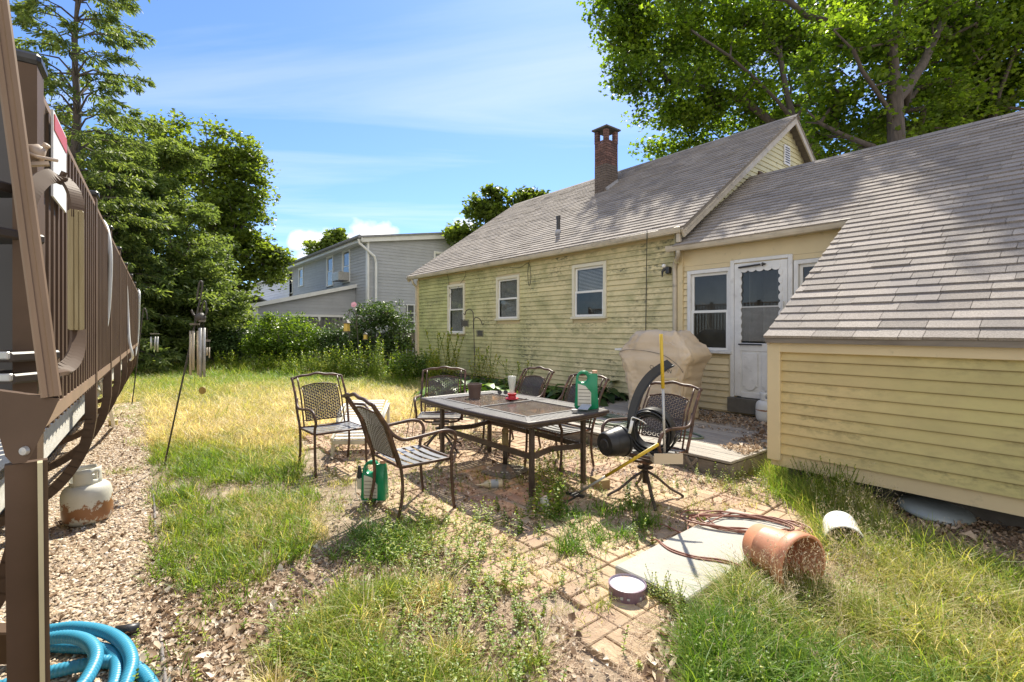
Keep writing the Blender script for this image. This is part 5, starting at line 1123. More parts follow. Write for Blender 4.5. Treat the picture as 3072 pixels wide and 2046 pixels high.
b.tube(spline([G(1975, 1624, .084), G(2012, 1652, .083), G(2080, 1673, .083), G(2160, 1685, .083), G(2210, 1697, .081)], 6), .0052, 6)
tag(b.build('extension_cord', m_cord, None, True), 'tangled red brown extension cord coiled on the concrete slab', 'cord')
m_terra = M('terracotta_plastic', (.50, .20, .105), (.55, .25, .14), 3, .5, third=(.56, .30, .18), t_scale=2, t_lo=.5, t_hi=.9)
bc = Vector((1.50, 2.98, .19)); rc = Vector((1.62, 2.66, .185)); axp = (rc-bc).normalized(); mt_ = Matrix.Translation(bc) @ axp.to_track_quat('Z', 'Y').to_matrix().to_4x4() @ Matrix.Scale(.93, 4)
tp_ = thing('terracotta_pot', 'large orange terracotta pot lying on its side against the slab', 'pot', (0, 0, 0)); b = MB(); b.lathe([(0, 0), (.112, 0), (.122, .008), (.134, .09), (.137, .092), (.136, .10), (.158, .25), (.162, .27), (.178, .272), (.186, .285), (.190, .345), (.184, .352), (.172, .35), (.160, .28), (.12, .02), (0, .015)], 40, mt_, cap=False); b.build('pot_body', m_terra, tp_, True, 50)
m_buck = M('white_bucket', (.76, .76, .71), (.68, .68, .60), 3, .4); bk_ = thing('white_bucket', 'white plastic bucket lying in the long grass behind the terracotta pot', 'bucket', (0, 0, 0)); mt_ = Matrix.Translation(Vector((2.33, 3.44, .115))) @ Vector((-.40, -.86, -.22)).normalized().to_track_quat('Z', 'Y').to_matrix().to_4x4() @ Matrix.Scale(.85, 4); b = MB(); b.lathe([(0, 0), (.118, 0), (.12, .01), (.132, .22), (.138, .225), (.138, .245), (.13, .25), (.127, .22), (.115, .015), (0, .012)], 32, mt_, cap=False); b.build('bucket_body', m_buck, bk_, True, 45)
m_tin = M('purple_tin', (.17, .10, .15), (.24, .17, .22), 30, .4, stretch=(1, 1, .3)); tn = thing('round_tin', 'low round purple food tin with a white lid beside the slab corner', 'tin', G(1882, 1786)); b = MB(); b.lathe([(0, 0), (.098, 0), (.102, .006), (.102, .058), (.105, .062), (.105, .07), (.098, .072)], 36, cap=False); b.build('tin_body', m_tin, tn, True, 40); b = MB(); b.lathe([(.099, .071), (.096, .062), (0, .061)], 36, cap=False); m_lid = M('tin_lid', (.45, .42, .48), (.34, .30, .36), 9, .35, third=(.35, .22, .13), t_scale=14, t_lo=.58, t_hi=.66); b.build('lid', m_lid, tn)
b = MB(); nb = 18
for i in range(nb): 
    a = 2*math.pi*i/nb
    if i % 3 != 2: b.box((.1035*math.cos(a), .1035*math.sin(a), .03), (.001, .016, random.uniform(.006, .02)), Matrix.Rotation(a, 3, 'Z'))
b.build('label_patches', m_paper, tn)
m_dome = M('grey_plastic_lid', (.20, .23, .23), (.28, .31, .31), 3, .3); b = MB(); b.lathe([(.24, 0), (.245, .01), (.23, .03), (.20, .05), (.12, .065), (0, .07)], 30, Matrix.Translation(G(2805, 1545)+Vector((0, 0, .035))) @ Matrix.Rotation(R(8), 4, 'X'), cap=False); tag(b.build('lid_disc', m_dome, None, True), 'large grey plastic lid lying in the shade under the low siding', 'lid')
# edging pipe between gravel and grass
b = MB(); pts = [G(x, y, .006+.008*math.sin(x*.9+y*.05)) for x, y in ((440, 1370), (450, 1430), (462, 1510), (466, 1600), (478, 1700), (480, 1850), (486, 1960), (500, 2080))]; b.tube(spline(pts, 6), .0095, 8); m_pipe = M('grey_edging', (.20, .175, .165), (.13, .115, .105), 12, .6); tag(b.build('edging_strip', m_pipe, None, True), 'narrow grey plastic edging between gravel and grass', 'edging')
# green hose heap on the deck
m_gh = M('green_hose', (.10, .14, .09), (.20, .23, .15), 6, .45); b = MB(); pts = []
hcx = HO-d1*(-.95)+d2*(-2.05)+Vector((0, 0, .20))
for i in range(70):
    t = i*.55; k_ = 1+.25*math.sin(i*.31)+.12*math.sin(i*.9); pts.append(hcx+(-d1)*(.62*k_*math.cos(t))+d2*(.26*k_*math.sin(t))+Vector((0, 0, .012*(i % 4))))
pts.append(hcx+(-d1)*1.0+Vector((0, 0, .0))); b.tube(spline(pts, 5), .009, 6)
b.tube(spline([hcx+(-d1)*(.9)+d2*.2, hcx+(-d1)*1.25+d2*.25, hcx+(-d1)*1.5+d2*.1, hcx+(-d1)*1.35-d2*.08, hcx+(-d1)*1.0-d2*.02, hcx+(-d1)*1.3+d2*.14], 6), .012, 6)
tag(b.build('garden_hose', m_gh, None, True), 'tangled green garden hose lying on the deck behind the table', 'hose')

# ================================================================= HOOKS, CHIMES, FEEDERS
m_iron = M('dark_iron', (.055, .05, .042), (.10, .085, .065), 12, .6)
def chime(label, top, tubes, length, rad, ring, disc=None, mt=m_sil):
    r = thing('wind_chime', label, 'wind chime', top); b = MB(); b.lathe([(0, -.02), (ring, -.02), (ring, 0), (0, 0)], 16, Matrix.Translation((0, 0, -.12)), cap=False); b.tube([(0, 0, 0), (0, 0, -.12)], .002, 4); b.build('chime_head', m_deckd, r)
    for i in range(tubes):
        a = 2*math.pi*i/tubes; b = MB(); L = length*(1-.12*(i % 3)); b.tube([(ring*.8*math.cos(a), ring*.8*math.sin(a), -.2), (ring*.8*math.cos(a), ring*.8*math.sin(a), -.2-L)], rad, 8); b.build('chime_tube', mt, r, True)
    b = MB()
    for i in range(tubes): a = 2*math.pi*i/tubes; b.tube([(ring*.8*math.cos(a), ring*.8*math.sin(a), -.2), (ring*.7*math.cos(a), ring*.7*math.sin(a), -.13)], .001, 3)
    b.tube([(0, 0, -.12), (0, 0, -.3-length)], .0012, 3); b.build('chime_string', m_iron, r)
    if disc: b = MB(); b.lathe([(0, -.003), (disc, -.003), (disc, .003), (0, .003)], 20, Matrix.Translation((.01, -.01, -.34-length)) @ Matrix.Rotation(R(88), 4, 'X'), cap=False); b.build('wind_catcher', m_capd, r)
m_capd = M('ochre_disc', (.42, .28, .06), (.3, .2, .05), 8, .5)
m_chx = M('champagne_tube', (.55, .48, .36), None, rough=.35, metal=.3)
hk = thing('shepherd_hook', 'tall rusty shepherd hook leaning left of the patio with wind chimes', 'garden hook', G(490, 1405)); h0 = Vector(hk.location); tpp = A(600, 900, 5.0)-h0
b = MB(); b.tube([(0, 0, -.02), tpp*.5, tpp], .009, 8); b.build('stake', m_iron, hk, True)
b = MB(); b.tube(spline([A(590, 950, 5.0)-h0, A(604, 880, 5.0)-h0, A(607, 850, 5.0)-h0, A(600, 845, 5.0)-h0, A(594, 872, 5.0)-h0, A(590, 900, 5.0)-h0], 6), .009, 6)
b.tube(spline([A(600, 940, 5.0)-h0, A(612, 905, 5.0)-h0, A(619, 915, 5.0)-h0, A(618, 945, 5.0)-h0], 6), .008, 6)
b.tube(spline([A(598, 950, 5.0)-h0, A(582, 945, 5.0)-h0, A(574, 930, 5.0)-h0], 5), .009, 6); b.tube(spline([A(604, 950, 5.0)-h0, A(618, 942, 5.0)-h0, A(623, 925, 5.0)-h0], 5), .009, 6); b.lathe([(0, -.03), (.045, -.03), (.05, .01), (.02, .05), (0, .05)], 12, Matrix.Translation(A(602, 953, 5.0)-h0), cap=False); b.build('hook_arms', m_iron, hk, True)
chime('large pale wind chime with five long tubes on the leaning hook', A(584, 935, 5.03), 5, .46, .011, .045, mt=m_chx)
chime('wind chime with dark long tubes and an ochre disc on the leaning hook', A(606, 925, 4.95), 4, .50, .011, .03, disc=.037)
chime('small bamboo coloured wind chime right of the leaning hook', A(621, 985, 5.05), 6, .11, .006, .03, mt=m_chx)
hk = thing('shepherd_hook', 'thin garden hook beside the far end of the pool', 'garden hook', G(395, 1216)); h0 = Vector(hk.location); b = MB(); D_ = G(395, 1216).y; b.tube(spline([(0, 0, -.02), A(410, 1100, D_)-h0, A(427, 950, D_)-h0, A(433, 925, D_)-h0, A(440, 940, D_)-h0, A(442, 960, D_)-h0], 6), .011, 6); b.build('stake', m_iron, hk, True)
chime('silver wind chime hanging before the dark fence at the pool end', A(464, 985, 11.5), 3, .36, .018, .09)
def crook(label, base, hts, D, double=True, r=.011):
    k = thing('shepherd_hook', label, 'garden hook', base); b = MB(); x0, x1, zt_ = hts; b.tube(spline([(0, 0, -.02), (x0*.5, 0, zt_*.5), (x0, 0, zt_-.15), (x0-.02, 0, zt_-.02), (x0-.10, 0, zt_+.05), (x0-.19, 0, zt_-.01), (x0-.21, 0, zt_-.09), (x0-.25, 0, zt_-.06)], 6), r, 6); b.build('stake', m_iron, k, True)
    if double: b = MB(); b.tube(spline([(x0, 0, zt_-.45), (x0+.01, 0, zt_-.25), (x0+.06, 0, zt_-.16), (x0+.17, 0, zt_-.21), (x0+.23, 0, zt_-.34), (x0+.27, 0, zt_-.30)], 6), r, 6); b.build('side_hook', m_iron, k, True)
    return k
crook('black double hook with two lantern feeders in the meadow', G(1081, 1140), (-.12, .2, 2.05), 14)
m_lant = M('feeder_amber', (.55, .38, .08), None, rough=.3)
def lantern(label, top, s):
    r = thing('bird_feeder', label, 'bird feeder', top); b = MB(); b.lathe([(0, 0), (.03*s, -.02*s), (.11*s, -.09*s), (.11*s, -.1*s), (0, -.1*s)], 6, cap=False); b.build('roof', m_iron, r); b = MB(); b.lathe([(0, -.1*s), (.075*s, -.1*s), (.085*s, -.3*s), (0, -.3*s)], 6, cap=False); b.build('seed_tube', m_lant, r); b = MB(); b.lathe([(0, -.3*s), (.12*s, -.3*s), (.12*s, -.33*s), (0, -.33*s)], 6, cap=False); b.build('tray', m_iron, r)
lantern('amber lantern bird feeder hanging left of the double hook', A(1040, 958, 14.1), 1.15); lantern('small amber feeder hanging right of the double hook', A(1096, 996, 14.1), .7)
crook('black double hook by the narrow window of the yellow house', G(1426, 1166), (-.05, .2, 1.95), 12)
m_cage = M('suet_cage', (.09, .09, .08), None, rough=.6)
def cage(label, c, s=.16):
    b = MB(); 
    for i in range(6): 
        for yy in (-.03, .03): b.tube([c+Vector((-s/2+s*i/5, yy, -s/2)), c+Vector((-s/2+s*i/5, yy, s/2))], .004, 4); b.tube([c+Vector((-s/2, yy, -s/2+s*i/5)), c+Vector((s/2, yy, -s/2+s*i/5))], .004, 4)
    b.box(c, (s*.8, .04, s*.8)); tag(b.build('suet_feeder', m_cage), label, 'bird feeder')
cage('square wire suet feeder hanging right of the window hook', A(1440, 1000, 11.9)); cage('dark wire suet feeder hanging in front of the narrow window', A(1395, 970, 11.9), .18)
hk = thing('shepherd_hook', 'slim single hook with a metal bird on top against the siding', 'garden hook', G(1655, 1185, 0)); h0 = Vector(hk.location); D_ = h0.y; b = MB(); b.tube(spline([(0, 0, -.02), A(1650, 1050, D_)-h0, A(1645, 960, D_)-h0, A(1648, 938, D_)-h0, A(1661, 930, D_)-h0, A(1674, 937, D_)-h0, A(1681, 952, D_)-h0, A(1688, 955, D_)-h0, A(1689, 946, D_)-h0], 6), .008, 6); b.build('stake', m_iron, hk, True)
bd = MB(); bb_ = A(1660, 924, D_)-h0; bd.tube(spline([bb_+Vector((-.085, 0, .03)), bb_+Vector((-.04, 0, .0)), bb_+Vector((0, 0, .005)), bb_+Vector((.04, 0, .04)), bb_+Vector((.075, 0, .075)), bb_+Vector((.10, 0, .07))], 3), [.006, .008, .012, .018, .024, .03, .034, .034, .03, .024, .02, .02, .02, .018, .008, .003], 8); bd.build('metal_bird', m_iron, hk, True)
for i, (x0, y0, x1, y1, lab) in enumerate(((1218, 1318, 1246, 1170, 'thin bent wire stake left of the far swivel chair'), (1236, 1312, 1249, 1172, 'thin upright wire stake beside the far swivel chair'))):
    b = MB(); p = G(x0, y0); b.tube([p, A(x1, y1, p.y+.1)], .005, 5); tag(b.build('garden_stake', m_iron), lab, 'stake')
# ================================================================= BRICK PAVING
m_pave = M('sandy_pavers', (.44, .31, .19), (.54, .41, .26), 16, .95, bump=.8, bscale=120, attr=.2, third=(.36, .235, .17), t_scale=1.1, t_lo=.45, t_hi=.62, detail=9)
def uq(p): return p.x*d1.x+p.y*d1.y, p.x*d2.x+p.y*d2.y
b = MB(); cell = .228
mrot = Matrix(((-d1.x, d2.x, 0), (-d1.y, d2.y, 0), (0, 0, 1)))
for i in range(-2, 36):
    for j in range(7, 21):
        u, q = .3+i*cell, j*cell
        if u > 7.35 or q > 4.62 or (u < 1.0 and q > 3.2): continue
        if q < 1.75+.12*math.sin(i*1.1)+(.15 if u > 5 else 0) : continue
        for h in (-1, 1):
            if (i+j) % 2: c_ = d1*u+d2*(q+h*cell/4); sz = (cell-.007, cell/2-.007, .05)
            else: c_ = d1*(u+h*cell/4)+d2*q; sz = (cell/2-.007, cell-.007, .05)
            z = -.016+random.uniform(-.004, .004)+bumpz(c_.x, c_.y)*.5
            b.cbox(c_+Vector((0, 0, z)), sz, .005, mrot @ Matrix.Rotation(random.uniform(-.02, .02), 3, 'X') @ Matrix.Rotation(random.uniform(-.012, .012), 3, 'Z'), random.random())
for i in range(26):       # end course of pinker bricks by the camera
    c_ = Vector((.02+(i % 6)*.2+.1*((i//6) % 2), 1.55+.105*(i//6), -.014+random.uniform(-.002, .003))); b.cbox(c_, (.193, .098, .05), .005, Matrix.Rotation(R(-6), 3, 'Z'), random.random()*.7)
o = b.build('brick_paving', m_pave); o['kind'] = 'structure'

# ================================================================= numpy scatter tools
def vnoise(x, y, s=1.0, seed=0):
    r = np.random.default_rng(100+seed); t = r.random((64, 64)); x = x*s+31.7; y = y*s+17.3; xi = np.floor(x).astype(int); yi = np.floor(y).astype(int); fx = x-xi; fy = y-yi; fx = fx*fx*(3-2*fx); fy = fy*fy*(3-2*fy)
    g = lambda a, b_: t[a % 64, b_ % 64]
    return (g(xi, yi)*(1-fx)+g(xi+1, yi)*fx)*(1-fy)+(g(xi, yi+1)*(1-fx)+g(xi+1, yi+1)*fx)*fy
def inpoly(x, y, P):
    c = np.zeros(len(x), bool); n = len(P)
    for i in range(n):
        x1, y1 = P[i]; x2, y2 = P[(i+1) % n]
        c ^= ((y1 > y) != (y2 > y)) & (x < (x2-x1)*(y-y1)/((y2-y1) or 1e-9)+x1)
    return c
def gpoly(pts): return [tuple(G(a, b_)[:2]) for a, b_ in pts]
slabP = [(p.x, p.y) for p in (pB, pL, pN, pR_)]
deckP = [tuple((HO+(-d1)*x+d2*y)[:2]) for x, y in ((DX0, DY0+.02), (DX1-.02, DY0+.02), (DX1-.02, .2), (DX0, .2))]
extP = [tuple((HO+(-d1)*x+d2*y)[:2]) for x, y in ((XB-.0, YB+.1), (XE, YB+.1), (XE, 3), (XB-.0, 3))]
mainP = [tuple((HO+(-d1)*x+d2*y)[:2]) for x, y in ((XF, .0), (XG, .0), (XG, 8), (XF, 8))]
poolP = [tuple(pl(x, y, 0)[:2]) for x, y in ((-4, INS-.02), (LEN-.6, INS-.02), (LEN+1, INS+1.2), (LEN+1.5, 5), (-4, 8))]
potP = [(1.42, 2.78), (2.0, 2.6), (2.1, 3.05), (1.5, 3.2)]
BL = [slabP, deckP, extP, mainP, poolP]
def scatter(P, n, keep=None, block=BL, near=0.0):
    P = np.array(P); x0, y0 = P.min(0); x1, y1 = P.max(0); X = np.empty(0); Y = np.empty(0)
    while len(X) < n:
        x = rng.uniform(x0, x1, n*2); y = rng.uniform(y0, y1, n*2); k = inpoly(x, y, P)
        if near: k &= rng.random(len(x)) < np.minimum(1, (near/np.maximum(.3, y))**1.2)
        if keep is not None: k &= keep(x, y)
        for B_ in block: k &= ~inpoly(x, y, B_)
        if k.sum() == 0: break
        X = np.concatenate([X, x[k]]); Y = np.concatenate([Y, y[k]])
    return X[:n], Y[:n]
def blades(X, Y, h, w, bend, z0=None, az=None):
    n = len(X); z0 = np.zeros(n)-.01 if z0 is None else z0
    a = rng.uniform(0, 2*np.pi, n) if az is None else az; dx, dy = np.cos(a), np.sin(a); px, py = -dy, dx
    tw = rng.uniform(-.9, .9, n); qx, qy = px*np.cos(tw)+dx*np.sin(tw), py*np.cos(tw)+dy*np.sin(tw)
    V_ = np.zeros((n, 7, 3), np.float32)
    for k, (t, ww) in enumerate(((0, 1), (.35, .9), (.7, .62), (1, 0))):
        r = bend*h*t**1.8; zz = h*t*np.sqrt(np.maximum(.03, 1-(bend*t**.9*.92)**2)) if True else 0
        zz = h*(t-.42*np.minimum(bend, 1.6)*t*t)
        cx = X+dx*r; cy = Y+dy*r; cz = z0+np.maximum(zz, .004)
        if k < 3:
            V_[:, 2*k] = np.stack([cx+qx*w*ww/2, cy+qy*w*ww/2, cz], 1); V_[:, 2*k+1] = np.stack([cx-qx*w*ww/2, cy-qy*w*ww/2, cz], 1)
        else: V_[:, 6] = np.stack([cx, cy, cz], 1)
    b0 = np.arange(n)[:, None]*7
    Q = np.concatenate([b0+np.array([[0, 1, 3, 2]]), b0+np.array([[2, 3, 5, 4]])]); T = b0+np.array([[4, 5, 6]])
    return V_.reshape(-1, 3), Q, T
class Acc:
    def __init__(s): s.v = []; s.q = []; s.t = []; s.r = []; s.n = 0
    def add(s, v, q, t, r, per):
        s.v.append(v); 
        if q is not None: s.q.append(q+s.n)
        if t is not None: s.t.append(t+s.n)
        s.r.append(np.repeat(r, per)); s.n += len(v)
    def build(s, name, mt, parent=None, smooth=False):
        fs = []
        if s.q: fs.append(np.concatenate(s.q))
        if s.t: fs.append(np.concatenate(s.t))
        return arrmesh(name, np.concatenate(s.v), fs, np.concatenate(s.r), mt, parent, smooth)
# ---- grass: colour value 0..1 runs green -> yellow green -> straw
m_grass = MF('grass_blades', [(0, (.05, .12, .015)), (.3, (.12, .23, .025)), (.5, (.23, .31, .045)), (.66, (.40, .38, .11)), (.82, (.60, .50, .29)), (1, (.76, .66, .47))], trans=.5, rough=.45, tgain=(1.5, 1.45, .8))
g = Acc()
def tufts(P, ntuft, per, spread, h, w, bend, col, keep=None, block=BL, near=0, csd=.07):
    X, Y = scatter(P, ntuft, keep, block, near); 
    if not len(X): return
    hh = rng.uniform(h[0], h[1], len(X)); cc = col(X, Y)+rng.normal(0, csd, len(X)); k = rng.integers(max(1, per//2), per*2, len(X))
    I = np.repeat(np.arange(len(X)), k); n = len(I); x = X[I]+rng.normal(0, spread, n); y = Y[I]+rng.normal(0, spread, n); H = hh[I]*rng.uniform(.45, 1.15, n); wv = w*rng.uniform(.6, 1.3, n)
    v, q, t = blades(x, y, H, wv, rng.uniform(bend[0], bend[1], n)); g.add(v, q, t, np.clip(cc[I]+rng.normal(0, .09, n), 0, 1), 7)
meadow = gpoly([(300, 1225), (440, 1200), (448, 1330), (560, 1340), (700, 1330), (880, 1310), (1000, 1300), (1230, 1265), (1400, 1200), (1330, 1140), (1262, 1105), (1220, 1096), (900, 1090), (640, 1092), (420, 1098), (310, 1150)])
tufts(meadow, 5200, 9, .05, (.14, .36), .007, (.6, 1.9), lambda x, y: .92-.55*np.clip((y-9.5)/7, 0, 1)*vnoise(x, y, .9, 3)-.25*np.clip((vnoise(x, y, .45, 4)-.5)*3, 0, 1)-.15*np.clip((y-11)/4, 0, 1), near=7)
tufts(meadow, 5200, 8, .06, (.16, .36), .010, (.4, 1.4), lambda x, y: .92-.40*np.clip((y-10)/4, 0, 1)-.22*vnoise(x, y, .6, 5))
tufts(gpoly([(420, 1098), (640, 1090), (900, 1088), (1255, 1100), (1300, 1125), (1180, 1140), (800, 1130), (420, 1130)]), 2200, 7, .1, (.2, .5), .016, (.2, .9), lambda x, y: .40+.2*vnoise(x, y, .8, 9))
greenL = gpoly([(452, 1300), (560, 1290), (700, 1300), (860, 1310), (900, 1390), (900, 1440), (960, 1500), (900, 1560), (940, 1620), (900, 1700), (800, 1740), (600, 1800), (486, 1740), (470, 1560)])
tufts(greenL, 1700, 12, .035, (.07, .22), .0062, (.25, 1.1), lambda x, y: .36+.22*vnoise(x, y, 1.3, 1)+.45*np.clip((vnoise(x, y, .9, 2)-.6)*3, 0, 1)+.35*np.clip((y-5.6)/1.4, 0, 1), keep=lambda x, y: vnoise(x, y, 1.7, 7)+.5*vnoise(x, y, 5, 3) > .40)
tufts(gpoly([(640, 1260), (900, 1270), (920, 1420), (700, 1400)]), 260, 12, .04, (.12, .3), .006, (.4, 1.3), lambda x, y: .62+.2*vnoise(x, y, 2, 1))
tufts(gpoly([(700, 1480), (1000, 1540), (960, 1640), (700, 1650)]), 170, 16, .035, (.08, .2), .004, (.4, 1.5), lambda x, y: .72+.15*vnoise(x, y, 2, 1), keep=lambda x, y: vnoise(x, y, 2.7, 12) > .45)
tufts(gpoly([(900, 1600), (1330, 1560), (1420, 1700), (1300, 1800), (900, 1800), (560, 1900), (620, 1800)]), 90, 10, .03, (.06, .2), .005, (.3, 1.1), lambda x, y: .34+.2*vnoise(x, y, 2, 1), keep=lambda x, y: vnoise(x, y, 2.3, 8) > .52)
bottom = gpoly([(900, 1850), (1000, 1790), (1300, 1760), (1500, 1800), (1600, 1860), (1640, 1980), (1560, 2150), (760, 2150), (820, 1960)])
tufts(bottom, 520, 13, .03, (.07, .24), .0052, (.3, 1.2), lambda x, y: .40+.2*vnoise(x, y, 2, 6)+.3*(vnoise(x, y, 4, 6) > .66), keep=lambda x, y: vnoise(x, y, 2.0, 10)+.7*vnoise(x, y, 6, 5) > .86)
right = gpoly([(2050, 1960), (2150, 1850), (2240, 1740), (2330, 1760), (2430, 1700), (2470, 1620), (2420, 1540), (2440, 1470), (2560, 1530), (2620, 1600), (2760, 1680), (3100, 1770), (3300, 1950), (3300, 2200), (2100, 2200)])
tufts(right, 2700, 13, .035, (.09, .26), .0055, (.3, 1.3), lambda x, y: .32+.24*vnoise(x, y, 1.6, 11)+.26*np.clip((vnoise(x, y, 1.1, 12)-.62)*3, 0, 1), keep=lambda x, y: (vnoise(x, y, 2.1, 13)+.6*vnoise(x, y, 6, 4) > .60) & ~inpoly(x, y, potP))
tufts(gpoly([(2100, 1830), (2400, 1740), (2560, 1650), (2900, 1700), (3050, 1850), (2700, 2000), (2300, 1960)]), 230, 22, .03, (.14, .32), .0035, (.6, 1.7), lambda x, y: .54+.2*vnoise(x, y, 2, 14), keep=lambda x, y: ~inpoly(x, y, potP))
tufts(gpoly([(2300, 1420), (2440, 1430), (2560, 1490), (2640, 1580), (2900, 1720), (3072, 1770), (3072, 1800), (2700, 1690), (2560, 1560), (2440, 1560), (2330, 1500)]), 300, 16, .04, (.14, .36), .0045, (.2, .9), lambda x, y: .42+.16*vnoise(x, y, 2, 14))
tufts(gpoly([(2070, 1380), (2360, 1400), (2400, 1500), (2300, 1520), (2070, 1460)]), 60, 10, .03, (.05, .12), .005, (.2, 1), lambda x, y: .38+.2*vnoise(x, y, 2, 1), keep=lambda x, y: vnoise(x, y, 3.1, 18) > .45)
# cracks of the patio
patio = gpoly([(860, 1330), (1250, 1270), (1600, 1290), (2080, 1400), (2180, 1450), (2330, 1500), (2150, 1560), (1840, 1690), (1850, 1850), (2000, 2046), (1640, 2046), (1500, 1800), (1300, 1740), (1000, 1640), (900, 1450)])
tufts(patio, 800, 9, .022, (.03, .13), .004, (.3, 1.3), lambda x, y: .42+.3*vnoise(x, y, 2, 1), keep=lambda x, y: vnoise(x, y, 2.2, 21) > .47)
tufts(gpoly([(1640, 1530), (1960, 1520), (1960, 1640), (1700, 1680)]), 60, 16, .03, (.1, .2), .0065, (.4, 1.2), lambda x, y: .18+.1*vnoise(x, y, 2, 1))
tufts(gpoly([(1060, 1580), (1250, 1600), (1200, 1720), (1000, 1700)]), 34, 18, .03, (.1, .22), .007, (.5, 1.4), lambda x, y: .22+.1*vnoise(x, y, 2, 1))
tufts(gpoly([(280, 1230), (440, 1215), (445, 1500), (470, 1830), (480, 2100), (700, 2100), (560, 1850), (200, 1800), (330, 1450)]), 60, 12, .03, (.05, .14), .005, (.3, 1.3), lambda x, y: .34+.2*vnoise(x, y, 2, 1), keep=lambda x, y: vnoise(x, y, 2.2, 31) > .6)
tag(g.build('grass', m_grass), 'overgrown green and straw coloured grass covering the yard', 'grass', kind='stuff')
# seed heads over the long grass
m_seed = MF('seed_heads', [(0, (.38, .28, .16)), (.5, (.52, .42, .26)), (1, (.66, .56, .38))], trans=.4, rough=.6, tgain=(1, 1, 1))
sd_ = Acc()
def seedheads(P, n, h, keep=None):
    X, Y = scatter(P, n, keep); n = len(X); hh = rng.uniform(*h, n); az = rng.uniform(0, 6.28, n); v, q, t = blades(X, Y, hh, np.full(n, .0016), rng.uniform(.1, .5, n), az=az); top = v.reshape(-1, 7, 3)[:, 6]; sd_.add(v, q, t, rng.random(n), 7)
    k = 16; I = np.repeat(np.arange(n), k); m = len(I); u = rng.random(m); px = top[I, 0]+rng.normal(0, .012, m)*(1.3-u); py = top[I, 1]+rng.normal(0, .012, m)*(1.3-u); pz = top[I, 2]-u*.13*(.5+hh[I]); v, q, t = blades(px, py, rng.uniform(.012, .028, m), np.full(m, .0028), rng.uniform(.3, 1.2, m), z0=pz); sd_.add(v, q, t, rng.random(m), 7)
seedheads(gpoly([(2330, 1760), (2480, 1680), (2620, 1700), (2560, 1900), (2330, 1900)]), 130, (.22, .48), keep=lambda x, y: ~inpoly(x, y, potP))
seedheads(gpoly([(2400, 1450), (2560, 1520), (2700, 1640), (2600, 1660), (2460, 1560)]), 70, (.3, .5))
seedheads(right, 150, (.2, .4)); seedheads(greenL, 90, (.2, .35)); seedheads(meadow, 500, (.3, .5))
tag(sd_.build('grass_seed_heads', m_seed), 'pale seed heads standing above the long grass', 'grass', kind='stuff')

# ---- dead leaves, straw and gravel
def leafquads(X, Y, s, z=0.004, tilt=.5):
    n = len(X); a = rng.uniform(0, 6.28, n); c, s_ = np.cos(a), np.sin(a); K = 8; V_ = np.zeros((n, K+1, 3), np.float32); asp = rng.uniform(.45, .85, n); tx = rng.normal(0, .6, n); ty = rng.normal(0, .35, n); fold = rng.uniform(.1, 1.1, n)
    for k in range(K+1):
        t = 2*np.pi*k/K; r = (1 if k % 2 == 0 else .8)*rng.uniform(.75, 1.15, n) if k < K else np.zeros(n); x = np.cos(t)*r*s; y = np.sin(t)*r*s*asp; zz = np.abs(y)*fold+x*ty+y*tx*.6+rng.normal(0, .16, n)*s*(k < K)
        V_[:, k] = np.stack([X+x*c-y*s_, Y+x*s_+y*c, zz], 1)
    V_[:, :, 2] += (z+rng.uniform(0, .004, n)-V_[:, :, 2].min(1))[:, None]
    T = np.array([[k, (k+1) % K, K] for k in range(K)]); return V_.reshape(-1, 3), (np.arange(n)[:, None, None]*9+T[None]).reshape(-1, 3)
def leafquads_old(X, Y, s, z=0.004, tilt=.5):
    n = len(X); a = rng.uniform(0, 6.28, n); tx = rng.normal(0, tilt, n); c, s_ = np.cos(a), np.sin(a); base = np.array([(-1, 0), (-.3, -.55), (.45, -.5), (1, 0), (.35, .52), (-.35, .5)])
    V_ = np.zeros((n, 6, 3), np.float32); asp = rng.uniform(.6, 1.1, n); curl = rng.uniform(-.5, .9, n)
    for k, (bx, by) in enumerate(base):
        x = bx*s; y = by*s*asp; V_[:, k, 0] = X+x*c-y*s_; V_[:, k, 1] = Y+x*s_+y*c; V_[:, k, 2] = np.maximum(.001, z+s*.35+y*np.sin(tx)*.9+s*curl*(abs(bx)**2-.5)*.7)
    b0 = np.arange(n)[:, None]*6; return V_.reshape(-1, 3), np.concatenate([b0+np.array([[0, 1, 4, 5]]), b0+np.array([[1, 2, 3, 4]])])
lt = Acc()
def litter(P, n, s, keep=None, z=0.0, block=BL, rr=(0, 1)):
    X, Y = scatter(P, n, keep, block); n = len(X); v, q = leafquads(X, Y, s*rng.lognormal(0, .38, n), z=z+rng.uniform(0, .008, n)); lt.add(v, None, q, np.clip(rng.uniform(*rr, n), 0, 1), 9)
lz = gpoly([(440, 1560), (640, 1700), (900, 1640), (1300, 1620), (1500, 1780), (1620, 1860), (1700, 2150), (300, 2150), (430, 1850)])
litter(lz, 11000, .011); litter(gpoly([(460, 1760), (900, 1760), (1050, 1860), (900, 2150), (440, 2150)]), 6500, .011, rr=(.1, 1))
litter(gpoly([(100, 1700), (330, 1250), (440, 1230), (490, 1900), (420, 2150), (0, 2150)]), 4200, .011, block=[poolP], rr=(.0, .8))
litter(patio, 9000, .010, keep=lambda x, y: vnoise(x, y, 1.9, 41) > .36)
litter(gpoly([(1650, 1300), (2100, 1420), (2250, 1440), (2330, 1420), (2450, 1430), (2450, 1500), (2000, 1450), (1600, 1400)]), 2600, .012)
litter(gpoly([(960, 1290), (1500, 1280), (1560, 1400), (1300, 1480), (1000, 1400)]), 3400, .012)
litter(gpoly([(1500, 1400), (2000, 1560), (1850, 1690), (1500, 1600)]), 1200, .010, rr=(0, .6))
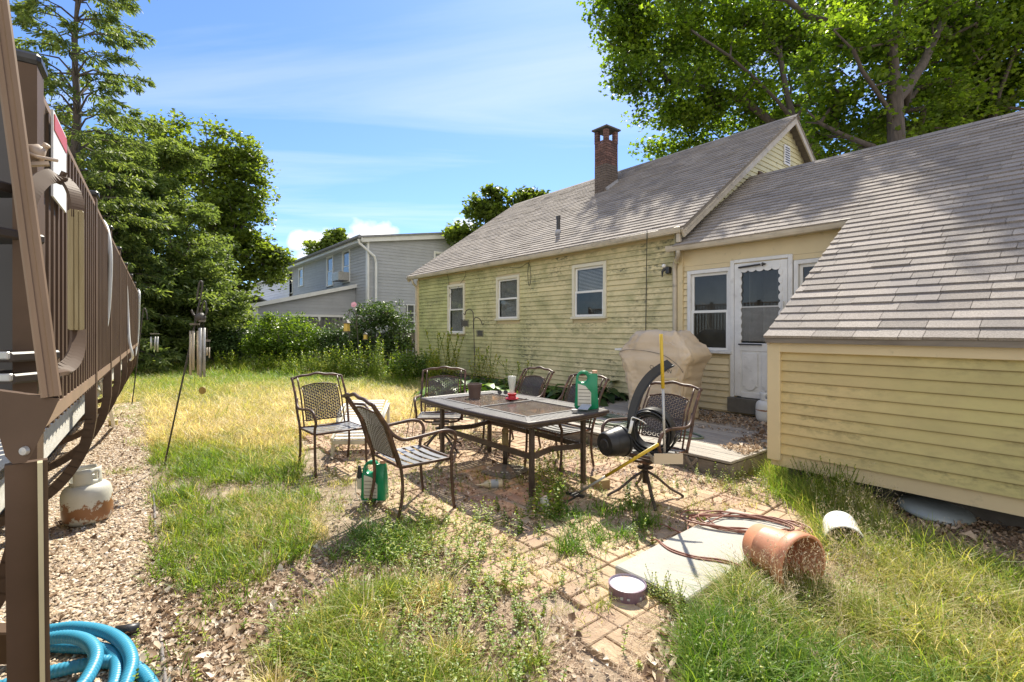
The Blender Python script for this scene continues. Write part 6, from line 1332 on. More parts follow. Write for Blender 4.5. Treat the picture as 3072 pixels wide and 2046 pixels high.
litter(gpoly([(2500, 1460), (2640, 1450), (3072, 1560), (3072, 1830), (2700, 1700), (2560, 1560)]), 4200, .014, block=[], rr=(.0, .7)); litter(gpoly([(2000, 1820), (2200, 1800), (2150, 2150), (1900, 2150)]), 1500, .015)
litter(right, 2600, .012); litter(gpoly([(1560, 1840), (1720, 1860), (1800, 2150), (1500, 2150)]), 900, .010); litter(greenL, 1500, .011)
dl = [tuple((HO+(-d1)*x+d2*y)[:2]) for x, y in ((-.9, -.9), (1.2, -1.1), (1.24, -.1), (-1.1, -.1))]; litter(dl, 2600, .014, z=.19, block=[], rr=(0, .75))
dl = [tuple((HO+(-d1)*x+d2*y)[:2]) for x, y in ((.75, -2.1), (1.24, -2.35), (1.24, -1.0), (.9, -1.1))]; litter(dl, 1100, .014, z=.19, block=[], rr=(.1, .9), keep=lambda x, y: vnoise(x, y, 3, 51) > .35)
dl = [tuple((HO+(-d1)*x+d2*y)[:2]) for x, y in ((-2.2, -1.6), (1.2, -1.35), (1.2, -1.2), (-2.2, -1.4))]; litter(dl, 500, .013, z=.188, block=[])
m_dead = MF('dry_leaves', [(0, (.13, .08, .045)), (.3, (.33, .22, .135)), (.6, (.52, .395, .27)), (.85, (.66, .55, .42)), (1, (.76, .68, .56))], trans=.25, tgain=(1, 1, 1), rough=.7)
tag(lt.build('dead_leaf_litter', m_dead), 'dry brown and grey fallen leaves scattered over the ground', 'leaf litter', kind='stuff')
st_ = Acc()
def straw(P, n, L, keep=None, block=BL):
    X, Y = scatter(P, n, keep, block); n = len(X); v, q, t = blades(X, Y, rng.uniform(L*.4, L*1.5, n), rng.uniform(.001, .0026, n), rng.uniform(.9, 1.9, n), z0=rng.uniform(.001, .012, n)); V_ = v.reshape(-1, 7, 3); V_[:, :, 2] = V_[:, :1, 2]+(V_[:, :, 2]-V_[:, :1, 2])*.12; st_.add(V_.reshape(-1, 3), q, t, rng.random(n), 7)
straw(lz, 15000, .055); straw(patio, 16000, .04, keep=lambda x, y: vnoise(x, y, 1.7, 43) > .3); straw(gpoly([(100, 1700), (330, 1250), (440, 1230), (490, 1900), (420, 2150), (0, 2150)]), 5000, .06, block=[poolP]); straw(right, 22000, .08); straw(greenL, 9000, .07); straw(bottom, 9000, .07); straw(gpoly([(1500, 1800), (1720, 1840), (1760, 2150), (1500, 2150)]), 3500, .05); straw(gpoly([(1900, 1850), (2200, 1780), (2150, 2150), (1800, 2150)]), 3000, .05)
m_straw = MF('dead_straw', [(0, (.16, .09, .055)), (.4, (.36, .24, .15)), (1, (.62, .50, .35))], trans=.15, tgain=(1, 1, 1), rough=.7); tag(st_.build('dead_straw', m_straw), 'matted dead grass stalks and twigs lying on the soil', 'straw', kind='stuff')
m_gbase = M('gravel_base', (.34, .27, .21), (.20, .16, .13), 60, .95, bump=1, bscale=90, third=(.5, .42, .34), t_scale=40, t_lo=.5, t_hi=.6)
gravP = gpoly([(430, 1206), (440, 1300), (452, 1400), (470, 1600), (482, 1850), (470, 2200), (0, 2400)])+[tuple(pl(-3, INS-.04, 0)[:2]), tuple(pl(10.2, INS-.04, 0)[:2])]
b = MB(); b.add([(x, y, .006) for x, y in gravP], [tuple(range(len(gravP)))]); o = b.build('gravel_bed', m_gbase); o['kind'] = 'structure'
X, Y = scatter(gravP, 30000, None, [poolP], near=3.2); n = len(X); s = rng.uniform(.006, .017, n)*(1+np.clip(Y-5, 0, 4)*.12); a = rng.uniform(0, 6.28, n); oc = np.array([(1, 0, 0), (.35, .9, .1), (-.8, .55, 0), (-.9, -.5, 0), (.3, -.95, .05), (.1, .1, .75), (.5, .2, .55), (-.4, 0, .6)]); V_ = np.zeros((n, 8, 3), np.float32); asx = rng.uniform(.7, 1.2, n); asy = rng.uniform(.5, .9, n); asz = rng.uniform(.5, .9, n); zz0 = rng.uniform(.002, .012, n); tl = rng.normal(0, .3, n)
for k, (x, y, z) in enumerate(oc): xx = x*s*asx; yy = y*s*asy; V_[:, k] = np.stack([X+xx*np.cos(a)-yy*np.sin(a), Y+xx*np.sin(a)+yy*np.cos(a), zz0+z*s*asz+xx*tl], 1)
T = np.array([[0, 1, 6], [1, 5, 6], [1, 2, 7], [1, 7, 5], [2, 3, 7], [3, 4, 7], [4, 5, 7], [4, 6, 5], [4, 0, 6]]); F_ = (np.arange(n)[:, None, None]*8+T[None]).reshape(-1, 3)
m_peb = MF('pebbles', [(0, (.11, .08, .055)), (.25, (.30, .21, .125)), (.6, (.48, .37, .25)), (.85, (.62, .52, .39)), (1, (.72, .68, .60))], trans=0, rough=.75)
tag(arrmesh('gravel', V_.reshape(-1, 3), [F_], np.repeat(rng.beta(2.2, 1.6, n), 8), m_peb), 'pale brown pebbles in the strip beside the pool wall', 'gravel', kind='stuff')

# ================================================================= LEAVES AND TREES
def frames(n, upbias=.0, nrm=None):
    w = rng.normal(0, 1, (n, 3)); w[:, 2] = np.abs(w[:, 2])+upbias if upbias else w[:, 2]
    if nrm is not None: w = nrm+w*.55
    w /= np.linalg.norm(w, axis=1)[:, None]; t = rng.normal(0, 1, (n, 3)); u = np.cross(t, w); u /= np.linalg.norm(u, axis=1)[:, None]; v = np.cross(w, u); return u, v, w
OV = np.array([(0, -.1, 0), (.30, .25, .08), (.30, .62, .06), (0, 1.05, -.08), (-.30, .62, .06), (-.30, .25, .08)]); OVQ = np.array([[0, 1, 2, 3], [0, 3, 4, 5]])
MP = np.array([(0, 0, 0), (.34, -.12, -.04), (.30, .22, .05), (.62, .42, -.06), (.26, .56, .04), (0, 1.05, -.10), (-.26, .56, .04), (-.62, .42, -.06), (-.30, .22, .05), (-.34, -.12, -.04)]); MPQ = np.array([[0, 1, 2, 3], [0, 3, 4, 5], [0, 5, 6, 7], [0, 7, 8, 9]])
SP = np.array([(0, 0, 0), (.11, .3, .02), (.05, 1, -.15), (-.05, 1, -.15), (-.11, .3, .02)]); SPQ = np.array([[0, 1, 2, 3]]); SPT = np.array([[0, 3, 4]])
def leaves(P, size, tmpl, upbias=.6, nrm=None, dirs=None):
    n = len(P); T0, Qi = tmpl; u, v, w = frames(n, upbias, nrm)
    if dirs is not None:
        v = dirs+rng.normal(0, .25, (n, 3)); v /= np.linalg.norm(v, axis=1)[:, None]; u = np.cross(v, w); u /= np.maximum(1e-6, np.linalg.norm(u, axis=1))[:, None]; w = np.cross(u, v)
    s = size*rng.uniform(.65, 1.25, n); k = len(T0)
    V_ = P[:, None]+(T0[None, :, 0, None]*u[:, None]+T0[None, :, 1, None]*v[:, None]+T0[None, :, 2, None]*w[:, None])*s[:, None, None]
    return V_.reshape(-1, 3), (np.arange(n)[:, None, None]*k+Qi[None]).reshape(-1, 4)
def limbs(mb_nodes, parent, rad, name, mt, par, sides=6):
    P = np.array(mb_nodes); ch = np.arange(len(P))[1:]; pa = np.array(parent)[1:]; a = P[pa]; b_ = P[ch]; ra = np.minimum(rad[pa], rad[ch]*1.6); rb_ = rad[ch]
    d = b_-a; L = np.linalg.norm(d, axis=1); ok = L > 1e-4; a, b_, ra, rb_, d, L = a[ok], b_[ok], ra[ok], rb_[ok], d[ok], L[ok]; d = d/L[:, None]; ref = np.where(np.abs(d[:, 2:3]) < .9, np.array([[0, 0, 1.]]), np.array([[1., 0, 0]])); x = np.cross(d, ref); x /= np.linalg.norm(x, axis=1)[:, None]; y = np.cross(x, d); n = len(a); V_ = np.zeros((n, 2*sides, 3)); b_ = b_+d*(rb_*.5)[:, None]
    for j in range(sides): t = 2*np.pi*j/sides; o = x*np.cos(t)+y*np.sin(t); V_[:, j] = a+o*ra[:, None]; V_[:, sides+j] = b_+o*rb_[:, None]
    F_ = np.array([[j, (j+1) % sides, sides+(j+1) % sides, sides+j] for j in range(sides)]); Q = (np.arange(n)[:, None, None]*2*sides+F_[None]).reshape(-1, 4)
    return arrmesh(name, V_.reshape(-1, 3), [Q], np.repeat(rng.random(n), 2*sides), mt, par, True)
def grow(trunks, clumps, tip=.012, arch=.15, jit=.10, expo=.42, maxr=.4):
    nodes = []; par = []
    for tr in trunks:
        base = None
        for i, p in enumerate(tr):
            p = np.array(p, float)
            if i == 0 and nodes:
                base = int(np.argmin([np.linalg.norm(np.array(q)-p) for q in nodes])); continue
            nodes.append(p); par.append(len(nodes)-2 if (i > 0 and not (base is not None and i == 1)) else (base if base is not None else 0)); 
    nt_ = len(nodes); c0 = nodes[0]
    order = np.argsort([min(np.linalg.norm(c-q) for q in nodes) for c in clumps])
    for ci in order:
        c = clumps[ci]; Q = np.array(nodes); dv = c-Q; dist = np.linalg.norm(dv, axis=1); cost = dist+np.maximum(0, -(dv[:, 2]))*1.2+.15*np.arange(len(Q) > 0)[()] if False else dist+np.maximum(0, -dv[:, 2])*1.0
        k = int(np.argmin(cost)); m = max(1, int(dist[k]/.7)); prev = k; p0 = Q[k]
        for j in range(1, m+1):
            t = j/m; p = p0+(c-p0)*t+np.array([0, 0, arch*dist[k]*math.sin(math.pi*t)])+(rng.normal(0, jit*dist[k]/m, 3) if j < m else 0); nodes.append(p); par.append(prev); prev = len(nodes)-1
    cnt = np.zeros(len(nodes)); kids = np.bincount(np.array(par[1:]), minlength=len(nodes)); cnt[kids == 0] = 1
    for i in range(len(nodes)-1, 0, -1): cnt[par[i]] += cnt[i]
    return nodes, par, np.minimum(maxr, tip*cnt**expo)
def ell(c, r, n, shell=.55):
    u = rng.normal(0, 1, (n, 3)); u /= np.linalg.norm(u, axis=1)[:, None]; k = rng.uniform(shell, 1, n)**.7; return np.array(c)+u*np.array(r)*k[:, None]
def tree(name, label, cat, base, trunks, clumps, nleaf, lsize, crad, mt, mbark, tmpl=(MP, MPQ), tip=.012, maxr=.4, group=None, arch=.12, up=.6, flat=.6, extra=True, expo=.42, jit=.1):
    r = thing(name, label, cat, base, 0, group); B_ = np.array(base)
    nodes, par, rad = grow(trunks, clumps, tip, arch=arch, maxr=maxr, expo=expo, jit=jit); nodes = [q-B_ for q in nodes]
    limbs(nodes, par, rad, 'trunk', mbark, r, 8)
    n = len(clumps); pr = rng.uniform(.4, 1.6, n); k = np.maximum(3, (pr*nleaf/n)).astype(int); I = np.repeat(np.arange(n), k); m = len(I); cr = crad*rng.uniform(.6, 1.3, n)[I]
    off = rng.normal(0, 1, (m, 3)); off /= np.linalg.norm(off, axis=1)[:, None]; off *= (rng.random(m)**.45)[:, None]*cr[:, None]; off[:, 2] *= flat; P = clumps[I]-B_+off
    tone = rng.normal(0, .10, n)[I]+rng.uniform(0, 1, m)*.55+.22
    nrm = None; v, q = leaves(P, lsize, tmpl, up); a = Acc(); a.add(v, q, None, np.clip(tone, 0, 1), len(tmpl[0])); a.build('crown', mt, r)
    return r
m_bark = M('maple_bark', (.12, .105, .09), (.20, .18, .155), 5, .95, bump=1, bscale=14, stretch=(3, 3, .5))
m_barkd = M('dark_bark', (.06, .05, .042), (.11, .09, .075), 6, .95, bump=.8, stretch=(3, 3, .6))
m_maple = MF('maple_leaves', [(0, (.055, .095, .018)), (.4, (.11, .175, .025)), (.75, (.19, .27, .03)), (1, (.30, .38, .04))], trans=.62, rough=.4, tgain=(1.65, 1.7, .6), clump=.7, cscale=.55)
m_maple2 = MF('dark_maple_leaves', [(0, (.065, .10, .028)), (.5, (.13, .185, .04)), (1, (.24, .31, .06))], trans=.55, rough=.4, tgain=(1.9, 1.8, .6), clump=.8, cscale=.5)
m_needle = MF('needles', [(0, (.085, .125, .045)), (.5, (.165, .225, .065)), (1, (.30, .36, .11))], trans=.55, rough=.5, tgain=(1.2, 1.2, .6), clump=.7, cscale=.5)
m_shrub = MF('shrub_leaves', [(0, (.05, .10, .016)), (.5, (.12, .20, .03)), (1, (.24, .33, .05))], trans=.5, rough=.35, tgain=(1.4, 1.35, .5), clump=.6, cscale=1.2)
m_shrubd = MF('glossy_shrub_leaves', [(0, (.03, .06, .018)), (.5, (.07, .12, .035)), (1, (.15, .21, .07))], trans=.3, rough=.45, tgain=(1.3, 1.3, .6), clump=.6, cscale=1.2, spec=.3)
def a3(px, py, D): return np.array(A(px, py, D))
# big maples behind the house; high twigs added towards the sun to throw the dapples on both roofs
def sunward(px, py, Dt):
    dr = Vector(((px-1536)/F, 1, (HZ-py)/F))
    for q in np.linspace(4, 18, 2800):
        P = Vector((0, 0, CAMZ))+dr*float(q); l = P-HO; lx, ly = l.dot(-d1), l.dot(d2)
        if ((lx < XG+.2 and ly > GY and P.z <= mroof(min(ly, RY)) and ly <= RY) or (lx >= XG and ly > EY and ly <= WY and P.z <= wroof(ly))):
            return np.array(P+sd*((Dt-P.y)/sd.y))
    return None
dap1 = [sunward(px, py, 21.3) for px, py in ((1870, 592), (1900, 560), (1940, 570), (1960, 535), (2000, 520), (2040, 530), (2080, 500), (2020, 550), (2120, 480), (2150, 500), (2200, 440), (2240, 450), (2250, 410), (2170, 460), (2300, 400), (2100, 530), (1840, 560), (1930, 520), (2060, 470), (2290, 380), (2210, 480), (1990, 490))]
dap2 = [sunward(px, py, 15.3) for px, py in ((2250, 600), (2330, 560), (2380, 525), (2280, 575), (2420, 590), (2450, 555), (2500, 510), (2560, 500), (2720, 440), (2800, 410), (2880, 430), (2960, 400), (3000, 460), (3050, 510), (3070, 590), (2900, 470), (2960, 520), (3040, 430), (3010, 540), (3060, 660), (2860, 390), (2940, 440), (3090, 560))]
dap1 = np.array([q for q in dap1 if q is not None]); dap2 = np.array([q for q in dap2 if q is not None])
t0 = Vector((11.1, 14.0, 0))
tr1 = [[(11.1, 14, 0), (11.1, 14, 4), a3(2690, 500, 14), a3(2688, 400, 14), a3(2684, 300, 14), a3(2680, 180, 14), a3(2684, 60, 14.1), a3(2690, -60, 14.3)], [a3(2688, 360, 14), a3(2660, 320, 13.9), a3(2620, 260, 13.7), a3(2588, 215, 13.5), a3(2560, 150, 13.2), a3(2500, 90, 13)], [a3(2684, 300, 14), a3(2722, 260, 14.2), a3(2770, 190, 14.5), a3(2800, 120, 14.8), a3(2840, 40, 15.1), a3(2860, -50, 15.4)], [a3(2690, 470, 14), a3(2620, 440, 14.2), a3(2540, 410, 14.5), a3(2460, 370, 14.6), a3(2420, 330, 14.6)]]
cl = np.concatenate([ell(A(2690, 70, 15.4), (2.9, 2.0, 1.7), 95, .3), ell(A(2560, 190, 14.2), (1.7, 1.5, 1.3), 40, .3), ell(A(2560, 390, 15.2), (2.2, 1.4, .9), 46, .2), dap2, dap2+rng.normal(0, .25, dap2.shape), ell(A(2880, 90, 15.8), (1.8, 1.5, 2.0), 40, .3), ell(A(2790, 330, 15.8), (1.7, 1.5, 1.1), 40, .2), ell(A(2700, 430, 17), (2.6, 1, .7), 34, .1)])
tree('maple_tree', 'huge maple with the thickest forked trunk rising behind the low wing roof', 'tree', t0, tr1, cl, 23000, .125, .66, m_maple, m_barkd, maxr=.36, tip=.021, expo=.5)
def B2(px, py, D): return A(px, py, D*1.66)
def b3(px, py, D): return a3(px, py, D*1.66)
def e2(c, r, n, s): return ell(c, tuple(1.66*q for q in r), n, s)
t0 = Vector((14.2, 21.5, 0))
tr1 = [[(14.2, 21.5, 0), (14.2, 21.5, 5), b3(2480, 500, 12.9), b3(2430, 420, 12.8), b3(2380, 360, 12.7), b3(2330, 300, 12.6), b3(2270, 240, 12.4), b3(2190, 170, 12.2), b3(2100, 110, 12)], [b3(2380, 360, 12.7), b3(2360, 280, 12.8), b3(2340, 170, 13), b3(2290, 80, 13.2), b3(2280, 10, 13.3)], [b3(2420, 400, 12.8), b3(2320, 370, 13), b3(2230, 300, 13.2), b3(2120, 270, 13.2), b3(2000, 240, 13)]]
cl = np.concatenate([e2(B2(2200, 110, 13.4), (2.7, 1.7, 1.35), 110, .25), e2(B2(1960, 100, 13.2), (1.5, 1.2, 1.0), 44, .3), e2(B2(2390, 80, 13.9), (1.8, 1.3, 1.2), 50, .3), e2(B2(2060, 300, 13.2), (1.7, 1.2, .9), 46, .2), e2(B2(2300, 330, 13.8), (1.9, 1.2, 1.0), 56, .2), e2(B2(1900, 225, 12.8), (.7, .6, .45), 12, .2), e2(B2(1880, 70, 12.8), (.8, .7, .75), 14, .2), dap1, dap1+rng.normal(0, .25, dap1.shape), e2(B2(2020, 445, 14), (.9, .8, .3), 12, .2)])
tree('maple_tree', 'broad maple leaning left behind the gable of the yellow house', 'tree', t0, tr1, cl, 42000, .15, .92, m_maple, m_barkd, maxr=.40, tip=.019, expo=.5)
for (bx, D, lab, sp, cn) in ((2878, 17.5, 'straight slim maple trunk right of the thick one', 0, 60), (2968, 16.5, 'maple with several steep limbs at the right edge above the roof', 1, 110)):
    B_ = A(bx, 987, D); B_.z = 0
    tr1 = [[tuple(B_), a3(bx, 700, D), a3(bx+2, 420, D), a3(bx+8, 250, D), a3(bx-2, 100, D), a3(bx-6, -60, D)]]
    if sp: tr1 += [[a3(bx+4, 380, D), a3(bx+30, 280, D-.3), a3(bx+70, 170, D-.6), a3(bx+110, 40, D-.8)], [a3(bx+2, 420, D), a3(bx-40, 300, D+.3), a3(bx-50, 200, D+.5)], [a3(bx+4, 400, D), a3(bx+110, 330, D-.4), a3(bx+190, 240, D-.7)]]
    cl = np.concatenate([ell(A(bx+60*sp, 60, D), (2.2, 1.8, 2.4), cn, .3), ell(A(bx+20, 300, D+.6), (2.2, 1.4, 1.5), cn//2, .2), ell(A(bx, 400, D+1), (2.4, 1, .8), 24, .1)])
    tree('maple_tree', lab, 'tree', B_, tr1, cl, 8500+4000*sp, .165, .65, m_maple, m_barkd, maxr=.22, tip=.014, expo=.5)
# left side: deciduous mass, two conifers
B_ = A(690, 987, 25); B_.z = 0
tr1 = [[tuple(B_), a3(690, 900, 25), a3(670, 800, 25), a3(650, 700, 25), a3(620, 600, 25), a3(600, 500, 25)], [a3(690, 900, 25), a3(730, 830, 24.6), a3(790, 775, 24.3), a3(830, 745, 24)], [a3(670, 780, 25), a3(720, 690, 25), a3(760, 620, 25)]]
cl = np.concatenate([ell(A(560, 560, 25.5), (4.3, 3, 3.6), 150, .35), ell(A(690, 640, 25), (2.2, 2, 2.6), 80, .3), ell(A(755, 770, 24.6), (1.5, 1.4, 1.3), 34, .2), ell(A(820, 800, 24.5), (.8, .8, .9), 14, .2), ell(A(640, 850, 25.2), (2.4, 1.6, 1.5), 40, .2), ell(A(440, 500, 26), (2.8, 2, 2.2), 70, .2), ell(A(700, 410+60, 25.4), (1.6, 1.4, 1.2), 28, .2)])
tree('maple_tree', 'round dark green maple between the conifers and the grey house', 'tree', B_, tr1, cl, 34000, .17, .8, m_maple2, m_barkd, maxr=.3, tip=.016)
def conifer(name, label, base, H, z0, rmax, droop, nb, nt_, mt, size=.17, sparse=0, lean=0, top=0, prof=None):
    r = thing(name, label, 'tree', base); nodes = [(0, 0, 0)]; par = [0]; rad = [H*.017]
    for i in range(1, 25): nodes.append((lean*i/24, .04*math.sin(i), H*i/24)); par.append(i-1); rad.append(max(.02, H*.017*(1-i/25)))
    P = []; Dr = []
    for k in range(nb):
        t = ((k+random.random())/nb); z = z0+(H*.99-z0)*t; L = rmax*(prof(t) if prof else (1-t)**.8)*random.uniform(.6, 1.15)+.25; a = k*2.399+random.uniform(-.4, .4); si = min(24, int(z/H*24)); p0 = Vector(nodes[si]); p0.z = z; prev = si; m = max(3, int(L/.35)); rb0 = max(.012, .022*L/1.5)
        dirv = Vector((math.cos(a), math.sin(a), 0)); pts = []
        for j in range(1, m+1):
            s = j/m; p = p0+dirv*(L*s)+Vector((random.gauss(0, .04), random.gauss(0, .04), .18*L*s-droop*L*s*s)); nodes.append(tuple(p)); par.append(prev); prev = len(nodes)-1; rad.append(rb0*(1-.8*s)); pts.append(p)
        cnt = int(nt_*L)
        for _ in range(cnt):
            s = random.random()**.7; 
            if s < .12+sparse*.2: continue
            idx = s*(m-1); i0 = int(idx); p = pts[i0].lerp(pts[min(m-1, i0+1)], idx-i0); side = random.choice((-1, 1)); lat = Vector((-dirv.y, dirv.x, 0))*side; sl_ = (.10+.42*L*.28*(1.1-s))*random.random(); q = p+lat*sl_+Vector((0, 0, -sl_*.35*random.random()-.05*random.random())); P.append(q); Dr.append(dirv*.8+lat*.7+Vector((0, 0, -.35+random.gauss(0, .3))))
    limbs(nodes, par, np.array(rad), 'trunk', m_barkd, r, 6); P = np.array(P); Dr = np.array(Dr); a = Acc(); k = 3; P = np.repeat(P, k, 0)+rng.normal(0, .03, (len(P)*k, 3)); Dr = np.repeat(Dr, k, 0)+rng.normal(0, .45, (len(Dr)*k, 3)); Dr /= np.linalg.norm(Dr, axis=1)[:, None]
    n = len(P); u, v, w = frames(n, .5); v = Dr; u = np.cross(v, w); u /= np.linalg.norm(u, axis=1)[:, None]; w = np.cross(u, v); s = size*rng.uniform(.5, 1.2, n); V_ = P[:, None]+(SP[None, :, 0, None]*u[:, None]*1.3+SP[None, :, 1, None]*v[:, None]+SP[None, :, 2, None]*w[:, None])*s[:, None, None]
    a.add(V_.reshape(-1, 3), (np.arange(n)[:, None, None]*5+SPQ[None]).reshape(-1, 4), (np.arange(n)[:, None, None]*5+SPT[None]).reshape(-1, 3), np.clip(rng.uniform(0, 1, n), 0, 1), 5); a.build('crown', mt, r); return r
B_ = A(228, 987, 14.5); B_.z = 0
conifer('spruce_tree', 'tall sparse spruce with bare trunk sections at the upper left', B_, 13.6, 3.4, 2.3, .18, 112, 50, m_needle, size=.17, sparse=.6, prof=lambda t: (.95-.35*t) if t < .9 else .5)
B_ = A(450, 987, 18); B_.z = 0
cl = np.concatenate([ell(A(400, 560, 18), (2.0, 1.8, 2.6), 90, .2), ell(A(440, 760, 18), (2.9, 2.0, 2.6), 130, .3), ell(A(500, 930, 17.8), (3.1, 1.7, 1.5), 100, .3), ell(A(300, 720, 17.6), (1.8, 1.4, 2.6), 60, .2), ell(A(540, 470, 18.6), (.9, .8, .5), 12, .2)])
tree('cedar_tree', 'broad fine leaved tree filling the left behind the fence', 'tree', B_, [[tuple(B_), a3(450, 880, 18), a3(440, 740, 18), a3(425, 600, 18), a3(415, 480, 18)], [a3(450, 880, 18), a3(520, 800, 17.8), a3(570, 740, 17.6)], [a3(440, 740, 18), a3(360, 660, 17.8), a3(300, 600, 17.6)]], cl, 78000, .15, .62, m_needle, m_barkd, tmpl=(OV*np.array([.7, 1, 1]), OVQ), tip=.014, maxr=.2, flat=.5)
B_ = A(585, 987, 19); B_.z = 0
cl = np.concatenate([ell(A(590, 960, 19), (1.7, 1.4, 1.2), 60, .2), ell(A(560, 860, 19), (1.6, 1.2, 1.2), 50, .2)])
tree('cedar_tree', 'low fine leaved tree hanging over the pickets by the chimes', 'tree', B_, [[tuple(B_), a3(585, 940, 19), a3(580, 860, 19)]], cl, 20000, .14, .55, m_needle, m_barkd, tmpl=(OV*np.array([.7, 1, 1]), OVQ), tip=.012, maxr=.12, flat=.5)
B_ = A(330, 987, 15.6); B_.z = 0
conifer('hemlock_tree', 'small dark hemlock tucked between the spruce and the pool railing', B_, 6.6, .5, 2.0, .3, 120, 50, m_needle, size=.2, prof=lambda t: (1-t)**.5)
# trees behind the houses
B_ = A(1440, 987, 26); B_.z = 0
cl = np.concatenate([ell(A(1445, 620, 26), (1.2, 1, 1.1), 20, .2), ell(A(1500, 640, 26), (1.1, 1, 1.0), 16, .2), ell(A(1585, 590, 26), (.9, .7, .35), 10, .2), ell(A(1370, 700, 26), (.8, .7, .4), 10, .2), ell(A(1560, 640, 26), (1.2, .7, .5), 10, .2), ell(A(1450, 720, 26), (1.6, 1, .7), 18, .2)])
tree('oak_tree', 'loose tree showing over the far end of the yellow roof', 'tree', B_, [[tuple(B_), a3(1442, 800, 26), a3(1450, 700, 26), a3(1460, 640, 26)]], cl, 5200, .2, .6, m_maple2, m_barkd, maxr=.14)
B_ = A(990, 987, 55); B_.z = 0
cl = np.concatenate([ell(A(1010, 712, 55), (1.1, 1, .9), 12, .2), ell(A(970, 740, 55), (1.6, 1.2, .8), 14, .2), ell(A(950, 770, 55), (2.2, 1.2, 1.5), 14, .2)])
tree('oak_tree', 'small treetop showing above the long roof of the grey house', 'tree', B_, [[tuple(B_), a3(990, 800, 55), a3(995, 740, 55)]], cl, 2600, .36, .9, m_maple2, m_barkd, maxr=.2)

# ---- shrubs at the back
def shrub(name, label, px, D, w, h, n, ls, mt, tm=(OV, OVQ), nc=60, z0=.3, flowers=None, group='shrubs along the back fence', dp=.7):
    B_ = A(px, 987, D); B_.z = 0; cl = ell(B_+Vector((0, 0, z0+(h-z0)/2)), (w/2, w/2*dp, (h-z0)/2), nc, .25); r = tree(name, label, 'shrub', B_, [[tuple(B_), tuple(B_+Vector((.03, 0, .25)))], ], cl, n, ls, .34, mt, m_barkd, tmpl=tm, tip=.007, maxr=.04, group=group, flat=.9)
    if flowers:
        for q in range(flowers):
            b = MB(); c_ = Vector(cl[q])-B_+Vector((0, -.35, .15)); 
            for k in range(5): a_ = k*1.256; b.lathe([(0, 0), (.05, .01), (.055, .02), (0, .012)], 8, Matrix.Translation(c_+Vector((.045*math.cos(a_), -.02, .045*math.sin(a_)))) @ Matrix.Rotation(R(70), 4, 'X'), cap=False)
            b.build('flower', m_pinkf, r)
    return r
m_pinkf = M('pink_petals', (.75, .38, .45), None, rough=.6)
shrub('leafy_shrub', 'pale leaved shrub below the pickets at the left of the row', 715, 18.2, 1.9, 1.55, 5200, .085, m_shrubd)
shrub('leafy_shrub', 'low dark shrub between the chimes and the pale leaved shrub', 640, 18.6, 1.6, 1.75, 3800, .08, m_shrubd)
shrub('leafy_shrub', 'yellow green rounded shrub in the middle of the back row', 880, 17.6, 2.9, 2.12, 10000, .085, m_shrub, nc=120)
shrub('leafy_shrub', 'small shrub filling in left of the yellow green one', 800, 17.4, 1.5, 1.35, 3600, .08, m_shrub)
shrub('rose_of_sharon', 'glossy tall shrub with pink flowers beside the yellow house corner', 1140, 16.6, 2.5, 2.62, 9500, .085, m_shrubd, nc=120, flowers=2)
shrub('leafy_shrub', 'dark low shrub under the lantern feeders', 1015, 16.9, 1.7, 1.5, 4600, .08, m_shrubd)
shrub('leafy_shrub', 'sprawling low bush at the foot of the house corner', 1240, 14.2, 1.5, .75, 3000, .07, m_shrub, z0=.05)
shrub('leafy_shrub', 'dark bush in the shade at the far end of the pool', 470, 19.2, 1.8, .9, 2600, .08, m_shrubd, z0=.05)

# ---- herbs: stems with leaves
class Herb:
    def __init__(s): s.v = []; s.q = []; s.n = 0; s.r = []
    def leaf(s, p, d, size, wid, tone, droop=.25):
        d = Vector(d).normalized(); x = d.cross(Vector((0, 0, 1)))
        if x.length < 1e-3: x = Vector((1, 0, 0))
        x.normalize(); u = x.cross(d); pts = []
        for (a, w_) in ((0, .12), (.3, 1), (.65, .8), (1, .05)):
            c_ = p+d*(a*size)-Vector((0, 0, droop*size*a*a)); pts += [c_+x*(wid*w_/2)+u*(.12*wid*w_), c_, c_-x*(wid*w_/2)+u*(.12*wid*w_)]
        n0 = s.n; s.v += [tuple(q) for q in pts]; s.n += 12
        for i in range(3):
            for j in range(2): s.q.append((n0+i*3+j, n0+i*3+j+1, n0+i*3+3+j+1, n0+i*3+3+j))
        s.r += [tone]*12
    def stem(s, p, q, r):
        d = (q-p); x = d.cross(Vector((0, 1, .1))).normalized()*r; y = d.cross(x).normalized()*r; n0 = s.n
        for c_ in (p, q): s.v += [tuple(c_+x), tuple(c_-x*.5+y*.87), tuple(c_-x*.5-y*.87)]
        s.n += 6; s.r += [.35]*6
        for j in range(3): s.q.append((n0+j, n0+(j+1) % 3, n0+3+(j+1) % 3, n0+3+j))
    def plant(s, base, h, nl, ls, lw, lean=.15, tone=.5, taper=1.0, br=0):
        a = random.random()*6.28; ld = Vector((math.cos(a), math.sin(a), 0))*lean; pts = [Vector(base)+ld*(h*t*t)+Vector((0, 0, h*t)) for t in (0, .33, .66, 1)]
        for p, q in zip(pts, pts[1:]): s.stem(p, q, max(.0012, h*.006))
        for i in range(nl):
            t = (i+.6)/nl; k = min(2, int(t*3)); p = pts[k].lerp(pts[k+1], t*3-k); a += 2.4; up = random.uniform(.1, .7)+(.9 if t > .9 else 0); s.leaf(p, (math.cos(a), math.sin(a), up), ls*(1-.45*t*taper)*random.uniform(.75, 1.2), lw*random.uniform(.8, 1.2), min(1, max(0, tone+random.gauss(0, .16))))
    def build(s, name, mt, parent=None): return arrmesh(name, np.array(s.v), [np.array(s.q)], np.array(s.r), mt, parent)
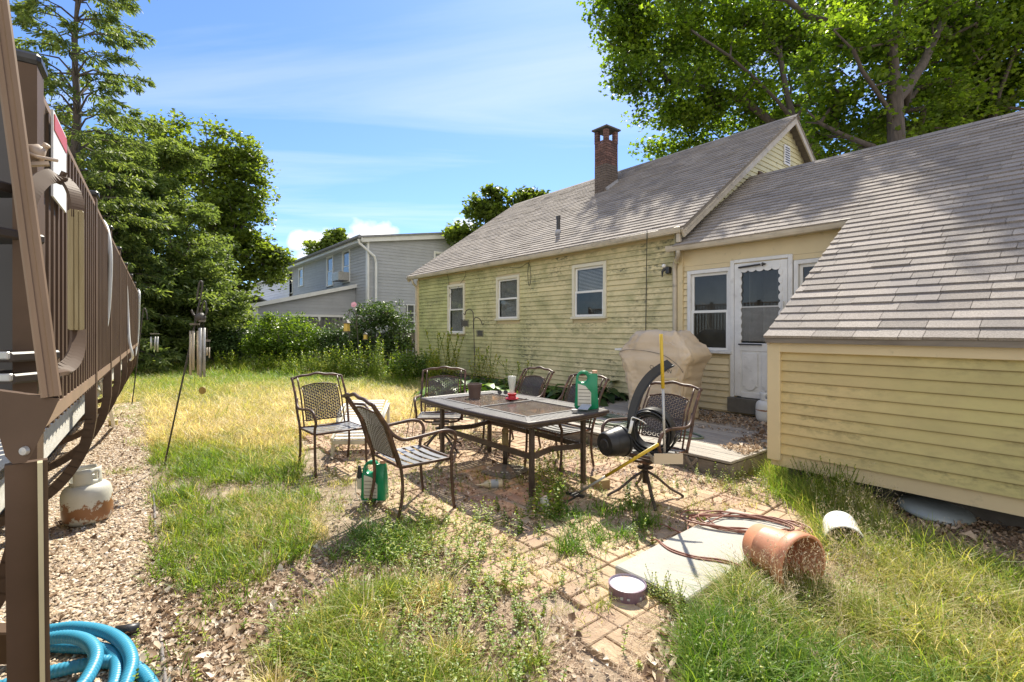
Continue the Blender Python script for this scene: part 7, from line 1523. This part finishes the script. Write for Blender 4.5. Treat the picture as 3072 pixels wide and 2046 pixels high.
m_herb = MF('weed_leaves', [(0, (.05, .11, .015)), (.5, (.16, .25, .03)), (.8, (.32, .40, .06)), (1, (.5, .46, .12))], trans=.5, rough=.4, tgain=(1.4, 1.3, .5))
wd = Herb()
def weedpatch(P, n, h, ls, lw, tone, keep=None, nl=(8, 20)):
    X, Y = scatter(P, n, keep)
    for x, y in zip(X, Y): hh = random.uniform(*h); wd.plant((x, y, -.005), hh, random.randint(*nl), ls*(.6+.6*random.random()), lw, .25, tone+.15*random.uniform(-1, 1))
weedpatch(patio, 420, (.03, .18), .03, .011, .62, keep=lambda x, y: vnoise(x, y, 2.2, 61) > .5)
weedpatch(gpoly([(1130, 1570), (1500, 1560), (1600, 1720), (1560, 1800), (1300, 1760), (1130, 1690)]), 120, (.06, .24), .05, .013, .72)
weedpatch(gpoly([(1600, 1450), (1690, 1450), (1700, 1570), (1600, 1600)]), 30, (.14, .38), .06, .022, .62, nl=(14, 26))
weedpatch(gpoly([(1480, 1520), (1640, 1520), (1640, 1620), (1500, 1620)]), 24, (.06, .18), .04, .016, .4)
weedpatch(gpoly([(1870, 1460), (1940, 1460), (1940, 1540), (1870, 1540)]), 14, (.08, .18), .04, .02, .25)
weedpatch(gpoly([(2080, 1390), (2360, 1410), (2500, 1430), (2560, 1520), (2400, 1560), (2250, 1500), (2080, 1450)]), 110, (.05, .18), .034, .011, .75)
weedpatch(gpoly([(2350, 1430), (2480, 1450), (2600, 1560), (2480, 1570)]), 120, (.15, .40), .04, .009, .75, nl=(16, 30))
weedpatch(gpoly([(1930, 1720), (2080, 1820), (2060, 1880), (1930, 1790)]), 42, (.06, .2), .02, .010, .75, nl=(10, 24))
weedpatch(right, 330, (.05, .2), .035, .012, .5); weedpatch(greenL, 240, (.06, .2), .04, .010, .5); weedpatch(bottom, 260, (.05, .2), .036, .011, .6); weedpatch(lz, 110, (.05, .16), .03, .012, .62)
weedpatch(gpoly([(440, 1215), (440, 1700), (300, 1500), (330, 1250)]), 26, (.05, .16), .03, .014, .6)
tag(wd.build('small_weeds', m_herb), 'small leafy weeds sprouting between the bricks and in the grass', 'weeds', kind='stuff')
wd = Herb()
X, Y = scatter([tuple(A(px, 987, D)[:2]) for px, D in ((800, 15.5), (1040, 14.2), (1240, 12.8), (1250, 13.8), (1040, 16.2), (760, 17.2), (640, 18), (640, 17))], 330)
for x, y in zip(X, Y):
    near = max(0, 1-abs((x/y*F+1536-1130)/260)); wd.plant((x, y, 0), random.uniform(.35, .75)+.75*near*random.random(), random.randint(20, 34), .16, .030, .12, .6)
tag(wd.build('tall_weeds', m_herb), 'mass of tall upright weeds in front of the back shrubs', 'weeds', kind='stuff')
def herb(name, label, px, py, h, n, nl, ls, lw, tone, spread=.15, grp=None, lean=.2, cat='plant'):
    global wd
    wd = Herb(); B_ = G(px, py); wd.plant(Vector((0, 0, 0)), h, nl, ls, lw, lean, tone); [wd.plant(Vector((random.gauss(0, spread), random.gauss(0, spread), 0)), h*random.uniform(.6, 1.1), nl, ls, lw, lean, tone) for _ in range(n)]; o = wd.build(name, m_herb); o.location = B_; return tag(o, label, cat, grp)
herb('goldenrod', 'tall feathery yellow green goldenrod by the narrow window', 1335, 1160, 1.5, 14, 60, .19, .040, .85, .2)
herb('goldenrod', 'shorter goldenrod right of the double window hook', 1440, 1185, 1.05, 12, 44, .16, .036, .85, .2)
herb('goldenrod', 'light green feathery weed clump between the house corner and the narrow window', 1300, 1165, .95, 12, 40, .15, .034, .85, .18)
herb('goldenrod', 'loose pale weeds in front of the siding left of the bird hook', 1545, 1215, .8, 10, 34, .14, .03, .85, .18)
herb('vine_weed', 'thin dark vine climbing the siding below the middle window', 1520, 1150, 1.6, 2, 40, .09, .035, .1, .03, lean=.12)
herb('bushy_weed', 'leafy bush of weeds at the corner of the yellow house', 1285, 1150, .7, 14, 24, .10, .035, .35, .12)
for i in range(5): herb('dry_stalk', ('thin dry arching stalk left of the bird hook', 'thin dry arching stalk close to the bird hook', 'bent grass stalk right of the bird hook', 'long pale stalk leaning over the hostas', 'tall thin stalk near the window hook')[i], (1590, 1640, 1740, 1560, 1470)[i], 1185, (1.1, 1.2, 1.0, .8, 1.2)[i], 2, 8, .09, .012, .9, .06, lean=(.5, .3, .55, .9, .2)[i])
def hosta(label, px, py, s, tone):
    h = Herb(); B_ = G(px, py)
    for i in range(34):
        a = i*2.4; t = (i/34)**.6; d = Vector((math.cos(a), math.sin(a), 1.9-1.4*t)); L = s*(.5+.3*random.random()); h.stem(Vector((0, 0, 0)), d.normalized()*L*.55, .004); h.leaf(d.normalized()*L*.55, Vector((math.cos(a), math.sin(a), .75-.5*t)), s*.40, s*.20, min(1, max(0, tone+random.gauss(0, .15))), .6)
    o = h.build('hosta', m_hosta); o.location = B_; return tag(o, label, 'plant', 'hostas along the yellow siding')
m_hosta = MF('hosta_leaves', [(0, (.02, .05, .018)), (.5, (.06, .13, .02)), (1, (.16, .26, .03))], trans=.35, rough=.35, tgain=(1.3, 1.3, .5))
for i, (px, py, s, t_) in enumerate(((1400, 1205, 1.15, .45), (1455, 1225, 1.1, .7), (1510, 1240, 1.2, .95), (1580, 1225, 1.1, .5), (1630, 1222, 1.0, .4), (1690, 1232, 1.05, .3), (1735, 1235, 1.1, .22), (1788, 1222, 1.15, .15), (1340, 1212, 1.1, .8), (1480, 1190, 1.0, .35))):
    hosta(('dark hosta clump behind the far swivel chair', 'mid green hosta between swivel chair and feeder', 'bright yellow green hosta behind the brown pot', 'hosta directly behind the hummingbird feeder', 'hosta behind the back of the fourth chair', 'dark hosta left of the green table jug', 'dark hosta behind the green table jug', 'darkest hosta right at the grill cover', 'light green hosta left of the far swivel chair', 'low hosta close to the siding below the middle window')[i], px, py, s, t_)
